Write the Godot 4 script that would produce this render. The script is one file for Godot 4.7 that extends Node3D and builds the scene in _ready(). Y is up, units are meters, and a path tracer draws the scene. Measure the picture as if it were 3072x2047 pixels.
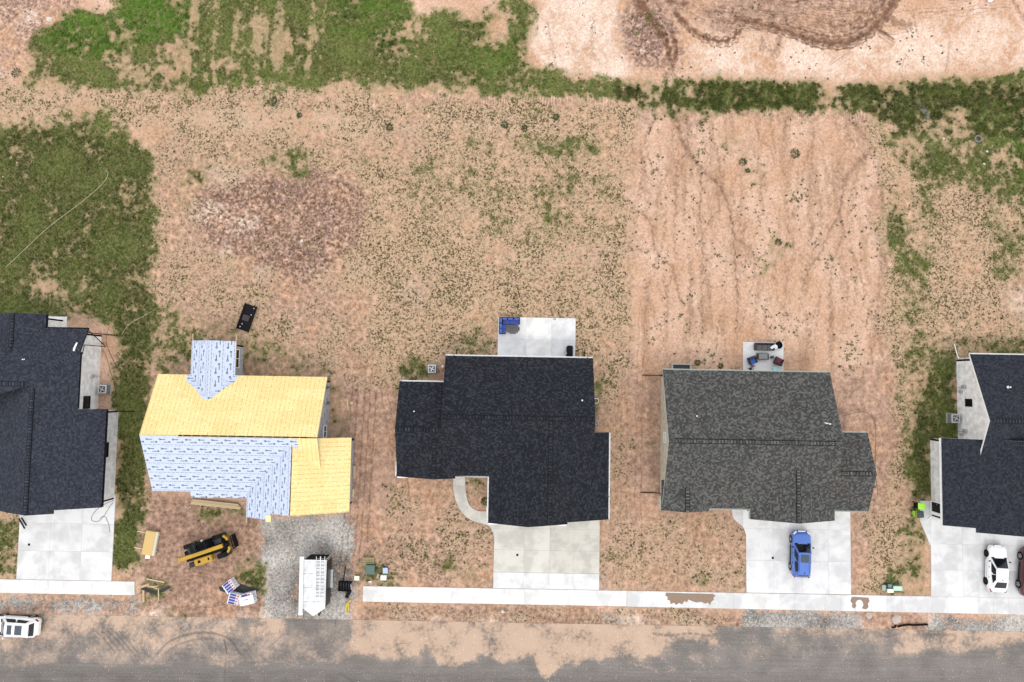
extends Node3D
# A drone view straight down on a row of new houses: three finished, one being roofed, bare lots behind, a dusty road in front.
# World axes follow the street: x east along it, z south towards the road, y up. One unit is one metre.

const CAM_H := 68.0
const FOCAL := 2040.0      # in pixels of the 3072 wide photograph
const TILT := 3.27
const ROLL := 1.0

var cam: Camera3D
var rng := RandomNumberGenerator.new()
var taken := {}
var M := {}
var T := {}

func _ready() -> void:
	rng.seed = 4711
	# --- camera
	cam = Camera3D.new()
	cam.name = "camera"
	cam.position = Vector3(0, CAM_H, 0)
	cam.basis = Basis(Vector3.UP, deg_to_rad(ROLL)) * Basis(Vector3.RIGHT, deg_to_rad(-90.0 + TILT))
	cam.fov = rad_to_deg(2.0 * atan(1023.5 / FOCAL))
	cam.near = 0.5
	cam.far = 2000.0
	add_child(cam)
	cam.current = true
	# --- sky and exposure
	var we := WorldEnvironment.new()
	we.name = "world_environment"
	var env := Environment.new()
	env.background_mode = Environment.BG_SKY
	var sky := Sky.new()
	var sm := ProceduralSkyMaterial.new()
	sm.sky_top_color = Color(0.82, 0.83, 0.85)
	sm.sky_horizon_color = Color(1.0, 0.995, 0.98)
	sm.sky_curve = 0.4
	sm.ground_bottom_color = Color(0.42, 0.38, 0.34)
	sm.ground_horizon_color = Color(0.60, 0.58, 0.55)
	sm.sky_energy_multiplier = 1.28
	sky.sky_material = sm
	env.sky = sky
	env.tonemap_mode = Environment.TONE_MAPPER_LINEAR
	env.tonemap_exposure = 1.22
	env.sdfgi_enabled = true
	env.ssao_enabled = true
	env.ssil_enabled = true
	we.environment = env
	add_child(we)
	# --- a veiled midday sun, high in the south
	var sun := DirectionalLight3D.new()
	sun.name = "sun"
	sun.light_energy = 0.32
	sun.light_color = Color(1.0, 0.965, 0.91)
	sun.light_angular_distance = 16.0
	sun.shadow_enabled = true
	sun.rotation_degrees = Vector3(-56, 14, 0)
	add_child(sun)
	make_materials()
	build_ground()
	build_road()
	build_concrete()
	build_houses()
	build_vehicles()
	build_site()
	build_patios()
	build_street_things()
	build_plants()

# ------------------------------------------------------------------ helpers
func P(px: float, py: float, h := 0.0) -> Vector3:      # the point at height h that the photograph shows at a pixel
	var v := Vector3((px - 1536.0) / FOCAL, -(py - 1023.5) / FOCAL, -1.0)
	var d := Basis(Vector3.UP, deg_to_rad(ROLL)) * (Basis(Vector3.RIGHT, deg_to_rad(-90.0 + TILT)) * v)
	return Vector3(0, CAM_H, 0) + d * ((h - CAM_H) / d.y)

func P2(px: float, py: float, h := 0.0) -> Vector2:
	var p := P(px, py, h)
	return Vector2(p.x, p.z)

func numbered(called: String) -> String:
	if not taken.has(called):
		taken[called] = 0
		return called
	taken[called] += 1
	return "%s_%03d" % [called, taken[called]]

func thing(called: String, label: String, category: String, at := Vector3.ZERO, turn := 0.0, group := "") -> Node3D:
	var o := Node3D.new()
	o.name = numbered(called)
	add_child(o)
	o.position = at
	o.rotation.y = turn
	tag(o, label, category, group)
	return o

func tag(o: Node, label: String, category: String, group := "") -> void:
	o.set_meta("label", label)
	o.set_meta("category", category)
	if group:
		o.set_meta("group", group)

func structure(called: String) -> Node3D:
	var o := Node3D.new()
	o.name = numbered(called)
	add_child(o)
	o.set_meta("kind", "structure")
	return o

func mi(called: String, mesh: Mesh, m: Material, parent: Node, at := Vector3.ZERO, b := Basis.IDENTITY) -> MeshInstance3D:
	var o := MeshInstance3D.new()
	o.name = called
	o.mesh = mesh
	if m:
		o.material_override = m
	o.transform = Transform3D(b, at)
	parent.add_child(o, true)
	return o

func put(called: String, s: SurfaceTool, m: Material, parent: Node, at := Vector3.ZERO, b := Basis.IDENTITY, smooth := false) -> MeshInstance3D:
	return mi(called, finish(s), m, parent, at, b)

func lone(called: String, s: SurfaceTool, m: Material, label: String, category: String, at := Vector3.ZERO, turn := 0.0, group := "") -> MeshInstance3D:
	var o := mi(numbered(called), finish(s), m, self, at, Basis(Vector3.UP, turn))
	tag(o, label, category, group)
	return o

func tool(smooth := false) -> SurfaceTool:
	var s := SurfaceTool.new()
	s.begin(Mesh.PRIMITIVE_TRIANGLES)
	s.set_smooth_group(0 if smooth else -1)
	return s

func finish(s: SurfaceTool) -> ArrayMesh:
	s.generate_normals()
	return s.commit()

func tri(s: SurfaceTool, a: Vector3, b: Vector3, c: Vector3) -> void:     # counter-clockwise seen from outside
	s.add_vertex(a); s.add_vertex(c); s.add_vertex(b)

func quad(s: SurfaceTool, a: Vector3, b: Vector3, c: Vector3, d: Vector3) -> void:
	tri(s, a, b, c)
	tri(s, a, c, d)

func box(s: SurfaceTool, c: Vector3, size: Vector3, b := Basis.IDENTITY) -> void:
	var h := size * 0.5
	var v := []
	for i in 8:
		v.append(c + b * Vector3(h.x if i & 1 else -h.x, h.y if i & 2 else -h.y, h.z if i & 4 else -h.z))
	quad(s, v[4], v[5], v[7], v[6]); quad(s, v[1], v[0], v[2], v[3])
	quad(s, v[5], v[1], v[3], v[7]); quad(s, v[0], v[4], v[6], v[2])
	quad(s, v[6], v[7], v[3], v[2]); quad(s, v[0], v[1], v[5], v[4])

func rbox(s: SurfaceTool, c: Vector3, size: Vector3, r: float, b := Basis.IDENTITY) -> void:   # a box with chamfered edges
	var h := size * 0.5
	r = minf(r, minf(h.x, minf(h.y, h.z)) * 0.95)
	var f := func(x: float, y: float, z: float, ax: int) -> Vector3:
		var q := Vector3(x * (h.x - (0.0 if ax == 0 else r)), y * (h.y - (0.0 if ax == 1 else r)), z * (h.z - (0.0 if ax == 2 else r)))
		return c + b * q
	for g in [-1.0, 1.0]:
		var fx := [f.call(g, -1, -1, 0), f.call(g, 1, -1, 0), f.call(g, 1, 1, 0), f.call(g, -1, 1, 0)]
		var fy := [f.call(-1, g, -1, 1), f.call(-1, g, 1, 1), f.call(1, g, 1, 1), f.call(1, g, -1, 1)]
		var fz := [f.call(-1, -1, g, 2), f.call(1, -1, g, 2), f.call(1, 1, g, 2), f.call(-1, 1, g, 2)]
		for w in [fx, fy, fz]:
			if g > 0: quad(s, w[0], w[1], w[2], w[3])
			else: quad(s, w[3], w[2], w[1], w[0])
	for a in [-1.0, 1.0]:
		for e in [-1.0, 1.0]:
			var q1 := [f.call(-1, a, e, 1), f.call(1, a, e, 1), f.call(1, a, e, 2), f.call(-1, a, e, 2)]
			var q2 := [f.call(a, -1, e, 0), f.call(a, 1, e, 0), f.call(a, 1, e, 2), f.call(a, -1, e, 2)]
			var q3 := [f.call(a, e, -1, 0), f.call(a, e, 1, 0), f.call(a, e, 1, 1), f.call(a, e, -1, 1)]
			for q in [q1, q2, q3]:
				var n: Vector3 = (q[1] - q[0]).cross(q[2] - q[0])
				var mid: Vector3 = (q[0] + q[2]) * 0.5 - c
				if n.dot(mid) > 0: quad(s, q[0], q[1], q[2], q[3])
				else: quad(s, q[3], q[2], q[1], q[0])
			for k in [-1.0, 1.0]:
				var p := [f.call(a, e, k, 0), f.call(a, e, k, 1), f.call(a, e, k, 2)]
				if ((p[1] - p[0]) as Vector3).cross(p[2] - p[0]).dot(p[0] - c) > 0: tri(s, p[0], p[1], p[2])
				else: tri(s, p[2], p[1], p[0])

func frame_of(d: Vector3) -> Basis:        # a basis whose y runs along d
	var y := d.normalized()
	var x := y.cross(Vector3.UP if absf(y.y) < 0.9 else Vector3.RIGHT).normalized()
	return Basis(x, y, x.cross(y))

func cyl(s: SurfaceTool, a: Vector3, b: Vector3, r0: float, r1: float, n := 12, caps := true) -> void:
	var f := frame_of(b - a)
	for i in n:
		var t0 := TAU * i / n
		var t1 := TAU * (i + 1) / n
		var d0 := f.x * cos(t0) + f.z * sin(t0)
		var d1 := f.x * cos(t1) + f.z * sin(t1)
		quad(s, a + d1 * r0, a + d0 * r0, b + d0 * r1, b + d1 * r1)
		if caps:
			tri(s, b, b + d1 * r1, b + d0 * r1)
			tri(s, a, a + d0 * r0, a + d1 * r0)

func tube(s: SurfaceTool, pts: Array, r: float, n := 6) -> void:
	var rings := []
	var f := frame_of(pts[1] - pts[0])
	for i in pts.size():
		var d: Vector3 = (pts[mini(i + 1, pts.size() - 1)] - pts[maxi(i - 1, 0)])
		d = d.normalized()
		var x := (f.x - d * f.x.dot(d)).normalized()
		f = Basis(x, d, x.cross(d))
		var ring := []
		for k in n:
			var t := TAU * k / n
			ring.append(pts[i] + (f.x * cos(t) + f.z * sin(t)) * r)
		rings.append(ring)
	for i in rings.size() - 1:
		for k in n:
			quad(s, rings[i][(k + 1) % n], rings[i][k], rings[i + 1][k], rings[i + 1][(k + 1) % n])
	for k in range(1, n - 1):
		tri(s, rings[0][0], rings[0][k], rings[0][k + 1])
		tri(s, rings[-1][0], rings[-1][k + 1], rings[-1][k])

func ring(s: SurfaceTool, c: Vector3, r: float, w: float, n := 20, axis := Vector3.UP) -> void:     # a torus
	var f := frame_of(axis)
	var pts := []
	for i in n + 1:
		var t := TAU * i / n
		pts.append(c + (f.x * cos(t) + f.z * sin(t)) * r)
	tube(s, pts, w, 6)

func curve(pts: Array, steps := 5) -> Array:        # a smooth line through points
	var out := []
	for i in pts.size() - 1:
		var a: Vector3 = pts[maxi(i - 1, 0)]
		var b: Vector3 = pts[i]
		var c: Vector3 = pts[i + 1]
		var d: Vector3 = pts[mini(i + 2, pts.size() - 1)]
		for k in steps:
			out.append(b.cubic_interpolate(c, a, d, float(k) / steps))
	out.append(pts[-1])
	return out

func ccw(poly: PackedVector2Array) -> PackedVector2Array:
	var q := poly.duplicate()
	if Geometry2D.is_polygon_clockwise(q):
		q.reverse()
	return q

func prism(s: SurfaceTool, poly: PackedVector2Array, y0: float, y1: float, uv_m := 0.0) -> void:   # plan outline (x, z) between two heights
	var idx := Geometry2D.triangulate_polygon(poly)
	var up := func(p: Vector2, y: float) -> Vector3: return Vector3(p.x, y, p.y)
	for i in range(0, idx.size(), 3):
		var a := poly[idx[i]]
		var b := poly[idx[i + 1]]
		var c := poly[idx[i + 2]]
		if (b - a).cross(c - a) > 0:
			var w := b; b = c; c = w
		tri(s, up.call(a, y1), up.call(b, y1), up.call(c, y1))
		tri(s, up.call(a, y0), up.call(c, y0), up.call(b, y0))
	var turn := 0.0
	for i in poly.size():
		turn += poly[i].cross(poly[(i + 1) % poly.size()])
	for i in poly.size():
		var a := poly[i]
		var b := poly[(i + 1) % poly.size()]
		if turn > 0:
			quad(s, up.call(b, y0), up.call(a, y0), up.call(a, y1), up.call(b, y1))
		else:
			quad(s, up.call(a, y0), up.call(b, y0), up.call(b, y1), up.call(a, y1))

func pv(a: Array) -> PackedVector2Array:      # flat list of numbers to points
	var out := PackedVector2Array()
	for i in range(0, a.size(), 2):
		out.append(Vector2(a[i], a[i + 1]))
	return out

func pxs(a: Array, h := 0.0) -> PackedVector2Array:      # pixels of the photograph to points on the ground
	var out := PackedVector2Array()
	for i in range(0, a.size(), 2):
		out.append(P2(a[i], a[i + 1], h))
	return out

# ------------------------------------------------------------------ materials
func noise_tex(freq: float, lo: float, hi: float, kind := FastNoiseLite.TYPE_SIMPLEX_SMOOTH, octaves := 4, size := 512, sd := 1) -> ImageTexture:
	var n := FastNoiseLite.new()
	n.noise_type = kind
	n.frequency = freq
	n.fractal_octaves = octaves
	n.seed = sd
	var im := n.get_seamless_image(size, size)
	im.convert(Image.FORMAT_L8)
	var d := im.get_data()
	for i in d.size():
		d[i] = int(clampf(lerpf(lo, hi, d[i] / 255.0), 0.0, 1.0) * 255.0)
	return ImageTexture.create_from_image(Image.create_from_data(size, size, false, Image.FORMAT_L8, d))

func mat(key: String, lin: Color, rough := 0.8, metal := 0.0, tex := "", scale := 0.5, spec := 0.5) -> StandardMaterial3D:
	if M.has(key):
		return M[key]
	var m := StandardMaterial3D.new()
	m.resource_name = key
	m.albedo_color = lin.linear_to_srgb()
	m.roughness = rough
	m.metallic = metal
	m.metallic_specular = spec
	if tex:
		m.albedo_texture = T[tex]
		m.uv1_triplanar = true
		m.uv1_world_triplanar = true
		m.uv1_scale = Vector3.ONE * scale
	M[key] = m
	return m

func make_materials() -> void:
	T.fine = noise_tex(0.05, 0.72, 1.0, FastNoiseLite.TYPE_SIMPLEX_SMOOTH, 5, 512, 3)
	T.soft = noise_tex(0.012, 0.80, 1.0, FastNoiseLite.TYPE_SIMPLEX_SMOOTH, 5, 512, 9)
	T.speck = noise_tex(0.12, 0.45, 1.05, FastNoiseLite.TYPE_CELLULAR, 2, 512, 5)
	mat("white_siding", Color(0.90, 0.90, 0.90), 0.55, 0, "soft", 0.2)
	mat("cream_siding", Color(0.58, 0.54, 0.43), 0.6, 0, "soft", 0.2)
	mat("grey_wrap", Color(0.40, 0.42, 0.46), 0.6, 0, "soft", 0.3)
	mat("white_trim", Color(0.75, 0.76, 0.77), 0.4)
	mat("black_trim", Color(0.010, 0.010, 0.012), 0.6, 0, "", 0.5, 0.25)
	mat("dark_deck", Color(0.03, 0.03, 0.035), 0.9)
	mat("green_trim", Color(0.42, 0.47, 0.42), 0.5)
	mat("glass_dark", Color(0.006, 0.008, 0.011), 0.06, 0, "", 0.5, 0.4)
	mat("lumber", Color(0.60, 0.43, 0.24), 0.75, 0, "fine", 0.9)
	mat("lumber_pale", Color(0.66, 0.52, 0.33), 0.75, 0, "fine", 0.7)
	mat("galvanised", Color(0.55, 0.57, 0.60), 0.35, 0.7)
	mat("aluminium", Color(0.72, 0.73, 0.75), 0.35, 0.5)
	mat("tyre", Color(0.010, 0.010, 0.011), 0.9, 0, "", 0.5, 0.15)
	mat("tyre_dusty", Color(0.09, 0.08, 0.07), 0.95, 0, "speck", 2.0)
	mat("rim", Color(0.50, 0.51, 0.53), 0.3, 0.7)
	mat("rim_dark", Color(0.015, 0.015, 0.018), 0.5, 0.2, "", 0.5, 0.3)
	mat("black_plastic", Color(0.008, 0.008, 0.009), 0.65, 0, "", 0.5, 0.2)
	mat("black_steel", Color(0.010, 0.010, 0.012), 0.65, 0.0, "fine", 1.0, 0.25)
	mat("chrome", Color(0.75, 0.76, 0.78), 0.12, 1.0)
	mat("rubber", Color(0.012, 0.012, 0.012), 0.8, 0, "", 0.5, 0.2)

# ------------------------------------------------------------------ ground
const GX0 := -60.0
const GZ0 := -44.0
const GW := 600
const GH := 400
const CELL := 0.2
const TW := 2048
const TH := 1365
var layer := []                 # what covers the ground, cell by cell: fresh grass, dry grass, clay, brown soil, pale soil, gravel, lush grass, cleat prints, washed streaks
var mark := PackedFloat32Array()          # rills, ruts and scarps, texel by texel
var NA: PackedByteArray
var NB: PackedByteArray
var NC: PackedByteArray
var ND: PackedByteArray
var NE: PackedByteArray
var NF: PackedByteArray
enum { GREEN, STRAW, CLAY, BROWN, PALE, GRAVEL, LUSH, CLEAT, STREAK }

func fill(k: int, px: Array, val: float, add := false) -> void:
	fill_w(k, pxs(px), val, add)

func fill_w(k: int, poly: PackedVector2Array, val: float, add := false) -> void:
	var lo := poly[0]
	var hi := poly[0]
	for p in poly:
		lo = lo.min(p)
		hi = hi.max(p)
	var a: PackedFloat32Array = layer[k]
	for j in range(maxi(0, int((lo.y - GZ0) / CELL)), mini(GH, int((hi.y - GZ0) / CELL) + 1)):
		var z := GZ0 + (j + 0.5) * CELL
		var xs := []
		for i in poly.size():
			var p := poly[i]
			var q := poly[(i + 1) % poly.size()]
			if (p.y > z) != (q.y > z):
				xs.append(p.x + (z - p.y) / (q.y - p.y) * (q.x - p.x))
		xs.sort()
		for c in range(0, xs.size() - 1, 2):
			for i in range(maxi(0, int((xs[c] - GX0) / CELL)), mini(GW, int((xs[c + 1] - GX0) / CELL) + 1)):
				var n := j * GW + i
				a[n] = maxf(a[n], val) if val > 0.0 else a[n] * (1.0 + val)
	layer[k] = a

func blob(k: int, x: float, y: float, rx: float, ry: float, val: float) -> void:
	var c := P2(x, y)
	rx /= 30.0
	ry /= 30.0
	var a: PackedFloat32Array = layer[k]
	for j in range(maxi(0, int((c.y - ry * 1.6 - GZ0) / CELL)), mini(GH, int((c.y + ry * 1.6 - GZ0) / CELL) + 1)):
		for i in range(maxi(0, int((c.x - rx * 1.6 - GX0) / CELL)), mini(GW, int((c.x + rx * 1.6 - GX0) / CELL) + 1)):
			var d := Vector2((GX0 + (i + 0.5) * CELL - c.x) / rx, (GZ0 + (j + 0.5) * CELL - c.y) / ry).length()
			var f := 1.0 - smoothstep(0.35, 1.6, d)
			var n := j * GW + i
			a[n] = maxf(a[n], val * f) if val > 0.0 else a[n] * (1.0 + val * f)
	layer[k] = a

func stroke(pts: Array, w0: float, w1: float, val: float, wobble := 2.0) -> void:     # a soil mark through pixels of the photograph, widths in pixels
	var line := []
	for i in range(0, pts.size(), 2):
		line.append(P(pts[i], pts[i + 1]))
	line = curve(line, 6) if line.size() > 2 else line
	var ph := rng.randf() * TAU
	var total := line.size() - 1
	for i in total:
		var a: Vector3 = line[i]
		var b: Vector3 = line[i + 1]
		var steps := maxi(1, int(a.distance_to(b) / 0.05))
		for k in steps:
			var f := (i + float(k) / steps) / total
			var p := a.lerp(b, float(k) / steps)
			var s := (i + float(k) / steps) * 1.9
			p.x += sin(s * 1.3 + ph) * wobble / 60.0 + sin(s * 3.7 + ph * 2.0) * wobble / 110.0
			p.z += sin(s * 1.1 + ph * 3.0) * wobble / 80.0
			dab(p.x, p.z, lerpf(w0, w1, f) / 60.0 * (0.75 + 0.35 * sin(s * 2.3 + ph)), val)

func dab(x: float, z: float, r: float, val: float) -> void:
	var k := TW / (GW * CELL)
	var ci := (x - GX0) * k
	var cj := (z - GZ0) * k
	var rr := maxf(r * k, 0.7)
	var n := int(ceil(rr))
	for j in range(maxi(0, int(cj) - n), mini(TH, int(cj) + n + 2)):
		for i in range(maxi(0, int(ci) - n), mini(TW, int(ci) + n + 2)):
			var d := sqrt((i - ci) * (i - ci) + (j - cj) * (j - cj)) / rr
			if d < 1.0:
				var v := val * (1.0 - d * d)
				var q := j * TW + i
				if absf(v) > absf(mark[q]):
					mark[q] = v

func cover(k: int, x: float, z: float) -> float:
	var i := int((x - GX0) / CELL)
	var j := int((z - GZ0) / CELL)
	if i < 0 or j < 0 or i >= GW or j >= GH:
		return 0.0
	return layer[k][j * GW + i]

func noise_at(a: PackedByteArray, x: float, z: float) -> float:
	var i := clampi(int((x - GX0) / (GW * CELL) * TW), 0, TW - 1)
	var j := clampi(int((z - GZ0) / (GH * CELL) * TH), 0, TH - 1)
	return a[j * TW + i] / 255.0

func mark_at(x: float, z: float) -> float:
	var i := clampi(int((x - GX0) / (GW * CELL) * TW), 0, TW - 1)
	var j := clampi(int((z - GZ0) / (GH * CELL) * TH), 0, TH - 1)
	return mark[j * TW + i]

var relief := FastNoiseLite.new()
func height(x: float, z: float) -> float:       # the lie of the land: a rough mound of spoil, a bank in the north, else nearly level
	var h := 0.0
	var c := cover(CLAY, x, z)
	if c > 0.02:
		var r := relief.get_noise_2d(x * 9.0, z * 9.0) * 0.5 + relief.get_noise_2d(x * 31.0, z * 31.0) * 0.5
		h += c * (0.22 + 0.30 * r)
	if z < -28.0 and x > 5.0:
		h += smoothstep(-29.0, -37.0, z) * smoothstep(6.0, 14.0, x) * 0.8
	if z < 12.0 and z > -43.0:
		h += relief.get_noise_2d(x * 4.0, z * 4.0) * 0.05 * smoothstep(12.0, 4.0, z)
		if h < 0.0:
			h *= 0.3
	return h

func noise_bytes(freq: float, octaves: int, sd: int, kind := FastNoiseLite.TYPE_SIMPLEX_SMOOTH) -> PackedByteArray:
	var n := FastNoiseLite.new()
	n.noise_type = kind
	n.frequency = freq
	n.fractal_octaves = octaves
	n.seed = sd
	var im := n.get_image(TW, TH)
	im.convert(Image.FORMAT_L8)
	return im.get_data()

func paint_ground() -> void:
	for k in 9:
		var a := PackedFloat32Array()
		a.resize(GW * GH)
		layer.append(a)
	mark.resize(TW * TH)
	# fresh grass
	fill(GREEN, [70, 140, 150, 70, 200, 30, 340, 45, 370, -60, 1190, -60, 1240, 40, 1330, 30, 1420, 60, 1500, 0, 1590, -10, 1605, 50, 1580, 120, 1585, 190, 1660, 215, 1790, 236, 1890, 250, 1900, 300, 1700, 285, 1500, 285, 1250, 262, 950, 262, 860, 245, 640, 262, 600, 285, 300, 268, 60, 245, 110, 190], 0.84)
	fill(GREEN, [820, -60, 1190, -60, 1250, 60, 1560, 60, 1560, 230, 1250, 240, 950, 225, 830, 120], 1.0)
	fill(GREEN, [640, 60, 800, 60, 800, 250, 620, 240], -0.2)
	fill(GREEN, [330, 170, 600, 120, 640, 200, 500, 250, 330, 240, 200, 230], -0.2)
	fill(LUSH, [230, 30, 330, 40, 470, -60, 580, -60, 600, 50, 480, 120, 330, 170, 180, 165, 130, 130], 1.0)
	fill(LUSH, [1000, -40, 1180, -40, 1230, 60, 1300, 120, 1150, 150, 1000, 90], 0.5)
	fill(LUSH, [1320, 90, 1580, 70, 1580, 190, 1480, 240, 1330, 200], 0.35)
	for b in [[1260, 30, 40, 40, -0.95], [1240, 90, 60, 14, -0.8], [1290, 110, 50, 8, -0.8], [870, 120, 14, 22, -0.8], [970, 35, 16, 14, -0.7], [1085, 165, 10, 12, -0.9], [940, 100, 12, 18, -0.7], [1500, 80, 26, 60, -0.8], [1060, 230, 60, 14, -0.5], [1230, 150, 26, 20, -0.5]]:
		blob(GREEN, b[0], b[1], b[2], b[3], b[4])
	fill(GREEN, [-200, 390, 240, 365, 370, 385, 450, 440, 460, 560, 455, 930, 300, 960, -200, 945], 0.9)
	fill(GREEN, [-40, 395, 230, 385, 440, 470, 450, 900, 250, 930, -40, 760], 1.05)
	for b in [[120, 380, 90, 10, 0.9], [260, 350, 70, 22, 0.85], [190, 530, 14, 20, -0.6], [200, 880, 90, 60, -0.35], [130, 860, 60, 30, -0.4], [330, 400, 40, 30, -0.4]]:
		blob(GREEN, b[0], b[1], b[2], b[3], b[4])
	fill(GREEN, [320, 880, 455, 880, 440, 1250, 425, 1500, 405, 1690, 338, 1720, 355, 1240, 345, 1000], 1.1)
	fill(GREEN, [-60, 1545, 48, 1560, 50, 1735, -60, 1735], 0.55)
	fill(GREEN, [1895, 250, 2000, 262, 2090, 238, 2200, 238, 2310, 245, 2390, 262, 2500, 282, 2570, 252, 2800, 240, 2990, 222, 3150, 215, 3150, 350, 2900, 372, 2640, 372, 2600, 330, 2300, 336, 2100, 330, 1990, 330, 1895, 305], 0.98)
	for b in [[1970, 300, 60, 30, -0.6], [2060, 275, 22, 22, -0.7], [2500, 300, 40, 30, -0.5], [2560, 310, 30, 30, -0.5], [2770, 330, 18, 40, -0.6], [2880, 345, 30, 16, -0.7], [2200, 300, 90, 22, 0.95], [2430, 270, 60, 20, 0.9]]:
		blob(GREEN, b[0], b[1], b[2], b[3], b[4])
	fill(GREEN, [2640, 395, 2800, 385, 3150, 360, 3150, 520, 3010, 605, 2900, 560, 2780, 545, 2690, 500], 0.62)
	for b in [[2810, 480, 60, 70, 0.95], [2850, 520, 60, 30, 0.85], [2950, 500, 80, 50, 0.7], [3060, 440, 60, 80, 0.8], [2690, 640, 26, 30, 0.85], [2700, 690, 34, 40, 0.95], [2668, 655, 18, 50, 0.8], [2680, 735, 20, 12, 0.8], [2672, 580, 20, 16, 0.7], [3050, 690, 30, 20, 0.6], [3060, 590, 26, 30, 0.5], [3030, 740, 50, 20, 0.45], [2760, 400, 40, 14, 0.6], [3000, 1040, 160, 30, 0.62], [2870, 1020, 40, 40, 0.35]]:
		blob(GREEN, b[0], b[1], b[2], b[3], b[4])
	blob(LUSH, 3060, 440, 60, 90, 0.6)
	fill(GREEN, [2700, 560, 2800, 560, 2790, 900, 2740, 1200, 2700, 1400, 2690, 1000], 0.3)
	fill(GREEN, [2700, 1000, 2870, 1020, 2870, 1080, 2730, 1260], 0.5)
	fill(GREEN, [2715, 1500, 2780, 1520, 2790, 1790, 2640, 1790, 2700, 1640], 0.42)
	fill(GREEN, [2960, 600, 3150, 640, 3150, 900, 2990, 820], 0.35)
	fill(GREEN, [460, 900, 760, 1010, 1000, 1120, 1010, 1160, 780, 1150, 470, 1120], 0.38)
	fill(GREEN, [1200, 480, 1400, 480, 1560, 600, 1840, 520, 1840, 700, 1500, 720, 1250, 640], 0.12)
	fill(GREEN, [2735, 1230, 2790, 1110, 2862, 1075, 2876, 1318, 2795, 1320, 2796, 1505, 2740, 1500, 2722, 1400], 0.95)
	fill(GREEN, [2700, 1640, 2790, 1640, 2790, 1785, 2690, 1785], 0.42)
	blob(GREEN, 2740, 1680, 26, 60, 0.75)
	for b in [[1250, 1120, 60, 36, 0.62], [1215, 1150, 20, 20, 0.5], [1420, 1040, 50, 16, 0.5], [1440, 980, 26, 40, 0.35], [1800, 1150, 14, 60, 0.62], [1800, 1230, 12, 40, 0.3], [1455, 1500, 8, 18, 0.9], [1440, 1440, 12, 20, 0.35], [1265, 1455, 16, 10, 0.5], [1205, 1450, 14, 10, 0.45], [1340, 1690, 30, 14, 0.5], [1410, 1735, 26, 16, 0.75], [1445, 1712, 16, 10, 0.6], [1178, 1745, 24, 16, 0.7], [1128, 1712, 12, 30, 0.6], [1085, 1720, 16, 30, 0.6],
			[570, 520, 40, 26, 0.75], [600, 535, 36, 16, 0.7], [545, 560, 16, 40, 0.6], [560, 600, 12, 26, 0.5], [880, 522, 46, 20, 0.8], [830, 472, 26, 12, 0.8], [890, 470, 36, 16, 0.85], [1090, 470, 14, 8, 0.8], [700, 470, 20, 14, 0.5], [640, 1050, 50, 30, 0.35], [880, 1060, 40, 30, 0.3], [840, 1090, 80, 18, 0.3], [700, 970, 50, 20, 0.35],
			[750, 1735, 44, 34, 0.85], [650, 1540, 60, 26, 0.5], [740, 1640, 16, 30, 0.4], [455, 1770, 40, 26, 0.5], [435, 1810, 20, 14, 0.5], [500, 1850, 60, 8, 0.4], [1000, 1250, 34, 50, 0.42], [800, 290, 16, 16, 0.4],
			[1420, 438, 20, 10, 0.7], [1470, 446, 30, 10, 0.75], [1600, 440, 70, 9, 0.85], [1720, 436, 60, 11, 0.85], [1790, 440, 24, 10, 0.9], [1740, 470, 70, 9, 0.75], [1500, 482, 16, 6, 0.7], [1530, 495, 24, 8, 0.6], [1660, 600, 80, 110, 0.3], [1320, 520, 60, 60, 0.26], [1690, 560, 60, 60, 0.3],
			[2190, 425, 30, 12, 0.5], [2280, 530, 12, 30, 0.4], [2300, 810, 14, 30, 0.35], [2340, 750, 24, 40, 0.3], [2390, 870, 8, 30, 0.4], [1945, 1140, 10, 20, 0.3], [2115, 1740, 8, 10, 0.5], [2210, 1735, 8, 10, 0.7], [1960, 1320, 8, 10, 0.6]]:
		blob(GREEN, b[0], b[1], b[2], b[3], b[4])
	# dry grass, straw mulch and last year's stalks
	fill(STRAW, [1150, 300, 1885, 310, 1890, 1000, 1866, 1200, 1790, 1200, 1790, 1070, 1340, 1060, 1190, 1160, 1110, 1160], 0.74)
	fill(STRAW, [1200, 700, 1560, 680, 1620, 760, 1580, 950, 1250, 950], 0.82)
	fill(STRAW, [465, 400, 1150, 410, 1120, 1160, 1000, 1130, 700, 1010, 465, 1110], 0.50)
	fill(STRAW, [980, 480, 1150, 480, 1130, 900, 1040, 900], 0.7)
	fill(STRAW, [-200, 235, 1150, 255, 1150, 440, 460, 440, 440, 390, -200, 400], 0.62)
	fill(STRAW, [2615, 375, 3150, 365, 3150, 1060, 2880, 1050, 2740, 1240, 2715, 1480, 2690, 1790, 2590, 1790, 2660, 1500, 2690, 1280, 2650, 1000, 2650, 700], 0.78)
	fill(STRAW, [3000, 860, 3150, 830, 3150, 1010, 3020, 960], -0.5)
	fill(STRAW, [1190, 1440, 1375, 1440, 1400, 1540, 1480, 1600, 1484, 1755, 1100, 1755, 1140, 1600], 0.42)
	fill(STRAW, [1395, 1430, 1462, 1430, 1462, 1532, 1420, 1520], 0.35)
	fill(STRAW, [1890, 1560, 2190, 1535, 2235, 1600, 2238, 1785, 1890, 1775], 0.48)
	fill(STRAW, [-60, 1545, 48, 1560, 50, 1735, -60, 1735], 0.8)
	fill(STRAW, [1090, 1815, 2228, 1835, 2228, 1880, 1090, 1862], 0.4)
	fill(STRAW, [1895, 330, 2600, 345, 2640, 1150, 2500, 1120, 1990, 1100, 1895, 1120], 0.1)
	fill(STRAW, [1800, 1230, 1885, 1250, 1885, 1770, 1800, 1765], 0.4)
	fill(STRAW, [620, 230, 1000, 230, 1000, 330, 620, 330], 0.55)
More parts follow.
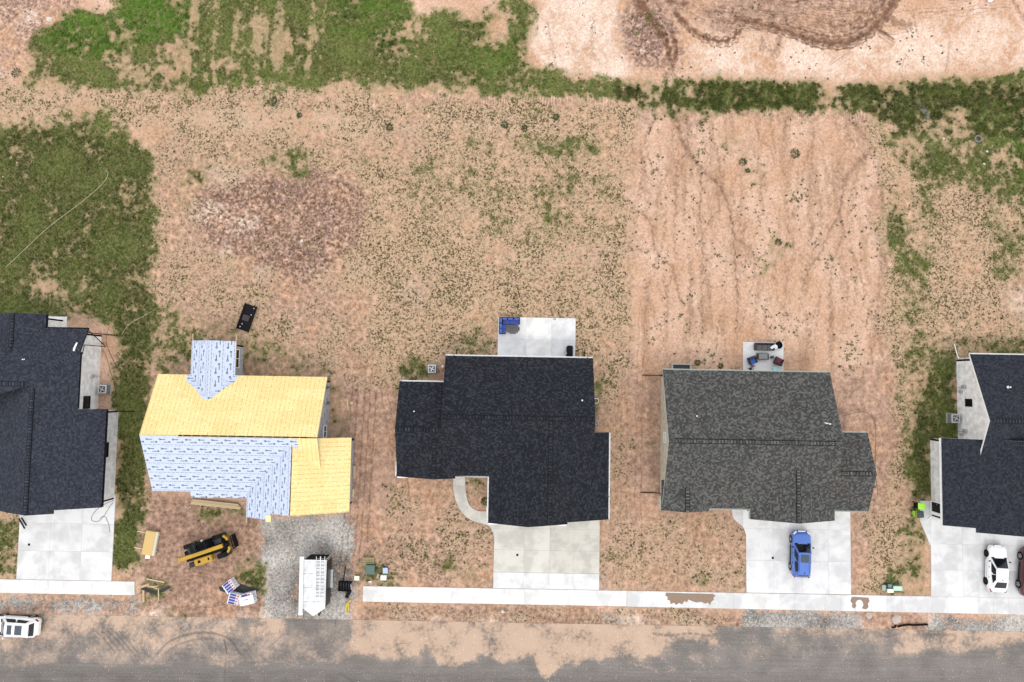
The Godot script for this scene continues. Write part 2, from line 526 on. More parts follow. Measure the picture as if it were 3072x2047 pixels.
	fill(STRAW, [2550, 1300, 2640, 1300, 2620, 1780, 2560, 1780], 0.25)
	for b in [[660, 700, 120, 60, -0.5], [900, 920, 140, 60, -0.45], [1260, 880, 60, 50, -0.45], [1500, 770, 60, 40, -0.3], [1790, 760, 60, 40, -0.4], [1230, 420, 40, 60, -0.5]]:
		blob(STRAW, b[0], b[1], b[2], b[3], b[4])
	# clay spoil
	fill(CLAY, [560, 590, 650, 570, 740, 530, 920, 505, 1050, 530, 1095, 600, 1100, 700, 1000, 800, 900, 860, 800, 800, 690, 770, 610, 720, 590, 650], 0.72)
	for b in [[700, 600, 90, 50, 1.0], [850, 570, 100, 50, 1.0], [980, 640, 80, 60, 1.0], [760, 700, 80, 50, 0.95], [880, 760, 90, 60, 1.0], [600, 640, 30, 30, 0.8], [1050, 700, 40, 60, 0.8]]:
		blob(CLAY, b[0], b[1], b[2], b[3], b[4])
	fill(CLAY, [-80, -80, 280, -80, 230, 20, 150, 70, 110, 130, 70, 210, 30, 238, -80, 240], 0.62)
	fill(CLAY, [1850, 60, 1960, 40, 2030, 110, 2060, 180, 2010, 230, 1920, 230, 1860, 160], 0.55)
	fill(CLAY, [1105, 1600, 1280, 1580, 1370, 1660, 1350, 1745, 1105, 1750], 0.3)
	# brown, moist or driven soil
	fill(BROWN, [425, 1470, 600, 1500, 790, 1540, 795, 1860, 420, 1850], 0.72)
	fill(BROWN, [1030, 1000, 1120, 1000, 1105, 1450, 1090, 1700, 1050, 1760, 1040, 1500], 0.5)
	fill(BROWN, [560, 820, 1100, 830, 1110, 1100, 900, 1080, 740, 1000, 560, 960], 0.35)
	fill(BROWN, [470, 430, 560, 440, 540, 700, 500, 900, 450, 1200, 440, 1480, 420, 1480, 440, 1000, 455, 700], 0.30)
	fill(BROWN, [2640, 480, 2670, 480, 2700, 1200, 2720, 1400, 2700, 1600, 2670, 1500, 2650, 1000], 0.35)
	fill(BROWN, [2200, -80, 2750, -80, 2660, 30, 2600, 100, 2480, 140, 2300, 100, 2150, 110, 2050, 60, 2000, -20], 0.5)
	fill(BROWN, [1880, -60, 2010, -60, 2030, 100, 2060, 180, 1990, 210, 1900, 190, 1860, 100], 0.55)
	fill(BROWN, [330, 285, 1150, 292, 1150, 330, 330, 322], 0.5)
	fill(BROWN, [470, 395, 1150, 400, 1150, 430, 470, 430], 0.45)
	fill(BROWN, [1200, 270, 1890, 295, 1890, 330, 1200, 312], 0.45)
	fill(BROWN, [1895, 320, 2620, 335, 2620, 362, 1895, 350], 0.5)
	fill(BROWN, [1105, 1640, 1280, 1600, 1380, 1680, 1350, 1750, 1105, 1752], 0.55)
	fill(BROWN, [1090, 1815, 2228, 1835, 2228, 1895, 1090, 1870], 0.55)
	fill(BROWN, [2575, 1840, 2790, 1850, 2790, 1895, 2575, 1890], 0.6)
	fill(BROWN, [1895, 1560, 1960, 1560, 1960, 1775, 1890, 1775], 0.35)
	fill(BROWN, [360, 1690, 420, 1690, 420, 1740, 360, 1760], 0.5)
	fill(BROWN, [1180, 300, 1260, 320, 1240, 560, 1160, 640], 0.25)
	for b in [[1190, 600, 20, 80, 0.4], [1130, 820, 30, 160, 0.35], [1350, 860, 90, 30, 0.4], [1870, 900, 18, 300, 0.3], [1380, 1300, 10, 10, 0.1], [1440, 720, 60, 40, 0.2], [2700, 1000, 40, 200, 0.3], [2750, 900, 60, 80, 0.25], [900, 860, 120, 60, 0.5], [730, 740, 100, 50, 0.45], [1000, 700, 60, 80, 0.3], [250, 360, 60, 14, 0.6]]:
		blob(BROWN, b[0], b[1], b[2], b[3], b[4])
	fill(BROWN, [1150, 300, 1885, 310, 1890, 1200, 1790, 1200, 1790, 1070, 1340, 1060, 1120, 1160], 0.40)
	fill(BROWN, [465, 440, 1150, 440, 1120, 1160, 700, 1010, 465, 1110], 0.25)
	fill(BROWN, [2620, 560, 3150, 600, 3150, 1060, 2740, 1240, 2715, 1480, 2650, 1000], 0.42)
	fill(BROWN, [1890, 1540, 2235, 1600, 2235, 1780, 1890, 1775], 0.3)
	fill(BROWN, [1185, 1430, 1480, 1600, 1484, 1755, 1100, 1755], 0.18)
	fill(BROWN, [1040, 960, 1130, 1000, 1340, 1060, 1800, 1080, 1990, 1090, 2720, 1120, 2740, 1500, 2700, 1790, 1040, 1760], 0.42)
	fill(BROWN, [465, 430, 1150, 440, 1120, 1160, 440, 1480, 440, 1000], 0.5)
	fill(BROWN, [1090, 1812, 2228, 1832, 2228, 1900, 1090, 1875], 0.85)
	fill(BROWN, [-80, 1780, 420, 1790, 440, 1860, -80, 1845], 0.5)
	# pale, dry crust
	fill(PALE, [1590, 40, 1720, -60, 1850, -60, 1860, 200, 1890, 240, 1800, 232, 1660, 205, 1590, 160], 0.6)
	fill(PALE, [2050, 120, 2200, 130, 2300, 110, 2500, 150, 2640, 120, 2760, 40, 3150, 60, 3150, 210, 2600, 240, 2400, 230, 2100, 230], 0.36)
	fill(PALE, [3010, 880, 3150, 850, 3150, 1010, 3030, 950], 0.5)
	for b in [[720, 350, 120, 20, 0.65], [640, 365, 120, 16, 0.6], [960, 360, 110, 26, 0.6], [1090, 375, 60, 18, 0.55], [1240, 372, 40, 12, 0.6], [1450, 378, 160, 20, 0.5], [660, 640, 60, 16, 0.7], [720, 670, 50, 20, 0.55], [620, 620, 30, 8, 0.6], [660, 520, 60, 30, 0.5], [1000, 810, 60, 20, 0.3], [1260, 780, 60, 30, 0.4], [1490, 770, 50, 14, 0.55], [1560, 790, 20, 40, 0.5], [1660, 790, 70, 26, 0.45], [1740, 770, 40, 18, 0.5], [1240, 860, 20, 40, 0.4], [1420, 650, 50, 60, 0.3], [680, 755, 14, 20, 0.9], [770, 815, 20, 12, 0.8], [1080, 810, 30, 18, 0.5], [100, 55, 30, 20, 0.6], [140, 100, 20, 10, 0.8], [30, 230, 70, 12, 0.6]]:
		blob(PALE, b[0], b[1], b[2], b[3], b[4])
	for b in [[1480, 1862, 26, 10, 1.3], [1495, 1870, 16, 8, 1.3], [1895, 1866, 22, 16, 1.4], [1870, 1850, 14, 12, 1.0], [1905, 1888, 16, 8, 1.2], [1960, 1868, 40, 6, 1.0], [2040, 1872, 60, 5, 0.8], [1300, 1862, 120, 5, 0.8], [450, 1858, 40, 10, 1.3], [830, 1855, 40, 8, 1.2], [690, 1858, 60, 4, 0.8], [890, 1700, 60, 40, 0.5], [830, 1680, 30, 70, 0.6], [2350, 1892, 100, 5, 0.7]]:
		blob(PALE, b[0], b[1], b[2], b[3], b[4])
	# gravel
	fill(GRAVEL, [785, 1560, 830, 1548, 1062, 1542, 1060, 1700, 1050, 1840, 1060, 1870, 800, 1862, 780, 1700], 0.92)
	fill(GRAVEL, [-80, 1775, 406, 1785, 430, 1760, 440, 1850, -80, 1840], 0.7)
	fill(GRAVEL, [2225, 1828, 2578, 1838, 2580, 1898, 2222, 1892], 1.0)
	fill(GRAVEL, [2785, 1848, 3150, 1855, 3150, 1905, 2790, 1897], 1.0)
	for b in [[1750, 1000, 16, 50, 0.75], [1735, 950, 26, 10, 0.6], [1460, 1740, 20, 30, 0.8], [1812, 1750, 14, 40, 0.8], [1490, 1845, 40, 14, 0.7], [1560, 1850, 40, 10, 0.6], [1840, 1855, 50, 16, 0.9], [420, 1760, 20, 26, 0.8], [1080, 1780, 12, 30, 0.8], [1366, 1450, 5, 16, 0.8], [2180, 735, 1, 1, 0.1]]:
		blob(GRAVEL, b[0], b[1], b[2], b[3], b[4])
	fill(STREAK, [1895, 335, 2620, 345, 2660, 1180, 2500, 1140, 1985, 1120, 1895, 1500], 0.9)
	fill(STREAK, [1890, 1500, 1985, 1500, 2235, 1600, 2235, 1780, 1890, 1775], 0.6)
	fill(STREAK, [2600, 400, 2700, 400, 2720, 1780, 2560, 1780], 0.6)
	fill(STREAK, [1030, 1000, 1180, 1000, 1120, 1760, 1040, 1760], 0.7)
	fill(STREAK, [560, -40, 1000, -40, 1000, 260, 560, 270], 0.9)
	# every lawn has dead blades under the green
	var gg: PackedFloat32Array = layer[GREEN]
	var ss: PackedFloat32Array = layer[STRAW]
	for i in gg.size():
		ss[i] = maxf(ss[i] * (1.0 - minf(1.0, layer[CLAY][i] * 0.8)), gg[i] * 0.85)
	layer[STRAW] = ss
	# prints of a cleated roller
	fill(CLEAT, [330, 285, 1150, 290, 1150, 335, 330, 325], 0.8)
	fill(CLEAT, [470, 385, 1150, 395, 1150, 425, 470, 425], 0.9)
	fill(CLEAT, [1200, 262, 1890, 290, 1890, 335, 1200, 318], 0.7)
	fill(CLEAT, [1230, 425, 1850, 420, 1850, 446, 1230, 446], 0.5)
	fill(CLEAT, [2180, 318, 2620, 325, 2620, 352, 2180, 345], 0.8)
	# rills washed down the bare lot
	for r in [[[2030, 355, 2045, 420, 2062, 450, 2090, 490, 2120, 520, 2160, 560, 2185, 620, 2200, 700, 2205, 800, 2212, 900, 2208, 1000], 16, 7, 0.6],
			[[2060, 350, 2062, 450, 2035, 482, 2030, 530, 2026, 600, 2022, 720, 2030, 780], 10, 4, 0.5], [[2090, 490, 2104, 560, 2098, 640, 2106, 720, 2108, 800, 2104, 900, 2110, 990], 9, 5, 0.55],
			[[2175, 360, 2178, 440, 2170, 520, 2168, 600], 6, 4, 0.4], [[2200, 700, 2240, 750, 2290, 780], 8, 3, 0.35], [[2265, 355, 2280, 420, 2310, 440, 2326, 500], 5, 4, 0.4], [[2312, 360, 2322, 440, 2330, 500], 6, 3, 0.4],
			[[2440, 380, 2436, 430, 2412, 500, 2400, 600, 2380, 650], 10, 5, 0.4], [[2440, 430, 2428, 560, 2425, 640, 2400, 690], 5, 4, 0.35], [[2560, 370, 2605, 420, 2610, 450, 2580, 480, 2548, 520, 2530, 560, 2516, 640, 2490, 690, 2460, 760, 2430, 800, 2410, 850], 22, 8, 0.5],
			[[2516, 640, 2530, 690, 2522, 720, 2500, 780, 2490, 860, 2500, 960], 12, 5, 0.5], [[2530, 700, 2520, 800, 2530, 900, 2524, 1000], 5, 4, 0.35], [[2600, 470, 2570, 520, 2545, 620, 2550, 700], 6, 4, 0.4],
			[[1890, 622, 1925, 640, 1952, 670, 1960, 720, 1962, 745, 1990, 780, 2015, 795], 9, 6, 0.55], [[1890, 750, 1960, 747], 5, 4, 0.5], [[2015, 795, 2030, 850, 2040, 900, 2068, 930, 2066, 1000], 9, 6, 0.5], [[2100, 640, 2130, 680, 2150, 720], 5, 3, 0.35],
			[[2360, 600, 2365, 680, 2355, 760, 2358, 850, 2352, 960], 7, 5, 0.4], [[2240, 640, 2262, 700, 2268, 780, 2280, 850], 5, 3, 0.3], [[2450, 720, 2430, 780, 2415, 810], 8, 4, 0.45], [[1900, 500, 1960, 545, 2000, 590], 4, 3, 0.35], [[2460, 880, 2450, 960, 2440, 1040], 5, 4, 0.35],
			[[2060, 930, 2110, 950, 2180, 940, 2240, 930], 6, 4, 0.3], [[2108, 800, 2130, 860, 2180, 850], 4, 3, 0.3], [[2640, 400, 2648, 600, 2642, 800, 2632, 950, 2640, 1060], 16, 12, 0.35], [[2650, 760, 2680, 900, 2690, 1000, 2700, 1100], 14, 10, 0.35],
			[[2630, 930, 2622, 1020, 2600, 1100, 2560, 1160, 2530, 1190], 12, 6, 0.4], [[2640, 1000, 2650, 1100, 2680, 1180], 9, 7, 0.4], [[2500, 1010, 2560, 1040, 2600, 1060], 8, 5, 0.3], [[2530, 1240, 2580, 1230, 2620, 1250, 2630, 1350, 2610, 1500, 2600, 1700], 4, 4, 0.45],
			[[2680, 1240, 2690, 1350, 2650, 1450, 2660, 1560], 14, 9, 0.28], [[2640, 1240, 2650, 1350, 2630, 1450], 10, 6, 0.25]]:
		stroke(r[0], r[1] * 3.6, r[2] * 3.6, r[3] * 0.22, 6.0)
		stroke(r[0], r[1] * 1.3, r[2] * 0.9, r[3] * 0.8, 5.0)
	for k in 120:            # fine rills between them
		var x := rng.randf_range(1900, 2620)
		var y := rng.randf_range(350, 950)
		var pts := [x, y]
		for i in rng.randi_range(2, 5):
			x += rng.randf_range(-22, 22)
			y += rng.randf_range(30, 70)
			pts.append_array([x, y])
		stroke(pts, rng.randf_range(3, 16), 3, rng.randf_range(0.12, 0.34), 7.0)
	# scarps and fresh cuts of the excavation in the north
	for r in [[[1900, -30, 1925, 40, 1960, 90, 1990, 130, 2010, 190], 44, 14, 0.72], [[1990, 0, 2020, 20, 2060, 22], 20, 14, 0.5], [[2020, 50, 2070, 100, 2130, 128, 2180, 128, 2215, 100], 20, 10, 0.7], [[2010, 110, 2022, 160, 2012, 200], 20, 8, 0.6],
			[[2200, 70, 2290, 85, 2380, 112, 2440, 134, 2530, 136, 2590, 108, 2640, 60, 2690, -20], 18, 24, 0.72], [[2330, 80, 2400, 100, 2470, 118, 2540, 112, 2600, 70, 2655, -10], 9, 14, 0.6], [[2440, 70, 2500, 90, 2560, 70, 2620, 10], 12, 10, 0.5], [[2620, 100, 2670, 128], 14, 8, 0.6], [[2660, 70, 2710, 88, 2718, 80], 20, 12, 0.5],
			[[2725, 55, 2735, 100, 2740, 112], 6, 4, 0.4], [[2740, 50, 2900, 40, 3020, 34], 8, 6, 0.3], [[2830, 5, 2900, 0], 16, 10, 0.4], [[3020, 10, 3050, 60, 3072, 100], 10, 8, 0.4], [[2330, 120, 2320, 160, 2290, 150], 20, 8, 0.4], [[2280, 130, 2276, 160], 20, 8, 0.4],
			[[1780, 60, 1775, 150, 1800, 190], 7, 4, 0.3], [[1640, 60, 1660, 160, 1668, 200], 6, 4, 0.25], [[2480, 205, 2540, 160], 5, 4, 0.3], [[2700, 230, 2710, 170], 5, 4, 0.3], [[2830, 220, 2835, 120], 8, 5, 0.25]]:
		stroke(r[0], r[1] * 1.2, r[2] * 1.2, r[3] * 0.95, 5.0)
		for off in [-9, 8, 15]:
			var moved := []
			for i in range(0, r[0].size(), 2):
				moved.append_array([r[0][i] + off * 0.3, r[0][i + 1] + off * 1.1])
			stroke(moved, r[1] * 0.5, r[2] * 0.5, r[3] * 0.75, 6.0)
	for k in 150:
		stroke([rng.randf_range(1860, 2700), rng.randf_range(-20, 110), rng.randf_range(1860, 2700), rng.randf_range(-20, 110)] if k < 0 else arc_px(rng.randf_range(2050, 2620), rng.randf_range(-60, 100)), 4, 3, rng.randf_range(0.25, 0.6), 4.0)
	# wheel tracks
	for k in 9:
		var o := k * 17.0
		stroke([470 + o, 800 + o * 0.7, 620, 830 + o * 0.9, 800, 850 + o * 1.2, 960, 880 + o * 1.2, 1060 + o * 0.3, 960 + o], 5, 6, 0.2 + 0.1 * (k % 2), 5.0)
	for x in [1045, 1062, 1084, 1100, 1118]:
		stroke([x + 22, 1000, x + 8, 1200, x - 4, 1400, x - 20, 1640, x - 40, 1760], 7, 8, 0.34, 3.0)
	for x in [1185, 1205, 1222]:
		stroke([x - 60, 1720, x, 1560, x + 2, 1460, x - 20, 1300, x - 45, 1150, x - 40, 950], 5, 7, 0.3, 3.0)
	for x in [1860, 1878, 1905, 1922]:
		stroke([x + 6, 1780, x, 1500, x + 4, 1200, x + 14, 900], 7, 6, 0.24, 4.0)
	for x in [478, 500, 455]:
		stroke([x, 430, x - 4, 700, x - 22, 1000, x - 40, 1300, x - 52, 1500], 7, 9, 0.28, 3.0)
	for k in 16:
		var y := 1500 + k * 22.0
		stroke([430, y + rng.randf_range(-20, 20), 560, y + rng.randf_range(-30, 30), 770, y + rng.randf_range(-20, 20)], 6, 6, rng.randf_range(0.1, 0.34), 8.0)
	stroke([1378, 1535, 1345, 1560, 1325, 1600, 1318, 1660, 1330, 1700], 9, 8, 0.3, 2.0)
	stroke([1340, 1532, 1378, 1528], 4, 3, 0.6, 1.0)
	stroke([2100, 1560, 2080, 1630, 2050, 1700, 2065, 1780], 16, 10, 0.3, 4.0)
	stroke([2105, 1600, 2115, 1690, 2100, 1775], 8, 6, 0.3, 4.0)
	stroke([1190, 440, 1280, 445, 1500, 420, 1840, 418], 5, 4, 0.35, 2.0)
	stroke([760, 435, 1000, 432, 1140, 440], 7, 5, 0.4, 2.0)
	stroke([1240, 760, 1260, 800, 1320, 825, 1400, 840], 14, 8, 0.35, 4.0)
	# dark crack lines, painted as short wandering chains over the clay mound
	for k in 800:
		var c := P2(rng.randf_range(570, 1100), rng.randf_range(505, 870))
		if cover(CLAY, c.x, c.y) > 0.5:
			var d := rng.randf() * TAU
			for i in rng.randi_range(3, 9):
				dab(c.x, c.y, rng.randf_range(0.05, 0.14), rng.randf_range(0.3, 0.85))
				d += rng.randf_range(-0.8, 0.8)
				c += Vector2(cos(d), sin(d)) * 0.09

func arc_px(x: float, y: float) -> Array:
	var r := rng.randf_range(40, 110)
	return [x, y, x + r * 0.6, y + r * 0.28 * rng.randf(), x + r * 1.4, y + r * 0.1]

func warp(k: int, big: float) -> void:         # outlines wander instead of running straight
	var src: PackedFloat32Array = layer[k]
	var out := PackedFloat32Array()
	out.resize(GW * GH)
	var n := FastNoiseLite.new()
	n.frequency = 0.045
	n.fractal_octaves = 4
	n.seed = 21 + k
	for j in GH:
		for i in GW:
			var u := n.get_noise_2d(i, j) * big
			var v := n.get_noise_2d(i + 900, j + 300) * big
			out[j * GW + i] = src[clampi(j + int(v), 0, GH - 1) * GW + clampi(i + int(u), 0, GW - 1)]
	layer[k] = out

func blur(k: int) -> void:
	var im := Image.create_from_data(GW, GH, false, Image.FORMAT_RF, layer[k].to_byte_array())
	im.resize(GW / 5, GH / 5, Image.INTERPOLATE_LANCZOS)
	im.resize(GW, GH, Image.INTERPOLATE_CUBIC)
	layer[k] = im.get_data().to_float32_array()

func build_ground() -> void:
	relief.frequency = 0.05
	relief.seed = 8
	NA = noise_bytes(0.010, 4, 11)                    # patches of a metre and more
	NB = noise_bytes(0.055, 4, 12)                    # hand-sized
	NC = noise_bytes(0.30, 2, 13)                     # grain
	ND = noise_bytes(0.15, 3, 14)                     # tufts and clods
	var sn := FastNoiseLite.new()
	sn.frequency = 0.03
	sn.fractal_octaves = 4
	sn.seed = 19
	var si := sn.get_image(TW, TH / 7)
	si.convert(Image.FORMAT_L8)
	si.resize(TW, TH, Image.INTERPOLATE_CUBIC)
	NE = si.get_data()
	NF = noise_bytes(0.11, 2, 17, FastNoiseLite.TYPE_CELLULAR)
	paint_ground()
	for k in 9:
		if k != CLEAT:
			warp(k, 3.0 if k == GRAVEL else 4.5 if k == GREEN else 8.0)
		blur(k)
	var full := []
	for k in 9:
		var im := Image.create_from_data(GW, GH, false, Image.FORMAT_RF, layer[k].to_byte_array())
		im.resize(TW, TH, Image.INTERPOLATE_BILINEAR)
		full.append(im.get_data().to_float32_array())
	var f0: PackedFloat32Array = full[0]
	var f1: PackedFloat32Array = full[1]
	var f2: PackedFloat32Array = full[2]
	var f3: PackedFloat32Array = full[3]
	var f4: PackedFloat32Array = full[4]
	var f5: PackedFloat32Array = full[5]
	var f6: PackedFloat32Array = full[6]
	var f7: PackedFloat32Array = full[7]
	var f8: PackedFloat32Array = full[8]
	var lut := PackedByteArray()             # linear to sRGB
	lut.resize(1025)
	for i in 1025:
		lut[i] = int(Color(i / 1024.0, 0, 0).linear_to_srgb().r * 255.0)
	var out := PackedByteArray()
	out.resize(TW * TH * 3)
	var q := 0
	for j in TH:
		for i in TW:
			var a := NA[q] / 255.0
			var b := NB[q] / 255.0
			var c := NC[q] / 255.0
			var d := ND[q] / 255.0
			var e := (a - 0.5) * 0.8 + (b - 0.5) * 0.8
			# bare soil
			var r := 0.395 + 0.17 * a
			var g := 0.235 + 0.16 * a
			var bl := 0.145 + 0.165 * a
			if f8[q] > 0.02:
				var w0 := clampf((NE[q] / 255.0 - 0.54) * 3.6 + (b - 0.5) * 1.3, 0.0, 1.0) * f8[q] * 0.6
				r += (0.27 - r) * w0; g += (0.165 - g) * w0; bl += (0.105 - bl) * w0
			var m := f3[q]
			if m > 0.01:
				m = clampf((m + e * 1.0) * 1.1, 0.0, 1.0)
				r += (0.262 - r) * m; g += (0.166 - g) * m; bl += (0.124 - bl) * m
			m = f2[q]
			if m > 0.01:
				m = clampf((m - 0.1 + e * 1.3) * 1.2, 0.0, 0.92)
				var w := clampf((d - 0.5) * 1.5 + 0.5, 0.0, 1.0) * 0.8 + (c - 0.5) * 0.5
				r += (0.13 + 0.33 * w - r) * m; g += (0.08 + 0.225 * w - g) * m; bl += (0.066 + 0.18 * w - bl) * m
			m = f4[q]
			if m > 0.01:
				m = clampf((m + e * 1.1) * 1.2, 0.0, 0.9)
				r += (0.60 - r) * m; g += (0.475 - g) * m; bl += (0.40 - bl) * m
			m = f5[q]
			if m > 0.01:
				m = clampf((m - 0.35 + e * 0.8) * 2.2, 0.0, 1.0)
				var w2 := 0.17 + 0.15 * c + 0.10 * (d - 0.5) + 0.40 * (a - 0.45)
				r += (w2 * 1.05 - r) * m; g += (w2 * 0.98 - g) * m; bl += (w2 * 0.91 - bl) * m
			m = mark[q]
			if m > 0.0:
				m = clampf(m * (0.85 + 1.5 * b), 0.0, 1.0)
				r += (0.145 - r) * m; g += (0.080 - g) * m; bl += (0.053 - bl) * m
			m = f1[q]
			if m > 0.02:
				m = minf(m, 0.8) * clampf(0.75 + e * 1.6, 0.15, 1.0)
				r += (0.255 - r) * m; g += (0.170 - g) * m; bl += (0.108 - bl) * m
			var k := 0.52 + 0.50 * c + 0.48 * d
			var grit := clampf(f3[q] * 1.2 + f2[q] + f1[q] * 0.5, 0.15, 1.0)
			k *= 1.0 + grit * 1.15 * (NF[q] / 255.0 - 0.5)
			if f7[q] > 0.05:
				k *= 1.0 + f7[q] * 0.42 * sin(i * 1.36 + a * 22.0 + b * 3.0) * clampf(a * 3.0 - 0.9, 0.0, 1.2)
			r *= k; g *= k; bl *= k
			# dry grass
			m = f1[q]
			if m > 0.02:
				var s := clampf((m * 1.0 - 0.36 + e * 0.9 + (c - 0.5) * 0.8 + (d - 0.5) * 0.8) * 2.6, 0.0, 1.0) * 0.85
				var w3 := d * 0.5 + c * 0.5
				if w3 < 0.455:
					r += (0.078 - r) * s; g += (0.058 - g) * s; bl += (0.027 - bl) * s
				else:
					r += (0.42 - r) * s; g += (0.305 - g) * s; bl += (0.198 - bl) * s
			# fresh grass, over dead thatch
			m = f0[q]
			if m > 0.02:
				var th := clampf(m * 1.1 + e, 0.0, 0.75)
				r += (0.26 * k - r) * th; g += (0.205 * k - g) * th; bl += (0.112 * k - bl) * th
				var s2 := clampf((m - 0.60 + e * 1.5 + (c - 0.5) * 0.6 + (d - 0.5) * 0.9 - f8[q] * clampf((NE[q] / 255.0 - 0.5) * 3.0, -0.2, 0.7)) * 1.9 + 0.5, 0.0, 1.0) * 0.92
				var l := f6[q]
				var v := 0.30 + 1.1 * a + 0.7 * (c - 0.5) + 0.8 * (d - 0.5)
				if j < 330:
					v *= 1.25
				r += ((0.082 - 0.02 * l) * v - r) * s2; g += ((0.100 + 0.030 * l) * v - g) * s2; bl += ((0.030 - 0.012 * l) * v - bl) * s2
			out[q * 3] = lut[clampi(int(r * 1024.0), 0, 1024)]
			out[q * 3 + 1] = lut[clampi(int(g * 1024.0), 0, 1024)]
			out[q * 3 + 2] = lut[clampi(int(bl * 1024.0), 0, 1024)]
			q += 1
	var tex := ImageTexture.create_from_image(Image.create_from_data(TW, TH, false, Image.FORMAT_RGB8, out))
	var gm := StandardMaterial3D.new()
	gm.resource_name = "soil"
	gm.albedo_texture = tex
	gm.roughness = 0.95
	gm.metallic_specular = 0.15
	gm.texture_repeat = false
	var far := mat("soil_beyond", Color(0.40, 0.27, 0.18), 0.95, 0, "fine", 0.05, 0.15)
	# one sheet: a fine grid where the photograph looks, plain land beyond it
	var verts := PackedVector3Array()
	var uvs := PackedVector2Array()
	var idx := PackedInt32Array()
	var nx := 360
	var nz := 240
	for j in nz + 1:
		for i in nx + 1:
			var x := GX0 + GW * CELL * i / nx
			var z := GZ0 + GH * CELL * j / nz
			var y := height(x, z)
			if i == 0 or j == 0 or i == nx or j == nz:
				y = 0.0
			verts.append(Vector3(x, y, z))
			uvs.append(Vector2(float(i) / nx, float(j) / nz))
	for j in nz:
		for i in nx:
			var n := j * (nx + 1) + i
			idx.append_array([n, n + 1, n + nx + 1, n + 1, n + nx + 2, n + nx + 1])
	var s := SurfaceTool.new()
	s.begin(Mesh.PRIMITIVE_TRIANGLES)
	s.set_smooth_group(0)
	for i in idx:
		s.set_uv(uvs[i])
		s.add_vertex(verts[i])
	s.index()
	s.generate_normals()
	s.set_material(gm)
	var mesh := s.commit()
	var b := tool()
	var xs := [-700.0, GX0, GX0 + GW * CELL, 700.0]
	var zs := [-700.0, GZ0, GZ0 + GH * CELL, 700.0]
	for i in 3:
		for j in 3:
			if i != 1 or j != 1:
				quad(b, Vector3(xs[i], 0, zs[j + 1]), Vector3(xs[i + 1], 0, zs[j + 1]), Vector3(xs[i + 1], 0, zs[j]), Vector3(xs[i], 0, zs[j]))
	b.generate_normals()
	b.set_material(far)
	mesh = b.commit(mesh)
	var o := MeshInstance3D.new()
	o.name = "ground"
	o.mesh = mesh
	add_child(o)
	o.set_meta("kind", "structure")
	tag(o, "pink and tan bare soil of the building lots with grass and rills", "ground")

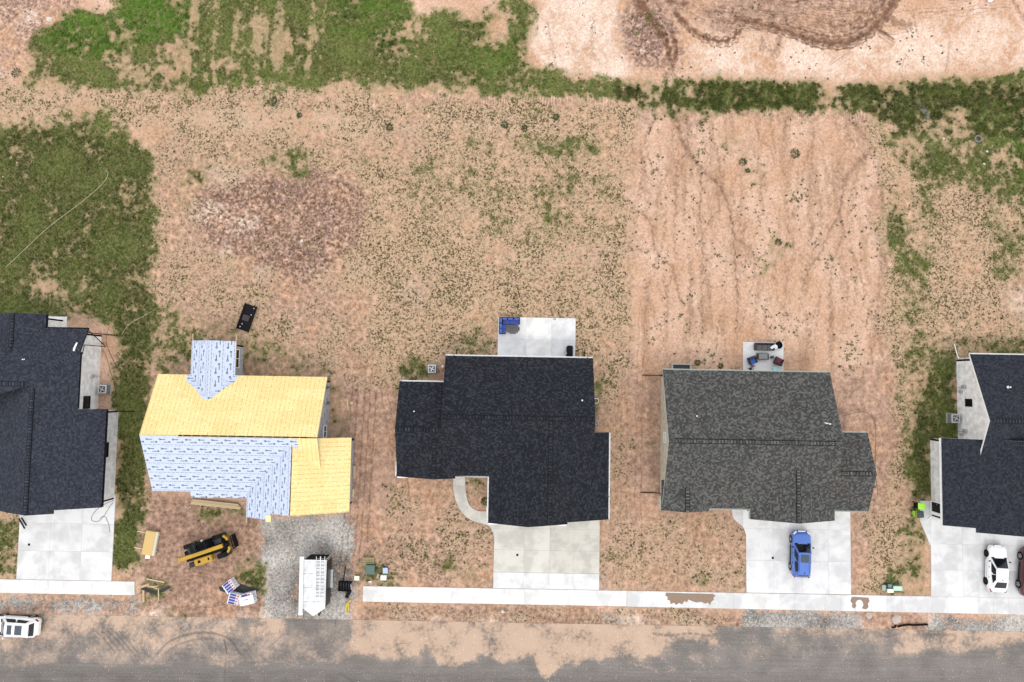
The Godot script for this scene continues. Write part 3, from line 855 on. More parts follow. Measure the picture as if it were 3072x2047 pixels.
# ------------------------------------------------------------------ road
const RX := 2048
const RZ := 288
func build_road() -> void:
	var k := RX / (GW * CELL)
	var z0 := 23.72
	var dust := PackedFloat32Array()
	var dark := PackedFloat32Array()
	dust.resize(RX * RZ)
	dark.resize(RX * RZ)
	var area := func(px: Array, val: float) -> void:
		var poly := pxs(px)
		for j in RZ:
			var z := z0 + (j + 0.5) / k
			var xs := []
			for i in poly.size():
				var p := poly[i]
				var q := poly[(i + 1) % poly.size()]
				if (p.y > z) != (q.y > z):
					xs.append(p.x + (z - p.y) / (q.y - p.y) * (q.x - p.x))
			xs.sort()
			for c in range(0, xs.size() - 1, 2):
				for i in range(maxi(0, int((xs[c] - GX0) * k)), mini(RX, int((xs[c + 1] - GX0) * k) + 1)):
					dust[j * RX + i] = maxf(dust[j * RX + i], val)
	var line := func(px: Array, w: float, val: float, dash: float, into: PackedFloat32Array) -> void:
		var pts := []
		for i in range(0, px.size(), 2):
			pts.append(P(px[i], px[i + 1]))
		pts = curve(pts, 12)
		var run := 0.0
		for i in pts.size() - 1:
			var n := int(pts[i].distance_to(pts[i + 1]) / 0.05) + 1
			for t in n:
				run += 0.05
				if dash > 0.0 and fmod(run, dash) > dash * 0.55:
					continue
				var p: Vector3 = pts[i].lerp(pts[i + 1], float(t) / n)
				var ci := (p.x - GX0) * k
				var cj := (p.z - z0) * k
				var r := w / 60.0 * k
				for j in range(maxi(0, int(cj - r)), mini(RZ, int(cj + r) + 2)):
					for i2 in range(maxi(0, int(ci - r)), mini(RX, int(ci + r) + 2)):
						var d := Vector2(i2 - ci, j - cj).length() / r
						if d < 1.0:
							into[j * RX + i2] = maxf(into[j * RX + i2], val * (1.0 - d * d))
	area.call([-200, 1800, 740, 1830, 720, 1900, 560, 1935, 400, 1930, 300, 1890, 120, 1930, -200, 1940], 0.5)
	area.call([200, 1830, 440, 1840, 400, 1890, 330, 1915, 280, 1890, 200, 1880], 0.62)
	area.call([420, 1835, 520, 1845, 500, 1868, 430, 1872], 0.9)
	area.call([-200, 1900, 1080, 1900, 1080, 1985, 640, 1995, -200, 1990], 0.3)
	area.call([-200, 1840, 3300, 1860, 3300, 1985, -200, 1975], 0.16)
	area.call([770, 1860, 850, 1855, 835, 1880, 830, 1905, 790, 1915, 755, 1905, 745, 1890], 0.72)
	area.call([1060, 1830, 1800, 1850, 2160, 1860, 2140, 1905, 2090, 1930, 1960, 1950, 1925, 1955, 1915, 1985, 1905, 1955, 1830, 1985, 1800, 2008, 1780, 1980, 1730, 1992, 1720, 1975, 1660, 2005, 1640, 2020, 1610, 2020, 1600, 1975, 1560, 1990, 1540, 1970, 1450, 1975, 1430, 1965, 1420, 1990, 1362, 1978, 1358, 2004, 1330, 2008, 1312, 2006, 1310, 1955, 1260, 1945, 1160, 1962, 1060, 1970], 0.86)
	area.call([2720, 1860, 3300, 1870, 3300, 1930, 3060, 1930, 2990, 1965, 2720, 1962, 2680, 1930], 0.6)
	area.call([2560, 1850, 2760, 1860, 2760, 1910, 2560, 1905], 0.45)
	area.call([2200, 1870, 2560, 1870, 2560, 1900, 2200, 1895], 0.4)
	line.call([680, 1996, 760, 1992, 900, 1985, 1000, 1975, 1100, 1962], 10, 0.6, 0.0, dust)
	line.call([0, 1985, 150, 1984, 300, 1992, 400, 1990], 6, 0.4, 0.0, dust)
	line.call([1850, 1978, 1900, 1990, 1960, 2005, 2020, 2026, 2110, 2045, 2200, 2070], 8, 0.85, 0.0, dust)
	line.call([2000, 1946, 2050, 1968, 2100, 1990, 2150, 2008, 2230, 2032, 2300, 2050], 6, 0.6, 0.5, dust)
	line.call([2520, 1930, 2550, 1960], 5, 0.5, 0.0, dust)
	line.call([2560, 1950, 2590, 1976], 5, 0.4, 0.0, dust)
	line.call([650, 1870, 690, 1905], 8, 0.4, 0.0, dust)
	line.call([790, 1915, 800, 1950], 6, 0.5, 0.0, dust)
	line.call([760, 1930, 745, 1955], 6, 0.4, 0.0, dust)
	for x in [300, 318, 336, 352, 368]:           # a fan of shovel-wide mud streaks
		line.call([x - 12, 1893, x + 18, 1925, x + 44, 1958], 5, 0.55, 0.0, dark)
		line.call([x - 4, 1893, x + 27, 1925, x + 52, 1958], 4, 0.65, 0.0, dust)
	line.call([470, 1962, 500, 1930, 545, 1908, 600, 1898, 650, 1902, 690, 1920, 715, 1955, 722, 1962], 9, 0.6, 0.22, dark)
	line.call([495, 1962, 530, 1935, 590, 1918, 640, 1915], 9, 0.4, 0.22, dark)
	line.call([672, 1920, 680, 1962], 6, 0.75, 0.0, dark)
	line.call([675, 1990, 672, 2047], 7, 0.4, 0.2, dark)
	line.call([530, 1960, 600, 1972, 660, 1985], 8, 0.3, 0.2, dark)
	line.call([810, 1940, 850, 1900], 7, 0.3, 0.3, dark)
	line.call([1005, 1860, 1005, 1880], 5, 0.7, 0.0, dark)
	line.call([1180, 1932, 1220, 1930], 3, 0.5, 0.0, dark)
	line.call([1960, 1900, 2010, 1906, 2070, 1900, 2120, 1906, 2150, 1902], 10, 0.55, 0.7, dark)
	line.call([2740, 1905, 2860, 1905, 2850, 1930], 12, 0.4, 0.0, dark)
	line.call([1020, 2020, 1060, 2047], 8, 0.35, 0.2, dark)
	var wn := FastNoiseLite.new()
	wn.frequency = 0.012
	wn.fractal_octaves = 5
	wn.seed = 31
	var src := dust.duplicate()
	for j in RZ:
		for i in RX:
			var u := int(wn.get_noise_2d(i, j) * 20.0)
			var v := int(wn.get_noise_2d(i + 5000, j) * 20.0)
			dust[j * RX + i] = src[clampi(j + v, 0, RZ - 1) * RX + clampi(i + u, 0, RX - 1)]
	var di := Image.create_from_data(RX, RZ, false, Image.FORMAT_RF, dust.to_byte_array())
	di.resize(RX / 10, RZ / 10, Image.INTERPOLATE_LANCZOS)
	di.resize(RX, RZ, Image.INTERPOLATE_BILINEAR)
	var wide := di.get_data().to_float32_array()
	for i in dust.size():
		dust[i] = dust[i] * 0.3 + wide[i] * 0.7
	var n1 := noise_bytes(0.02, 5, 51)
	var n2 := noise_bytes(0.12, 3, 52)
	var n3 := noise_bytes(0.45, 2, 53)
	var st := FastNoiseLite.new()
	st.frequency = 0.05
	st.seed = 7
	var out := PackedByteArray()
	out.resize(RX * RZ * 3)
	for j in RZ:
		for i in RX:
			var q := j * RX + i
			var a := n1[q] / 255.0
			var b := n2[q] / 255.0
			var c := n3[q] / 255.0
			var far := clampf((j / k - 4.6 + (a - 0.5) * 2.0) * 1.3, 0.0, 1.0)         # the outer lane is swept cleaner
			var v := 0.160 - 0.030 * far + (a - 0.5) * 0.06 + (c - 0.5) * 0.07 + st.get_noise_2d(i * 0.12, j * 5.0) * 0.025
			var r := v * 1.06
			var g := v * 0.96
			var bl := v * 0.90
			var m := clampf((dust[q] - 0.13 + ((a - 0.5) * 1.3 + (b - 0.5) * 0.9 + (c - 0.5) * 0.5) * minf(1.0, dust[q] * 1.6)) * 1.35, 0.0, 0.92)
			r += (0.40 + 0.07 * a - r) * m; g += (0.285 + 0.06 * a - g) * m; bl += (0.205 + 0.06 * a - bl) * m
			m = dark[q] * (0.4 + b)
			r += (0.07 - r) * m; g += (0.06 - g) * m; bl += (0.053 - bl) * m
			if c > 0.80 and b > 0.62 and a > 0.42:
				r += 0.22; g += 0.21; bl += 0.2
			var s := 0.86 + 0.28 * c
			var col := Color(clampf(r * s, 0, 1), clampf(g * s, 0, 1), clampf(bl * s, 0, 1)).linear_to_srgb()
			out[q * 3] = int(col.r * 255.0); out[q * 3 + 1] = int(col.g * 255.0); out[q * 3 + 2] = int(col.b * 255.0)
	var m2 := StandardMaterial3D.new()
	m2.resource_name = "dusty_asphalt"
	m2.albedo_texture = ImageTexture.create_from_image(Image.create_from_data(RX, RZ, false, Image.FORMAT_RGB8, out))
	m2.roughness = 0.9
	m2.metallic_specular = 0.2
	m2.texture_repeat = false
	var s2 := tool()
	var z1 := z0 + RZ / k
	var y := 0.02
	var ext := func(xa: float, xb: float, ua: float, ub: float) -> void:
		var v := [Vector3(xa, y, z1), Vector3(xb, y, z1), Vector3(xb, y, z0), Vector3(xa, y, z0)]
		var uv := [Vector2(ua, 1), Vector2(ub, 1), Vector2(ub, 0), Vector2(ua, 0)]
		for t in [0, 2, 1, 0, 3, 2]:
			s2.set_uv(uv[t])
			s2.add_vertex(v[t])
	ext.call(GX0, -GX0, 0.0, 1.0)
	ext.call(-GX0, -GX0 + 120.0, 1.0, 0.0)
	ext.call(GX0 - 120.0, GX0, 1.0, 0.0)
	var o := put("road", s2, m2, self)
	o.set_meta("kind", "structure")
	tag(o, "dusty grey asphalt street with tan dirt tracked over it", "road")

# ------------------------------------------------------------------ concrete
func slabs(parent: Node3D, called: String, poly: PackedVector2Array, xs: Array, zs: Array, top: float, mats: Array, joint := 0.007) -> void:
	no_plant_polys.append(poly)
	for i in xs.size() - 1:
		for j in zs.size() - 1:
			var cell := PackedVector2Array([Vector2(xs[i] + joint, zs[j] + joint), Vector2(xs[i + 1] - joint, zs[j] + joint), Vector2(xs[i + 1] - joint, zs[j + 1] - joint), Vector2(xs[i] + joint, zs[j + 1] - joint)])
			for piece in Geometry2D.intersect_polygons(cell, poly):
				if Geometry2D.is_polygon_clockwise(piece) and false:
					continue
				var s := tool()
				prism(s, piece, -0.1, top + rng.randf_range(-0.003, 0.003))
				put(called, s, mats[(i * 5 + j * 3 + int(absf(xs[i]) * 7.0)) % mats.size()], parent)
	# the joint's bottom: packed sand a little lower than the slabs
	var b := tool()
	prism(b, Geometry2D.offset_polygon(poly, -0.02)[0], -0.12, top - 0.015)
	put("joint_bed", b, mat("joint_sand", Color(0.34, 0.32, 0.3), 0.95), parent)

func spaced(a: float, b: float, step: float) -> Array:
	var n := maxi(1, int(round((b - a) / step)))
	var out := []
	for i in n + 1:
		out.append(lerpf(a, b, float(i) / n))
	return out

func concrete_texture(sd: int, lo: float) -> ImageTexture:
	var n := FastNoiseLite.new()
	n.frequency = 0.006
	n.fractal_octaves = 6
	n.fractal_gain = 0.62
	n.seed = sd
	var im := n.get_seamless_image(512, 512)
	im.convert(Image.FORMAT_L8)
	var d := im.get_data()
	for i in d.size():
		d[i] = int(lerpf(lo, 1.0, smoothstep(0.2, 0.75, d[i] / 255.0)) * 255.0)
	return ImageTexture.create_from_image(Image.create_from_data(512, 512, false, Image.FORMAT_L8, d))

func build_concrete() -> void:
	T.stain = concrete_texture(5, 0.90)
	var white := [mat("concrete_white", Color(0.68, 0.675, 0.665), 0.85, 0, "stain", 0.11), mat("concrete_white_b", Color(0.655, 0.65, 0.645), 0.85, 0, "stain", 0.13)]
	var grey := [mat("concrete_pale", Color(0.60, 0.60, 0.61), 0.85, 0, "stain", 0.10), mat("concrete_pale_b", Color(0.59, 0.59, 0.60), 0.85, 0, "stain", 0.12)]
	var beige := [mat("concrete_beige", Color(0.53, 0.515, 0.47), 0.85, 0, "stain", 0.14), mat("concrete_beige_b", Color(0.50, 0.48, 0.435), 0.85, 0, "stain", 0.16), mat("concrete_beige_c", Color(0.55, 0.535, 0.495), 0.85, 0, "stain", 0.12)]
	# sidewalk: two lengths with a gap where the unfinished lot is
	var w := structure("sidewalk")
	tag(w, "near white concrete sidewalk of square slabs along the street", "sidewalk")
	slabs(w, "paving_slab", pv([-58.0, 20.42, -36.72, 20.42, -36.62, 21.72, -58.0, 21.72]), spaced(-58.0, -36.5, 1.45), [20.42, 21.72], 0.07, white, 0.006)
	slabs(w, "paving_slab", pv([-14.25, 20.46, 11.6, 20.46, 11.6, 21.94, -14.25, 21.94]), spaced(-14.25, 11.6, 1.44), [20.46, 21.94], 0.07, white, 0.006)
	slabs(w, "paving_slab", pv([11.62, 20.46, 58.0, 20.5, 58.0, 22.08, 11.62, 21.96]), spaced(11.62, 58.0, 1.5), [20.46, 22.09], 0.07, [grey[0], white[1], grey[1]], 0.006)
	# driveways, walks and patios
	var d := structure("driveway")
	tag(d, "pale concrete driveway of the navy roofed house", "driveway")
	var p := PackedVector2Array([Vector2(-38.98, 20.38), Vector2(-38.98, 12.0), Vector2(-49.0, 12.0), Vector2(-49.0, 12.9), Vector2(-48.55, 13.6), Vector2(-48.3, 14.6), Vector2(-48.3, 20.38)])
	slabs(d, "concrete_slab", p, [-49.1, -45.2, -42.1, -38.9], [12.0, 14.9, 17.6, 20.4], 0.075, grey)
	d = structure("driveway")
	tag(d, "beige stained concrete driveway of the dark slate house", "driveway")
	var walk := [Vector2(8.9, 18.86), Vector2(8.9, 12.5), Vector2(-2.3, 12.5)]
	for q in curve([P(1458, 1534), P(1430, 1532), P(1408, 1515), P(1398, 1480), P(1395, 1425), P(1395, 1405)], 5):
		walk.append(Vector2(q.x, q.z))
	for q in curve([P(1360, 1405), P(1360, 1430), P(1362, 1480), P(1380, 1530), P(1412, 1560), P(1445, 1570), P(1470, 1582), P(1483, 1612)], 5):
		walk.append(Vector2(q.x, q.z))
	walk.append(Vector2(-1.5, 18.86))
	slabs(d, "concrete_slab", PackedVector2Array(walk), [-7.0, -1.5, 1.5, 4.0, 6.35, 8.9], [8.0, 10.6, 13.0, 14.6, 16.7, 18.87], 0.075, beige)
	slabs(d, "concrete_slab", pv([-1.5, 18.875, 8.9, 18.875, 8.9, 20.42, -1.5, 20.42]), [-1.5, 1.5, 4.0, 6.35, 8.9], [18.875, 20.43], 0.075, grey)
	d = structure("driveway")
	tag(d, "clean pale concrete driveway of the grey roofed house with a blue car", "driveway")
	walk = [Vector2(33.6, 20.42), Vector2(33.6, 11.3), Vector2(19.6, 11.3)]
	for q in curve([P(2196, 1500), P(2196, 1540), P(2206, 1562), P(2228, 1580), P(2238, 1605)], 5):
		walk.append(Vector2(q.x, q.z))
	walk.append(Vector2(23.35, 20.42))
	slabs(d, "concrete_slab", PackedVector2Array(walk), [19.0, 23.0, 26.0, 28.8, 31.4, 33.7], [11.0, 14.2, 17.3, 20.43], 0.075, grey)
	d = structure("driveway")
	tag(d, "pale concrete driveway beside the black roofed house with two parked cars", "driveway")
	slabs(d, "concrete_slab", PackedVector2Array([P2(2793, 1793), P2(2792, 1640), P2(2760, 1562), P2(2760, 1503), P2(2830, 1503), Vector2(58.0, 11.3), Vector2(58.0, 20.46)]), [40.0, 41.5, 44.6, 47.7, 50.8, 53.9, 58.1], [10.8, 12.9, 15.4, 17.9, 20.47], 0.075, grey)
	d = structure("patio")
	tag(d, "white concrete patio with a blue corner sofa behind the dark slate house", "patio")
	slabs(d, "concrete_slab", pv([-1.5, -6.28, 6.28, -6.28, 6.28, -1.8, -1.5, -1.8]), [-1.5, 1.35, 3.9, 6.3], [-6.28, -4.05, -1.7], 0.09, [white[0], grey[0], white[1]])
	d = structure("patio")
	tag(d, "small pale concrete patio with dark furniture behind the grey roofed house", "patio")
	slabs(d, "concrete_slab", pv([23.05, -4.2, 27.1, -4.2, 27.1, -0.9, 23.05, -0.9]), [23.05, 27.1], [-4.2, -0.9], 0.09, [grey[1]])
	d = structure("patio")
	tag(d, "tiny white concrete patio at the back of the navy roofed house", "patio")
	slabs(d, "concrete_slab", pv([-46.6, -5.55, -44.75, -5.55, -44.75, -3.9, -46.6, -3.9]), [-46.6, -44.75], [-5.55, -3.9], 0.09, [white[0]])

# ------------------------------------------------------------------ houses
class Face:
	var poly: PackedVector2Array      # plan outline
	var at: Vector3                   # a point of the plane
	var up: Vector2                   # plan direction that climbs
	var pitch: float
	func y(p: Vector2) -> float:
		return at.y + (p - Vector2(at.x, at.z)).dot(up) * pitch
	func v(p: Vector2, off := 0.0) -> Vector3:
		return Vector3(p.x, y(p) + off, p.y)
	func basis() -> Basis:             # x along the eave, y out of the roof, z down the slope
		var down := Vector3(-up.x, -pitch, -up.y).normalized()
		var x := Vector3(-up.y, 0, up.x)
		return Basis(x, down.cross(x), down)

func face(poly: Array, x: float, h: float, z: float, ux: float, uz: float, pitch: float) -> Face:
	var f := Face.new()
	f.poly = pv(poly)
	f.at = Vector3(x, h, z)
	f.up = Vector2(ux, uz)
	f.pitch = pitch
	return f

func roof_slab(f: Face, called: String, m: Material, edge: Material, parent: Node3D, thick := 0.16, lift := 0.0) -> MeshInstance3D:
	var s := tool()
	var idx := Geometry2D.triangulate_polygon(f.poly)
	for i in range(0, idx.size(), 3):
		var a := f.poly[idx[i]]
		var b := f.poly[idx[i + 1]]
		var c := f.poly[idx[i + 2]]
		if (b - a).cross(c - a) > 0:
			var w := b; b = c; c = w
		tri(s, f.v(a, lift), f.v(b, lift), f.v(c, lift))
		tri(s, f.v(a, -thick), f.v(c, -thick), f.v(b, -thick))
	var o := put(called, s, m, parent)
	var e := tool()
	var turn := 0.0
	for i in f.poly.size():
		turn += f.poly[i].cross(f.poly[(i + 1) % f.poly.size()])
	for i in f.poly.size():
		var a := f.poly[i]
		var b := f.poly[(i + 1) % f.poly.size()]
		if turn < 0:
			var w := a; a = b; b = w
		quad(e, f.v(b, -thick), f.v(a, -thick), f.v(a, lift), f.v(b, lift))
	put("fascia", e, edge, o)
	return o

func spans(poly: PackedVector2Array, o: Vector2, du: Vector2, dv: Vector2, v: float) -> Array:   # where the line v crosses the outline, as u values
	var us := []
	for i in poly.size():
		var p := poly[i] - o
		var q := poly[(i + 1) % poly.size()] - o
		var pv1 := p.dot(dv)
		var qv := q.dot(dv)
		if (pv1 > v) != (qv > v):
			var t := (v - pv1) / (qv - pv1)
			us.append(lerpf(p.dot(du), q.dot(du), t))
	us.sort()
	return us

func tab_mesh() -> ArrayMesh:         # one shingle tab of 1 m x 1 m, to be scaled: thin at the top, thick at the butt
	var s := tool()
	var y0 := 0.001
	var y1 := 0.012
	var a := Vector3(-0.5, y1, 0.5)
	var b := Vector3(0.5, y1, 0.5)
	var c := Vector3(0.5, y0, -0.65)
	var d := Vector3(-0.5, y0, -0.65)
	quad(s, a, b, c, d)
	var e := Vector3(0, -y1, 0)
	quad(s, a + e, b + e, b, a)
	quad(s, b + e, c, c, b)
	return finish(s)

var TAB: ArrayMesh
func shingle(f: Face, parent: Node3D, m: Material, tones: Array, spread := 0.35, blotch := 0.0) -> void:
	if TAB == null:
		TAB = tab_mesh()
	var o := Vector2(f.at.x, f.at.z)
	var dv := f.up
	var du := Vector2(-dv.y, dv.x)
	var lo := INF
	var hi := -INF
	for p in f.poly:
		lo = minf(lo, (p - o).dot(dv))
		hi = maxf(hi, (p - o).dot(dv))
	var k := sqrt(1.0 + f.pitch * f.pitch)
	var e := 0.146
	var rows := int((hi - lo) * k / e)
	var bs := f.basis()
	var xf := []
	var cols := []
	for r in rows + 1:
		var v := lo + (r + 0.5) * e / k
		var us := spans(f.poly, o, du, dv, minf(v, hi - 0.02))
		for i in range(0, us.size() - 1, 2):
			var u: float = us[i]
			var off := 0.06 + 0.15 * fposmod(r * 0.43, 1.0)
			while u < us[i + 1] - 0.02:
				var w := minf(off if off > 0.0 else rng.randf_range(0.13, 0.21), us[i + 1] - u)
				off = -1.0
				var c := o + du * (u + w * 0.5) + dv * v
				if absf(c.x) < 53.0:
					var t: Color = tones[rng.randi() % tones.size()]
					var q := 1.0 + rng.randf_range(-spread, spread)
					var ll := t * q
					if blotch > 0.0:
						ll = ll.lerp(Color(ll.r * 1.35, ll.g * 1.05, ll.b * 0.98), clampf((noise_at(NA, c.x, c.y) - 0.58) * 6.0, 0.0, 1.0) * blotch)
					ll.a = 1.0
					xf.append(Transform3D(Basis(bs.x * (w - 0.006), bs.y * rng.randf_range(0.7, 1.5), bs.z * e), f.v(c, 0.002)))
					cols.append(ll)
				u += w
	tabs(parent, "shingles", TAB, xf, cols, m)

func tabs(parent: Node3D, called: String, mesh: Mesh, xf: Array, cols: Array, m: Material) -> void:
	if xf.is_empty():
		return
	var mm := MultiMesh.new()
	mm.transform_format = MultiMesh.TRANSFORM_3D
	mm.use_colors = true
	mm.mesh = mesh
	mm.instance_count = xf.size()
	for i in xf.size():
		mm.set_instance_transform(i, xf[i])
		mm.set_instance_color(i, cols[i])
	var n := MultiMeshInstance3D.new()
	n.name = called
	n.multimesh = mm
	n.material_override = m
	parent.add_child(n, true)
	n.set_meta("kind", "stuff")

func ridge(parent: Node3D, a: Vector3, b: Vector3, pitch: float, m: Material, tones: Array, vent := true) -> void:   # cap shingles bent over the ridge
	var d := b - a
	var n := int(d.length() / 0.14)
	var f := Basis(d.normalized().cross(Vector3.UP).normalized(), Vector3.UP, -d.normalized())
	var s := tool()
	var w := 0.16
	var drop := w * pitch
	for g in [-1.0, 1.0]:
		var q := [Vector3(0, 0.016, 0.5), Vector3(g * w, -drop + 0.016, 0.5), Vector3(g * w, -drop + 0.001, -0.7), Vector3(0, 0.001, -0.7)]
		if g < 0: q.reverse()
		quad(s, q[0], q[1], q[2], q[3])
		var e := [Vector3(0, 0.016, 0.5), Vector3(g * w, -drop + 0.016, 0.5), Vector3(g * w, -drop, 0.5), Vector3(0, 0, 0.5)]
		if g > 0: e.reverse()
		quad(s, e[0], e[1], e[2], e[3])
	var mesh := finish(s)
	var xf := []
	var cols := []
	var lift := 0.05 if vent else 0.02
	for i in n:
		var p := a + d * (i + 0.5) / n
		var bb := Basis(f.x, Vector3.UP, f.z * 0.14)
		xf.append(Transform3D(bb, p + Vector3.UP * (lift + rng.randf() * 0.004)))
		var c: Color = tones[rng.randi() % tones.size()] * (0.55 if i % 2 else 1.45)
		c.a = 1.0
		cols.append(c)
	tabs(parent, "ridge_caps", mesh, xf, cols, m)
	if vent:
		var v := tool()
		for g in [-1.0, 1.0]:
			box(v, (a + b) * 0.5 + f.x * g * (w + 0.03) + Vector3.UP * (lift - drop - 0.035), Vector3(0.06, 0.06, d.length()), f)
		put("ridge_vent", v, M.black_trim, parent)

func wall(parent: Node3D, a: Vector2, b: Vector2, tops: Array, m: Material, thick := 0.16) -> MeshInstance3D:      # a wall from a to b; tops: [share of the way, height] pairs; the outside is to the right of a-b
	var s := tool()
	var d := (b - a).normalized()
	var inn := Vector2(d.y, -d.x) * thick
	var outl := [[0.0, -0.15]]
	for t in tops:
		outl.append(t)
	outl.append([1.0, -0.15])
	var poly := PackedVector2Array()
	var len := a.distance_to(b)
	for t in outl:
		poly.append(Vector2(t[0] * len, t[1]))
	var f := func(p: Vector2, k: float) -> Vector3:
		var q := a + d * p.x + inn * k
		return Vector3(q.x, p.y, q.y)
	var idx := Geometry2D.triangulate_polygon(poly)
	for i in range(0, idx.size(), 3):
		var p0 := poly[idx[i]]
		var p1 := poly[idx[i + 1]]
		var p2 := poly[idx[i + 2]]
		if (p1 - p0).cross(p2 - p0) < 0:
			var w := p1; p1 = p2; p2 = w
		tri(s, f.call(p0, 0.0), f.call(p1, 0.0), f.call(p2, 0.0))
		tri(s, f.call(p0, 1.0), f.call(p2, 1.0), f.call(p1, 1.0))
	for i in poly.size():
		var p0 := poly[i]
		var p1 := poly[(i + 1) % poly.size()]
		quad(s, f.call(p0, 0.0), f.call(p0, 1.0), f.call(p1, 1.0), f.call(p1, 0.0))
	return put("wall", s, m, parent)

func gutter(parent: Node3D, a: Vector3, b: Vector3, out: Vector3, m: Material) -> void:     # an open K-style gutter with hanger straps
	var s := tool()
	var d := (b - a).normalized()
	var f := Basis(out, Vector3.UP, out.cross(Vector3.UP))
	var len := a.distance_to(b)
	var c := (a + b) * 0.5
	box(s, c + out * 0.055 + Vector3(0, -0.13, 0), Vector3(0.10, 0.012, len), f)
	box(s, c + out * 0.112 + Vector3(0, -0.072, 0), Vector3(0.02, 0.13, len), f)
	for e in [-1.0, 1.0]:
		box(s, c + d * e * (len * 0.5 - 0.006) + out * 0.06 + Vector3(0, -0.075, 0), Vector3(0.11, 0.12, 0.012), f)
	var g := put("gutter", s, m, parent)
	var h := tool()
	var n := maxi(2, int(len / 0.75))
	for i in n:
		box(h, a + (b - a) * ((i + 0.5) / n) + out * 0.06 + Vector3(0, -0.02, 0), Vector3(0.12, 0.012, 0.03), f)
	put("hanger", h, m, g).set_meta("kind", "stuff")

func downspout(parent: Node3D, eave: Vector3, wall_at: Vector3, foot: Vector3, m: Material) -> void:
	var s := tool()
	tube(s, [eave, Vector3(wall_at.x, eave.y - 0.35, wall_at.z), Vector3(wall_at.x, 0.25, wall_at.z), Vector3(wall_at.x, 0.12, wall_at.z).lerp(foot, 0.15), foot], 0.045, 6)
	put("downspout", s, m, parent)

func window(parent: Node3D, c: Vector3, out: Vector3, w: float, h: float, frame_m: Material) -> void:
	var f := Basis(out.cross(Vector3.UP).normalized() * -1.0, Vector3.UP, out)
	var s := tool()
	for g in [-1.0, 1.0]:
		box(s, Vector3(g * (w * 0.5 + 0.03), 0, 0.03), Vector3(0.07, h + 0.13, 0.08))
		box(s, Vector3(0, g * (h * 0.5 + 0.03), 0.03), Vector3(w, 0.07, 0.08))
	box(s, Vector3(0, 0, 0.02), Vector3(0.045, h, 0.05))
	var o := put("window", s, frame_m, parent, c, f)
	for g in [-1.0, 1.0]:
		var p := tool()
		box(p, Vector3(g * (w * 0.25 + 0.011), 0, 0.012), Vector3(w * 0.5 - 0.023, h, 0.012))
		put("pane", p, M.glass_dark, o)

func vent_pipe(parent: Node3D, at: Vector3, h := 0.35, r := 0.05, m: Material = null) -> void:
	var s := tool()
	cyl(s, at - Vector3(0, 0.1, 0), at + Vector3(0, h, 0), r, r, 10)
	cyl(s, at - Vector3(0, 0.05, 0), at + Vector3(0, 0.08, 0), r * 2.2, r * 1.2, 10)
	put("vent_pipe", s, m if m else M.white_trim, parent)

func keep_clear(x0: float, z0: float, x1: float, z1: float) -> void:
	no_plants.append(Rect2(x0, z0, x1 - x0, z1 - z0))

func build_houses() -> void:
	var sh := leaf_material("asphalt_shingle")
	sh.roughness = 0.9
	sh.cull_mode = BaseMaterial3D.CULL_BACK
	house_navy(sh)
	house_unfinished()
	house_slate(sh)
	house_grey(sh)
	house_black(sh)

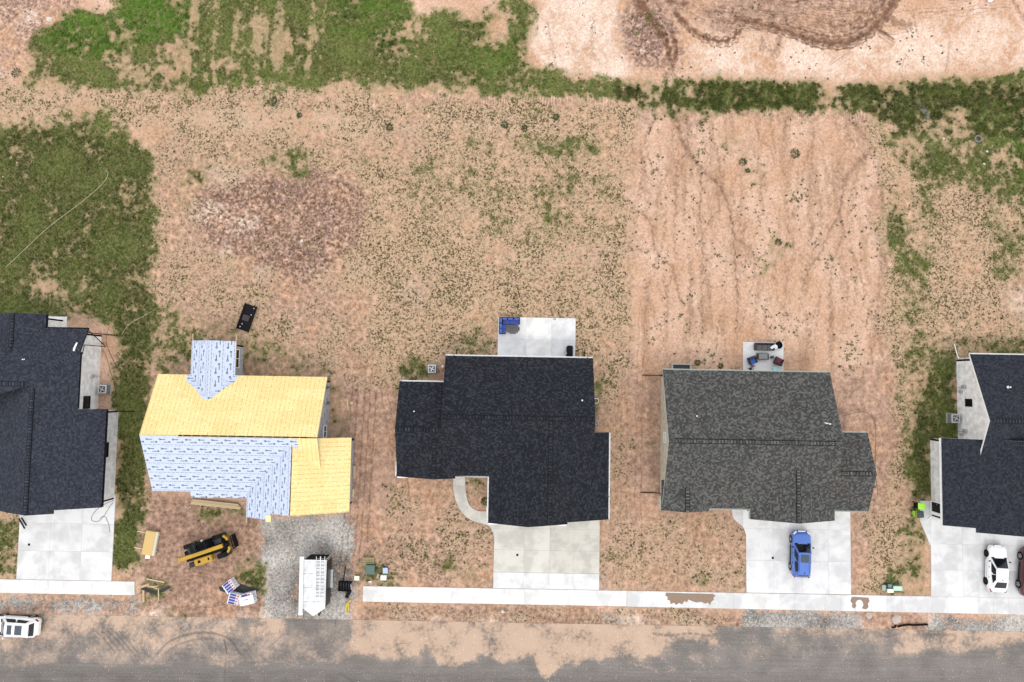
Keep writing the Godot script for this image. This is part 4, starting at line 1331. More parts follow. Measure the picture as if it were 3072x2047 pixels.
func house_navy(sh: Material) -> void:
	var h := thing("house", "white walled house with navy shingle roof beside the green side lawn", "house")
	var k := 0.5
	var tones := [Color(0.030, 0.034, 0.047), Color(0.040, 0.044, 0.058), Color(0.023, 0.026, 0.036)]
	var fs := [
		face([-62, -4.17, -40.7, -4.17, -40.7, -2.04, -43.9, 1.16, -62, 1.16], -50, 3, -4.17, 0, 1, k),
		face([-40.7, -2.04, -40.7, 3.46, -38.57, 3.46, -38.57, 12.72, -42.0, 12.72, -42.0, 13.05, -43.9, 13.05, -43.9, 1.16], -38.57, 3, 5, -1, 0, k),
		face([-43.9, 13.05, -43.9, 1.16, -50.2, 1.16, -50.2, 13.05], -43.9, 5.665, 5, 1, 0, k),
		face([-62, 1.16, -43.9, 1.16, -62, 6.5], -50, 5.665, 1.16, 0, -1, k),
		face([-47.2, -5.5, -44.8, -5.5, -44.8, -4.0, -47.2, -1.6], -44.8, 3, -5, -1, 0, k),
		face([-47.2, -5.5, -47.2, -1.6, -49.6, -4.0, -49.6, -5.5], -49.6, 3, -5, 1, 0, k)]
	for f in fs:
		var slope := roof_slab(f, "roof_slope", M.dark_deck, M.black_trim, h)
		shingle(f, slope, sh, tones, 0.18)
	ridge(h, Vector3(-43.9, 5.665, 1.5), Vector3(-43.9, 5.665, 12.9), k, sh, tones)
	ridge(h, Vector3(-60, 5.665, 1.16), Vector3(-44.6, 5.665, 1.16), k, sh, tones)
	ridge(h, Vector3(-47.2, 4.2, -5.4), Vector3(-47.2, 4.2, -2.2), k, sh, tones)
	ridge(h, Vector3(-40.8, 4.02, -2.14), Vector3(-43.8, 5.6, 1.06), k * 0.7, sh, tones, false)
	var w: Material = M.white_siding
	wall(h, Vector2(-41.2, 3.6), Vector2(-41.2, -3.75), [[0.0, 4.1], [0.79, 4.1], [1.0, 3.05]], w)
	wall(h, Vector2(-39.14, 12.45), Vector2(-39.14, 3.72), [[0.0, 3.1], [1.0, 3.1]], w)
	wall(h, Vector2(-41.2, -3.75), Vector2(-60, -3.75), [[0.0, 3.0], [1.0, 3.0]], w)
	wall(h, Vector2(-39.14, 3.72), Vector2(-41.2, 3.72), [[0.0, 3.1], [1.0, 4.1]], w)
	wall(h, Vector2(-49.5, 12.45), Vector2(-39.14, 12.45), [[0.0, 3.0], [0.54, 5.3], [1.0, 3.0]], w)
	wall(h, Vector2(-49.5, 1.5), Vector2(-49.5, 12.45), [[0.0, 3.0], [1.0, 3.0]], w)
	wall(h, Vector2(-45.1, -3.75), Vector2(-45.1, -5.2), [[0.0, 2.95], [1.0, 2.95]], w)
	wall(h, Vector2(-45.1, -5.2), Vector2(-49.3, -5.2), [[0.0, 2.95], [0.5, 4.0], [1.0, 2.95]], w)
	keep_clear(-62, -5.4, -41.2, 13.0)
	keep_clear(-43, 3.6, -39.0, 13.0)
	gutter(h, Vector3(-44.6, 3, -4.17), Vector3(-40.75, 3, -4.17), Vector3(0, 0, -1), M.black_trim)
	gutter(h, Vector3(-40.7, 4.065, -1.9), Vector3(-40.7, 4.065, 3.4), Vector3(1, 0, 0), M.black_trim)
	gutter(h, Vector3(-38.57, 3, 3.5), Vector3(-38.57, 3, 12.65), Vector3(1, 0, 0), M.black_trim)
	gutter(h, Vector3(-44.8, 3, -5.45), Vector3(-44.8, 3, -4.2), Vector3(1, 0, 0), M.black_trim)
	downspout(h, Vector3(-40.7, 2.9, -4.2), Vector3(-41.1, 0, -3.85), Vector3(-39.6, 0.06, -3.75), M.black_trim)
	downspout(h, Vector3(-40.55, 3.95, -1.7), Vector3(-40.62, 3.9, -2.6), Vector3(-40.62, 3.1, -4.0), M.black_trim)
	downspout(h, Vector3(-38.52, 2.9, 3.5), Vector3(-39.03, 0, 3.8), Vector3(-37.5, 0.06, 3.8), M.black_trim)
	window(h, Vector3(-41.2, 1.9, 2.9), Vector3(1, 0, 0), 1.1, 0.9, M.black_trim)
	window(h, Vector3(-39.14, 1.95, 7.45), Vector3(1, 0, 0), 1.3, 0.9, M.black_trim)
	vent_pipe(h, Vector3(-45.6, 4.5, -1.1), 0.25, 0.05)
	# fittings on the gable wall
	var s := tool()
	rbox(s, Vector3(-41.06, 1.3, 0.35), Vector3(0.14, 0.42, 0.3), 0.02)
	cyl(s, Vector3(-41.04, 1.1, 0.35), Vector3(-41.04, 0.1, 0.35), 0.03, 0.03, 8)
	put("electric_meter", s, mat("meter_grey", Color(0.36, 0.37, 0.38), 0.4, 0.3), h)

func house_slate(sh: Material) -> void:
	var h := thing("house", "dark slate shingle house with white gutters, curved walk and beige driveway", "house")
	var k := 0.4167
	var tones := [Color(0.013, 0.0145, 0.019), Color(0.019, 0.021, 0.027), Color(0.028, 0.031, 0.037), Color(0.013, 0.0145, 0.019)]
	var zs := 9.15
	var fs := [
		face([-6.42, -2.2, 7.72, -2.2, 7.72, 3.48, -6.42, 3.48], 0, 3, -2.2, 0, 1, k),
		face([-6.42, 3.48, 7.72, 3.48, 7.72, zs, -5.2, zs, -10.74, zs, -10.74, 4.74, -6.42, 4.74], 0, 3, zs, 0, -1, k),
		face([-10.74, 0.33, -6.3, 0.33, -6.3, 4.74, -10.74, 4.74], -8, 3, 0.33, 0, 1, k),
		face([-10.78, 9.32, -10.78, 5.2, -7.1, 5.2, -7.1, 9.32], -10.78, 3.02, 8, 1, 0, k),
		face([-7.1, 9.32, -7.1, 5.2, -3.4, 5.2, -3.4, 9.1, -5.2, 9.1, -5.2, 9.32], -3.42, 3.02, 8, -1, 0, k),
		face([-2.02, 13.0, -2.02, 3.4, 3.65, 3.4, 3.65, 13.0, 1.72, 13.0, 1.72, 13.52, -2.02, 13.52], -2.02, 3, 8, 1, 0, k),
		face([3.65, 13.0, 3.65, 3.4, 7.7, 3.4, 7.7, 4.8, 9.32, 4.8, 9.32, 13.0], 9.32, 3, 8, -1, 0, k),
		face([1.72, 13.52, 1.72, 12.6, 5.46, 12.6, 5.46, 13.52], 5.46, 3, 13, -1, 0, k)]
	for f in fs:
		var slope := roof_slab(f, "roof_slope", M.dark_deck, M.white_trim if f != fs[1] else M.black_trim, h)
		shingle(f, slope, sh, tones, 0.15, 0.2)
	ridge(h, Vector3(-6.35, 5.37, 3.48), Vector3(7.65, 5.37, 3.48), k, sh, tones)
	ridge(h, Vector3(3.65, 5.36, 3.8), Vector3(3.65, 5.36, 12.9), k, sh, tones)
	ridge(h, Vector3(-10.65, 4.84, 4.74), Vector3(-6.5, 4.84, 4.74), k, sh, tones)
	ridge(h, Vector3(-7.1, 4.55, 5.4), Vector3(-7.1, 4.55, 9.25), k, sh, tones)
	var w: Material = M.white_siding
	for s in [[-5.9, -1.75, 7.3, -1.75], [7.3, -1.75, 7.3, 5.3], [8.9, 5.3, 8.9, 12.6], [-1.6, 12.6, -1.6, 8.6], [-1.6, 8.6, -10.3, 8.6], [-10.3, 8.6, -10.3, 0.8], [-10.3, 0.8, -5.9, 0.8], [-5.9, 0.8, -5.9, -1.75], [7.3, 5.3, 8.9, 5.3]]:
		wall(h, Vector2(s[2], s[3]), Vector2(s[0], s[1]), [[0.0, 2.95], [1.0, 2.95]], w)
	wall(h, Vector2(7.3, 8.6), Vector2(7.3, -1.75), [[0.0, 2.9], [0.5, 5.1], [1.0, 2.9]], w)
	wall(h, Vector2(-5.9, -1.75), Vector2(-5.9, 8.6), [[0.0, 2.9], [0.5, 5.1], [1.0, 2.9]], w)
	wall(h, Vector2(-1.6, 12.6), Vector2(8.9, 12.6), [[0.0, 2.95], [0.5, 5.12], [1.0, 2.95]], w)
	wall(h, Vector2(-10.3, 8.78), Vector2(-3.9, 8.78), [[0.0, 2.95], [0.5, 4.3], [1.0, 2.95]], w)
	wall(h, Vector2(-10.3, 0.8), Vector2(-10.3, 8.6), [[0.0, 2.9], [0.5, 4.6], [1.0, 2.9]], w)
	keep_clear(-10.5, 0.5, 8.9, 9.0)
	keep_clear(-6, -2, 7.4, 3)
	keep_clear(-1.8, 9, 9.2, 13.2)
	gutter(h, Vector3(-6.4, 3, -2.2), Vector3(7.7, 3, -2.2), Vector3(0, 0, -1), M.white_trim)
	gutter(h, Vector3(-10.7, 3, 0.33), Vector3(-6.45, 3, 0.33), Vector3(0, 0, -1), M.white_trim)
	gutter(h, Vector3(-2.02, 3, 9.2), Vector3(-2.02, 3, 13.5), Vector3(-1, 0, 0), M.white_trim)
	gutter(h, Vector3(9.32, 3, 4.85), Vector3(9.32, 3, 12.95), Vector3(1, 0, 0), M.white_trim)
	gutter(h, Vector3(-5.2, 3, zs), Vector3(-2.05, 3, zs), Vector3(0, 0, 1), M.white_trim)
	gutter(h, Vector3(-10.78, 3.02, 7.9), Vector3(-10.78, 3.02, 9.3), Vector3(-1, 0, 0), M.white_trim)
	gutter(h, Vector3(-10.74, 3.0, 1.85), Vector3(-10.74, 3.0, 3.6), Vector3(-1, 0, 0), M.white_trim)
	for e in [[-10.7, -9.7, 9.4], [-6.2, -5.25, 9.4], [-2.0, -1.1, 13.6], [4.5, 5.4, 13.6]]:      # eave returns at the gable feet
		var s := tool()
		rbox(s, Vector3((e[0] + e[1]) * 0.5, 2.98, e[2] - 0.02), Vector3(e[1] - e[0], 0.12, 0.12), 0.015)
		put("eave_return", s, M.white_trim, h)
	var d: Material = M.black_trim
	downspout(h, Vector3(-5.6, 2.9, -2.28), Vector3(-5.6, 0, -1.85), Vector3(-5.6, 0.06, -2.95), d)
	downspout(h, Vector3(7.2, 2.9, -2.28), Vector3(7.2, 0, -1.85), Vector3(7.2, 0.06, -3.1), d)
	downspout(h, Vector3(-10.6, 2.9, 0.25), Vector3(-10.4, 0, 0.9), Vector3(-11.6, 0.06, 1.1), d)
	downspout(h, Vector3(9.4, 2.9, 10.9), Vector3(9.0, 0, 10.9), Vector3(10.0, 0.06, 10.9), d)
	vent_pipe(h, Vector3(-9.1, 4.1, 3.1), 0.28, 0.045)
	vent_pipe(h, Vector3(6.55, 4.65, 1.8), 0.3, 0.05)
	# door lamp and garage doors under the eaves
	for i in 2:
		var g := tool()
		rbox(g, Vector3(0.6 + i * 5.2, 1.15, 12.62), Vector3(3.8 if i == 0 else 3.0, 2.3, 0.06), 0.02)
		put("garage_door", g, M.white_trim, h)
	window(h, Vector3(-8.0, 1.6, 8.79), Vector3(0, 0, 1), 1.8, 1.4, M.black_trim)

func house_grey(sh: Material) -> void:
	var h := thing("house", "cream walled house with mottled grey shingle roof and a blue car in front", "house")
	var k := 0.4167
	var tones := [Color(0.060, 0.060, 0.059), Color(0.042, 0.042, 0.042), Color(0.085, 0.084, 0.081), Color(0.104, 0.103, 0.099), Color(0.048, 0.048, 0.047)]
	var zs := 11.77
	var zr := 5.28
	var fs := [
		face([14.38, -1.21, 30.36, -1.21, 30.36, zr, 14.38, zr], 20, 3, -1.21, 0, 1, k),
		face([14.38, zr, 30.36, zr, 30.36, 8.12, 33.9, 8.12, 33.9, zs, 14.38, zs], 20, 3, zs, 0, -1, k),
		face([30.2, 4.47, 33.9, 4.47, 33.9, 8.12, 30.2, 8.12], 32, 3, 4.47, 0, 1, k),
		face([22.7, 12.74, 22.7, 7.0, 26.63, 7.0, 26.63, 12.74], 22.7, 3.01, 10, 1, 0, k),
		face([26.63, 12.74, 26.63, 7.0, 30.62, 7.0, 30.62, 12.74], 30.62, 3.01, 10, -1, 0, k),
		face([14.3, 12.05, 14.3, 9.2, 16.56, 9.2, 16.56, 12.05], 14.3, 3.01, 10, 1, 0, k),
		face([16.56, 12.05, 16.56, 9.2, 18.82, 9.2, 18.82, 12.05], 18.82, 3.01, 10, -1, 0, k)]
	for f in fs:
		var slope := roof_slab(f, "roof_slope", M.dark_deck, M.green_trim, h)
		shingle(f, slope, sh, tones, 0.12, 0.15)
	ridge(h, Vector3(15.0, 5.705, zr), Vector3(29.7, 5.705, zr), k, sh, tones)
	ridge(h, Vector3(26.63, 4.66, 7.9), Vector3(26.63, 4.66, 12.7), k, sh, tones)
	ridge(h, Vector3(30.6, 4.53, 8.12), Vector3(33.5, 4.53, 8.12), k, sh, tones)
	ridge(h, Vector3(16.56, 3.95, 9.8), Vector3(16.56, 3.95, 12.0), k, sh, tones)
	var w: Material = M.cream_siding
	wall(h, Vector2(14.85, -0.78), Vector2(14.85, 11.3), [[0.0, 2.95], [0.5, 5.45], [1.0, 2.95]], w)
	wall(h, Vector2(29.9, 11.3), Vector2(29.9, -0.78), [[0.0, 2.95], [0.5, 5.45], [1.0, 2.95]], w)
	wall(h, Vector2(29.9, -0.78), Vector2(14.85, -0.78), [[0.0, 2.95], [1.0, 2.95]], w)
	wall(h, Vector2(14.85, 11.3), Vector2(33.5, 11.3), [[0.0, 2.95], [1.0, 2.95]], w)
	wall(h, Vector2(33.5, 11.3), Vector2(33.5, 4.9), [[0.0, 2.95], [0.5, 4.3], [1.0, 2.95]], w)
	wall(h, Vector2(33.5, 4.9), Vector2(29.9, 4.9), [[0.0, 2.95], [1.0, 2.95]], w)
	wall(h, Vector2(23.1, 11.3), Vector2(23.1, 12.3), [[0.0, 2.95], [1.0, 2.95]], w)
	wall(h, Vector2(23.1, 12.3), Vector2(30.2, 12.3), [[0.0, 2.95], [0.5, 4.4], [1.0, 2.95]], w)
	wall(h, Vector2(30.2, 12.3), Vector2(30.2, 11.3), [[0.0, 2.95], [1.0, 2.95]], w)
	wall(h, Vector2(14.86, 11.5), Vector2(18.3, 11.5), [[0.0, 2.95], [0.5, 3.65], [1.0, 2.95]], w)
	keep_clear(14.8, -0.8, 33.6, 12)
	for g in [[14.4, -1.21, 30.34, -1.21, 0, -1], [30.5, 4.47, 33.88, 4.47, 0, -1], [18.9, zs, 22.68, zs, 0, 1], [30.7, zs, 33.88, zs, 0, 1]]:
		gutter(h, Vector3(g[0], 3, g[1]), Vector3(g[2], 3, g[3]), Vector3(g[4], 0, g[5]), M.green_trim)
	gutter(h, Vector3(22.7, 3, zs + 0.05), Vector3(22.7, 3, 12.7), Vector3(-1, 0, 0), M.green_trim)
	gutter(h, Vector3(30.62, 3, zs + 0.05), Vector3(30.62, 3, 12.7), Vector3(1, 0, 0), M.green_trim)
	gutter(h, Vector3(14.3, 3, 10.7), Vector3(14.3, 3, 12.0), Vector3(-1, 0, 0), M.green_trim)
	downspout(h, Vector3(14.42, 2.9, -1.2), Vector3(14.75, 0, -0.7), Vector3(13.0, 0.06, -0.7), M.black_trim)
	downspout(h, Vector3(14.25, 2.9, 10.7), Vector3(14.75, 0, 10.9), Vector3(12.9, 0.06, 10.9), M.black_trim)
	downspout(h, Vector3(17.9, 2.9, 12.0), Vector3(17.9, 0, 11.4), Vector3(17.9, 0.06, 12.6), M.black_trim)
	vent_pipe(h, P(2088, 1248, 4.5), 0.4, 0.06)
	vent_pipe(h, P(2092, 1253, 4.5), 0.22, 0.05)
	vent_pipe(h, P(2476, 1270, 4.9), 0.38, 0.06)
	vent_pipe(h, P(2486, 1272, 4.9), 0.38, 0.06)
	window(h, Vector3(14.85, 1.9, 5.3), Vector3(-1, 0, 0), 0.9, 0.5, M.white_trim)
	# window well at the back wall
	var s := tool()
	var wx0 := P2(2012, 1090).x
	var wx1 := P2(2073, 1090).x
	var wz := P2(2040, 1090).y
	rbox(s, Vector3((wx0 + wx1) * 0.5, 0.12, wz + 0.09), Vector3(wx1 - wx0, 0.5, 0.18), 0.02)
	for x in [wx0 + 0.09, wx1 - 0.09]:
		rbox(s, Vector3(x, 0.12, wz + 0.75), Vector3(0.18, 0.5, 1.14), 0.02)
	var ww := put("window_well", s, mat("well_concrete", Color(0.42, 0.42, 0.38), 0.8, 0, "fine", 0.8), h)
	var b := tool()
	box(b, Vector3((wx0 + wx1) * 0.5, 0.03, wz + 0.72), Vector3(wx1 - wx0 - 0.36, 0.06, 1.07))
	put("well_cover", b, mat("well_dark", Color(0.02, 0.02, 0.018), 0.4), ww)
	keep_clear(wx0, wz, wx1, wz + 1.5)
	var g := tool()
	rbox(g, Vector3(26.65, 1.15, 12.33), Vector3(4.9, 2.25, 0.06), 0.02)
	put("garage_door", g, M.white_trim, h)

func house_black(sh: Material) -> void:
	var h := thing("house", "white house with charcoal shingle roof beside the two parked cars and trash carts", "house")
	var k := 0.4167
	var tones := [Color(0.024, 0.027, 0.036), Color(0.031, 0.034, 0.044), Color(0.018, 0.020, 0.028)]
	var fs := [
		face([43.74, -3.22, 62, -3.22, 62, 2.97, 43.74, 2.97], 50, 3, -3.22, 0, 1, k),
		face([43.74, 2.97, 62, 2.97, 62, 9.3, 46.5, 9.3, 43.74, 6.6], 50, 5.58, 2.97, 0, -1, k),
		face([40.86, 4.8, 47.6, 4.8, 47.6, 13.4, 43.35, 13.4, 43.35, 13.0, 40.86, 13.0], 40.86, 3, 9, 1, 0, k),
		face([47.6, 4.8, 54.3, 4.8, 54.3, 13.4, 47.6, 13.4], 47.6, 5.808, 9, -1, 0, k)]
	for f in fs:
		var slope := roof_slab(f, "roof_slope", M.dark_deck, M.white_trim, h, 0.2)
		shingle(f, slope, sh, tones, 0.18)
	ridge(h, Vector3(44.4, 5.58, 2.97), Vector3(58, 5.58, 2.97), k, sh, tones)
	ridge(h, Vector3(47.6, 5.8, 4.9), Vector3(47.6, 5.8, 13.3), k, sh, tones)
	var w: Material = M.white_siding
	wall(h, Vector2(44.42, -2.78), Vector2(44.42, 8.7), [[0.0, 3.0], [0.5, 5.4], [1.0, 3.0]], w)
	wall(h, Vector2(41.66, 5.1), Vector2(41.66, 12.68), [[0.0, 3.15], [1.0, 3.15]], w)
	wall(h, Vector2(60, -2.78), Vector2(44.42, -2.78), [[0.0, 3.0], [1.0, 3.0]], w)
	wall(h, Vector2(44.42, 5.1), Vector2(41.66, 5.1), [[0.0, 4.2], [1.0, 3.15]], w)
	wall(h, Vector2(41.66, 12.68), Vector2(53.5, 12.68), [[0.0, 3.1], [0.5, 5.5], [1.0, 3.1]], w)
	keep_clear(44.3, -2.9, 62, 13)
	keep_clear(41.5, 5, 54, 13)
	gutter(h, Vector3(43.75, 3, -3.22), Vector3(58, 3, -3.22), Vector3(0, 0, -1), M.white_trim)
	gutter(h, Vector3(40.86, 3, 4.82), Vector3(40.86, 3, 12.98), Vector3(-1, 0, 0), M.white_trim)
	downspout(h, Vector3(43.8, 2.9, -3.3), Vector3(44.52, 0, -2.9), Vector3(44.75, 0.3, -4.0) + Vector3(-0.55, -0.22, -0.35), M.white_trim)
	downspout(h, Vector3(40.8, 2.9, 12.7), Vector3(41.56, 0, 12.75), Vector3(41.3, 0.12, 12.95), M.white_trim)
	window(h, Vector3(44.42, 1.75, 1.45), Vector3(-1, 0, 0), 0.62, 0.85, M.black_trim)
	window(h, Vector3(41.66, 1.95, 8.1), Vector3(-1, 0, 0), 1.15, 0.7, M.black_trim)
	var s := tool()
	for g in [-1.0, 1.0]:
		box(s, Vector3(41.62, 1.15, 11.72 + g * 0.52), Vector3(0.1, 2.3, 0.1))
	box(s, Vector3(41.62, 2.25, 11.72), Vector3(0.1, 0.1, 0.94))
	box(s, Vector3(41.60, 0.1, 11.72), Vector3(0.16, 0.12, 0.94))
	var d := put("side_door", s, M.white_trim, h)
	s = tool()
	rbox(s, Vector3(41.63, 1.18, 11.72), Vector3(0.05, 2.05, 0.93), 0.01)
	put("door_leaf", s, M.black_trim, d)
	s = tool()
	cyl(s, Vector3(41.6, 1.05, 11.4), Vector3(41.52, 1.05, 11.4), 0.03, 0.03, 8)
	put("handle", s, M.galvanised, d)
	vent_pipe(h, P(3026, 1162, 4.5), 0.3, 0.06)
	var mg := mat("meter_grey", Color(0.36, 0.37, 0.38), 0.4, 0.3)
	for q in [[-0.1, 0.5], [4.2, 0.4]]:
		s = tool()
		rbox(s, Vector3(44.3, 1.2, q[0]), Vector3(0.18, 0.55, 0.32), 0.02)
		cyl(s, Vector3(44.18, 1.3, q[0]), Vector3(44.1, 1.3, q[0]), 0.09, 0.09, 12)
		cyl(s, Vector3(44.3, 1.0, q[0] + 0.1), Vector3(44.3, 0.0, q[0] + 0.1), 0.03, 0.03, 8)
		rbox(s, Vector3(44.3, 0.7, q[0] + q[1]), Vector3(0.16, 0.4, 0.25), 0.02)
		put("electric_meter", s, mg, h)

# ---------------------------------------- the house that is being roofed
func cut_slope(f: Face, parent: Node3D, called: String, du_len: float, dv_len: float, shift: float, thick: float, lift: float, mats: Array, gap: float, uv := false, clip: PackedVector2Array = PackedVector2Array()) -> void:
	# lays sheets of du x dv on a roof face, cut to its outline; every sheet is a piece of its own
	var o := Vector2(f.at.x, f.at.z)
	var dv := f.up
	var du := Vector2(-dv.y, dv.x)
	var k := sqrt(1.0 + f.pitch * f.pitch)
	var outline := PackedVector2Array()
	var src := f.poly if clip.is_empty() else clip
	for p in src:
		outline.append(Vector2((p - o).dot(du), (p - o).dot(dv) * k))
	var lo := outline[0]
	var hi := outline[0]
	for p in outline:
		lo = lo.min(p)
		hi = hi.max(p)
	var b := f.basis()
	var row := 0
	var v := lo.y
	while v < hi.y - 0.02:
		var u := lo.x - fposmod(shift * row, du_len)
		while u < hi.x:
			var cell := PackedVector2Array([Vector2(u + gap, v + gap), Vector2(u + du_len - gap, v + gap), Vector2(u + du_len - gap, v + dv_len - gap), Vector2(u + gap, v + dv_len - gap)])
			for piece in Geometry2D.intersect_polygons(cell, outline):
				var s := tool()
				var idx := Geometry2D.triangulate_polygon(piece)
				var at := func(p: Vector2, y: float) -> Vector3:
					var q := o + du * p.x + dv * (p.y / k)
					return f.v(q) + b.y * y
				for i in range(0, idx.size(), 3):
					var pp := [piece[idx[i]], piece[idx[i + 1]], piece[idx[i + 2]]]
					if (pp[1] - pp[0]).cross(pp[2] - pp[0]) > 0:
						pp.reverse()
					for t in [0, 2, 1]:
						s.set_uv(Vector2(pp[t].x, -pp[t].y))
						s.add_vertex(at.call(pp[t], lift + thick))
				var turn := 0.0
				for i in piece.size():
					turn += piece[i].cross(piece[(i + 1) % piece.size()])
				for i in piece.size():
					var p0 := piece[i]
					var p1 := piece[(i + 1) % piece.size()]
					if turn < 0:
						var w := p0; p0 = p1; p1 = w
					for q in [[p1, lift], [p0, lift + thick], [p0, lift], [p1, lift], [p1, lift + thick], [p0, lift + thick]]:
						s.set_uv(Vector2(q[0].x, -q[0].y))
						s.add_vertex(at.call(q[0], q[1]))
				put(called, s, mats[rng.randi() % mats.size()], parent)
			u += du_len
		v += dv_len
		row += 1

func osb_texture() -> ImageTexture:
	var im := Image.create(1024, 1024, false, Image.FORMAT_RGB8)
	im.fill(Color(0.97, 0.97, 0.95))
	var r := RandomNumberGenerator.new()
	r.seed = 77
	for i in 9000:          # wood strands
		var q := r.randf_range(0.82, 1.0)
		var w := r.randi_range(10, 52)
		var hh := r.randi_range(4, 14)
		var rect := Rect2i(r.randi_range(0, 1000), r.randi_range(0, 1020), w, hh) if r.randf() < 0.6 else Rect2i(r.randi_range(0, 1020), r.randi_range(0, 1000), hh, w)
		im.fill_rect(rect, Color(q, q * r.randf_range(0.95, 1.0), q * r.randf_range(0.86, 1.0)))
	# printed nail lines every 40 cm (the tile is 2.44 m), broken and faint
	for x in range(0, 6):
		var cx := int((x + 0.5) * 1024 / 6.0)
		var y := 0
		while y < 1024:
			if r.randf() < 0.85:
				im.fill_rect(Rect2i(cx + r.randi_range(-4, 4), y, 14, r.randi_range(40, 110)), Color(0.72, 0.63, 0.42))
			y += r.randi_range(50, 120)
	for i in 60:
		im.fill_rect(Rect2i(r.randi_range(0, 1010), r.randi_range(0, 1010), r.randi_range(6, 14), r.randi_range(6, 14)), Color(0.72, 0.6, 0.4))
	return ImageTexture.create_from_image(im)

func wrap_texture(size_x: int, size_y: int) -> ImageTexture:
	# a roll of synthetic underlayment: rows of a round emblem with two short lines of print, edge dashes; 1.2 m x 1.0 m a tile
	var im := Image.create(size_x, size_y, false, Image.FORMAT_RGB8)
	im.fill(Color(1, 1, 1))
	var ink := Color(0.05, 0.06, 0.13)
	var soft := Color(0.16, 0.19, 0.33)
	var kx := size_x / 1.2
	var ky := size_y / 1.0
	var bar := func(x: float, y: float, w: float, h: float, c: Color) -> void:
		im.fill_rect(Rect2i(int(x * kx), int(y * ky), maxi(1, int(w * kx)), maxi(1, int(h * ky))), c)
	var disc := func(x: float, y: float, rad: float) -> void:
		for j in range(int((y - rad) * ky), int((y + rad) * ky) + 1):
			for i in range(int((x - rad) * kx), int((x + rad) * kx) + 1):
				var d := Vector2(i / kx - x, j / ky - y).length() / rad
				if d < 1.0 and (d > 0.55 or (i / kx - x) > 0.02) and i >= 0 and j >= 0 and i < size_x and j < size_y:
					im.set_pixel(i, j, ink)
	disc.call(0.16, 0.30, 0.10)
	for g in 9:
		bar.call(0.27 + g * 0.045, 0.27 + 0.006 * (g % 2), 0.036, 0.065, soft if g % 3 == 1 else ink)
	for g in 9:
		bar.call(0.27 + g * 0.045, 0.345, 0.03, 0.025, soft)
	disc.call(0.98, 0.58, 0.10)
	for g in 9:
		bar.call(0.46 + g * 0.045, 0.56 + 0.006 * (g % 2), 0.036, 0.065, soft if g % 3 == 1 else ink)
	for g in 8:
		bar.call(0.46 + g * 0.045, 0.635, 0.03, 0.022, soft)
	for g in 6:
		bar.call(0.03 + g * 0.2, 0.86, 0.15 if g % 2 else 0.09, 0.045, ink if g % 2 else soft)
	for g in 3:
		bar.call(0.5 + g * 0.13, 0.05, 0.08, 0.025, soft)
	return ImageTexture.create_from_image(im)

func uv_material(key: String, lin: Color, tex: Texture2D, su: float, sv: float, rough := 0.8) -> StandardMaterial3D:
	var m := StandardMaterial3D.new()
	m.resource_name = key
	m.albedo_color = lin.linear_to_srgb()
	m.albedo_texture = tex
	m.uv1_scale = Vector3(su, sv, 1)
	m.roughness = rough
	m.metallic_specular = 0.25
	return m

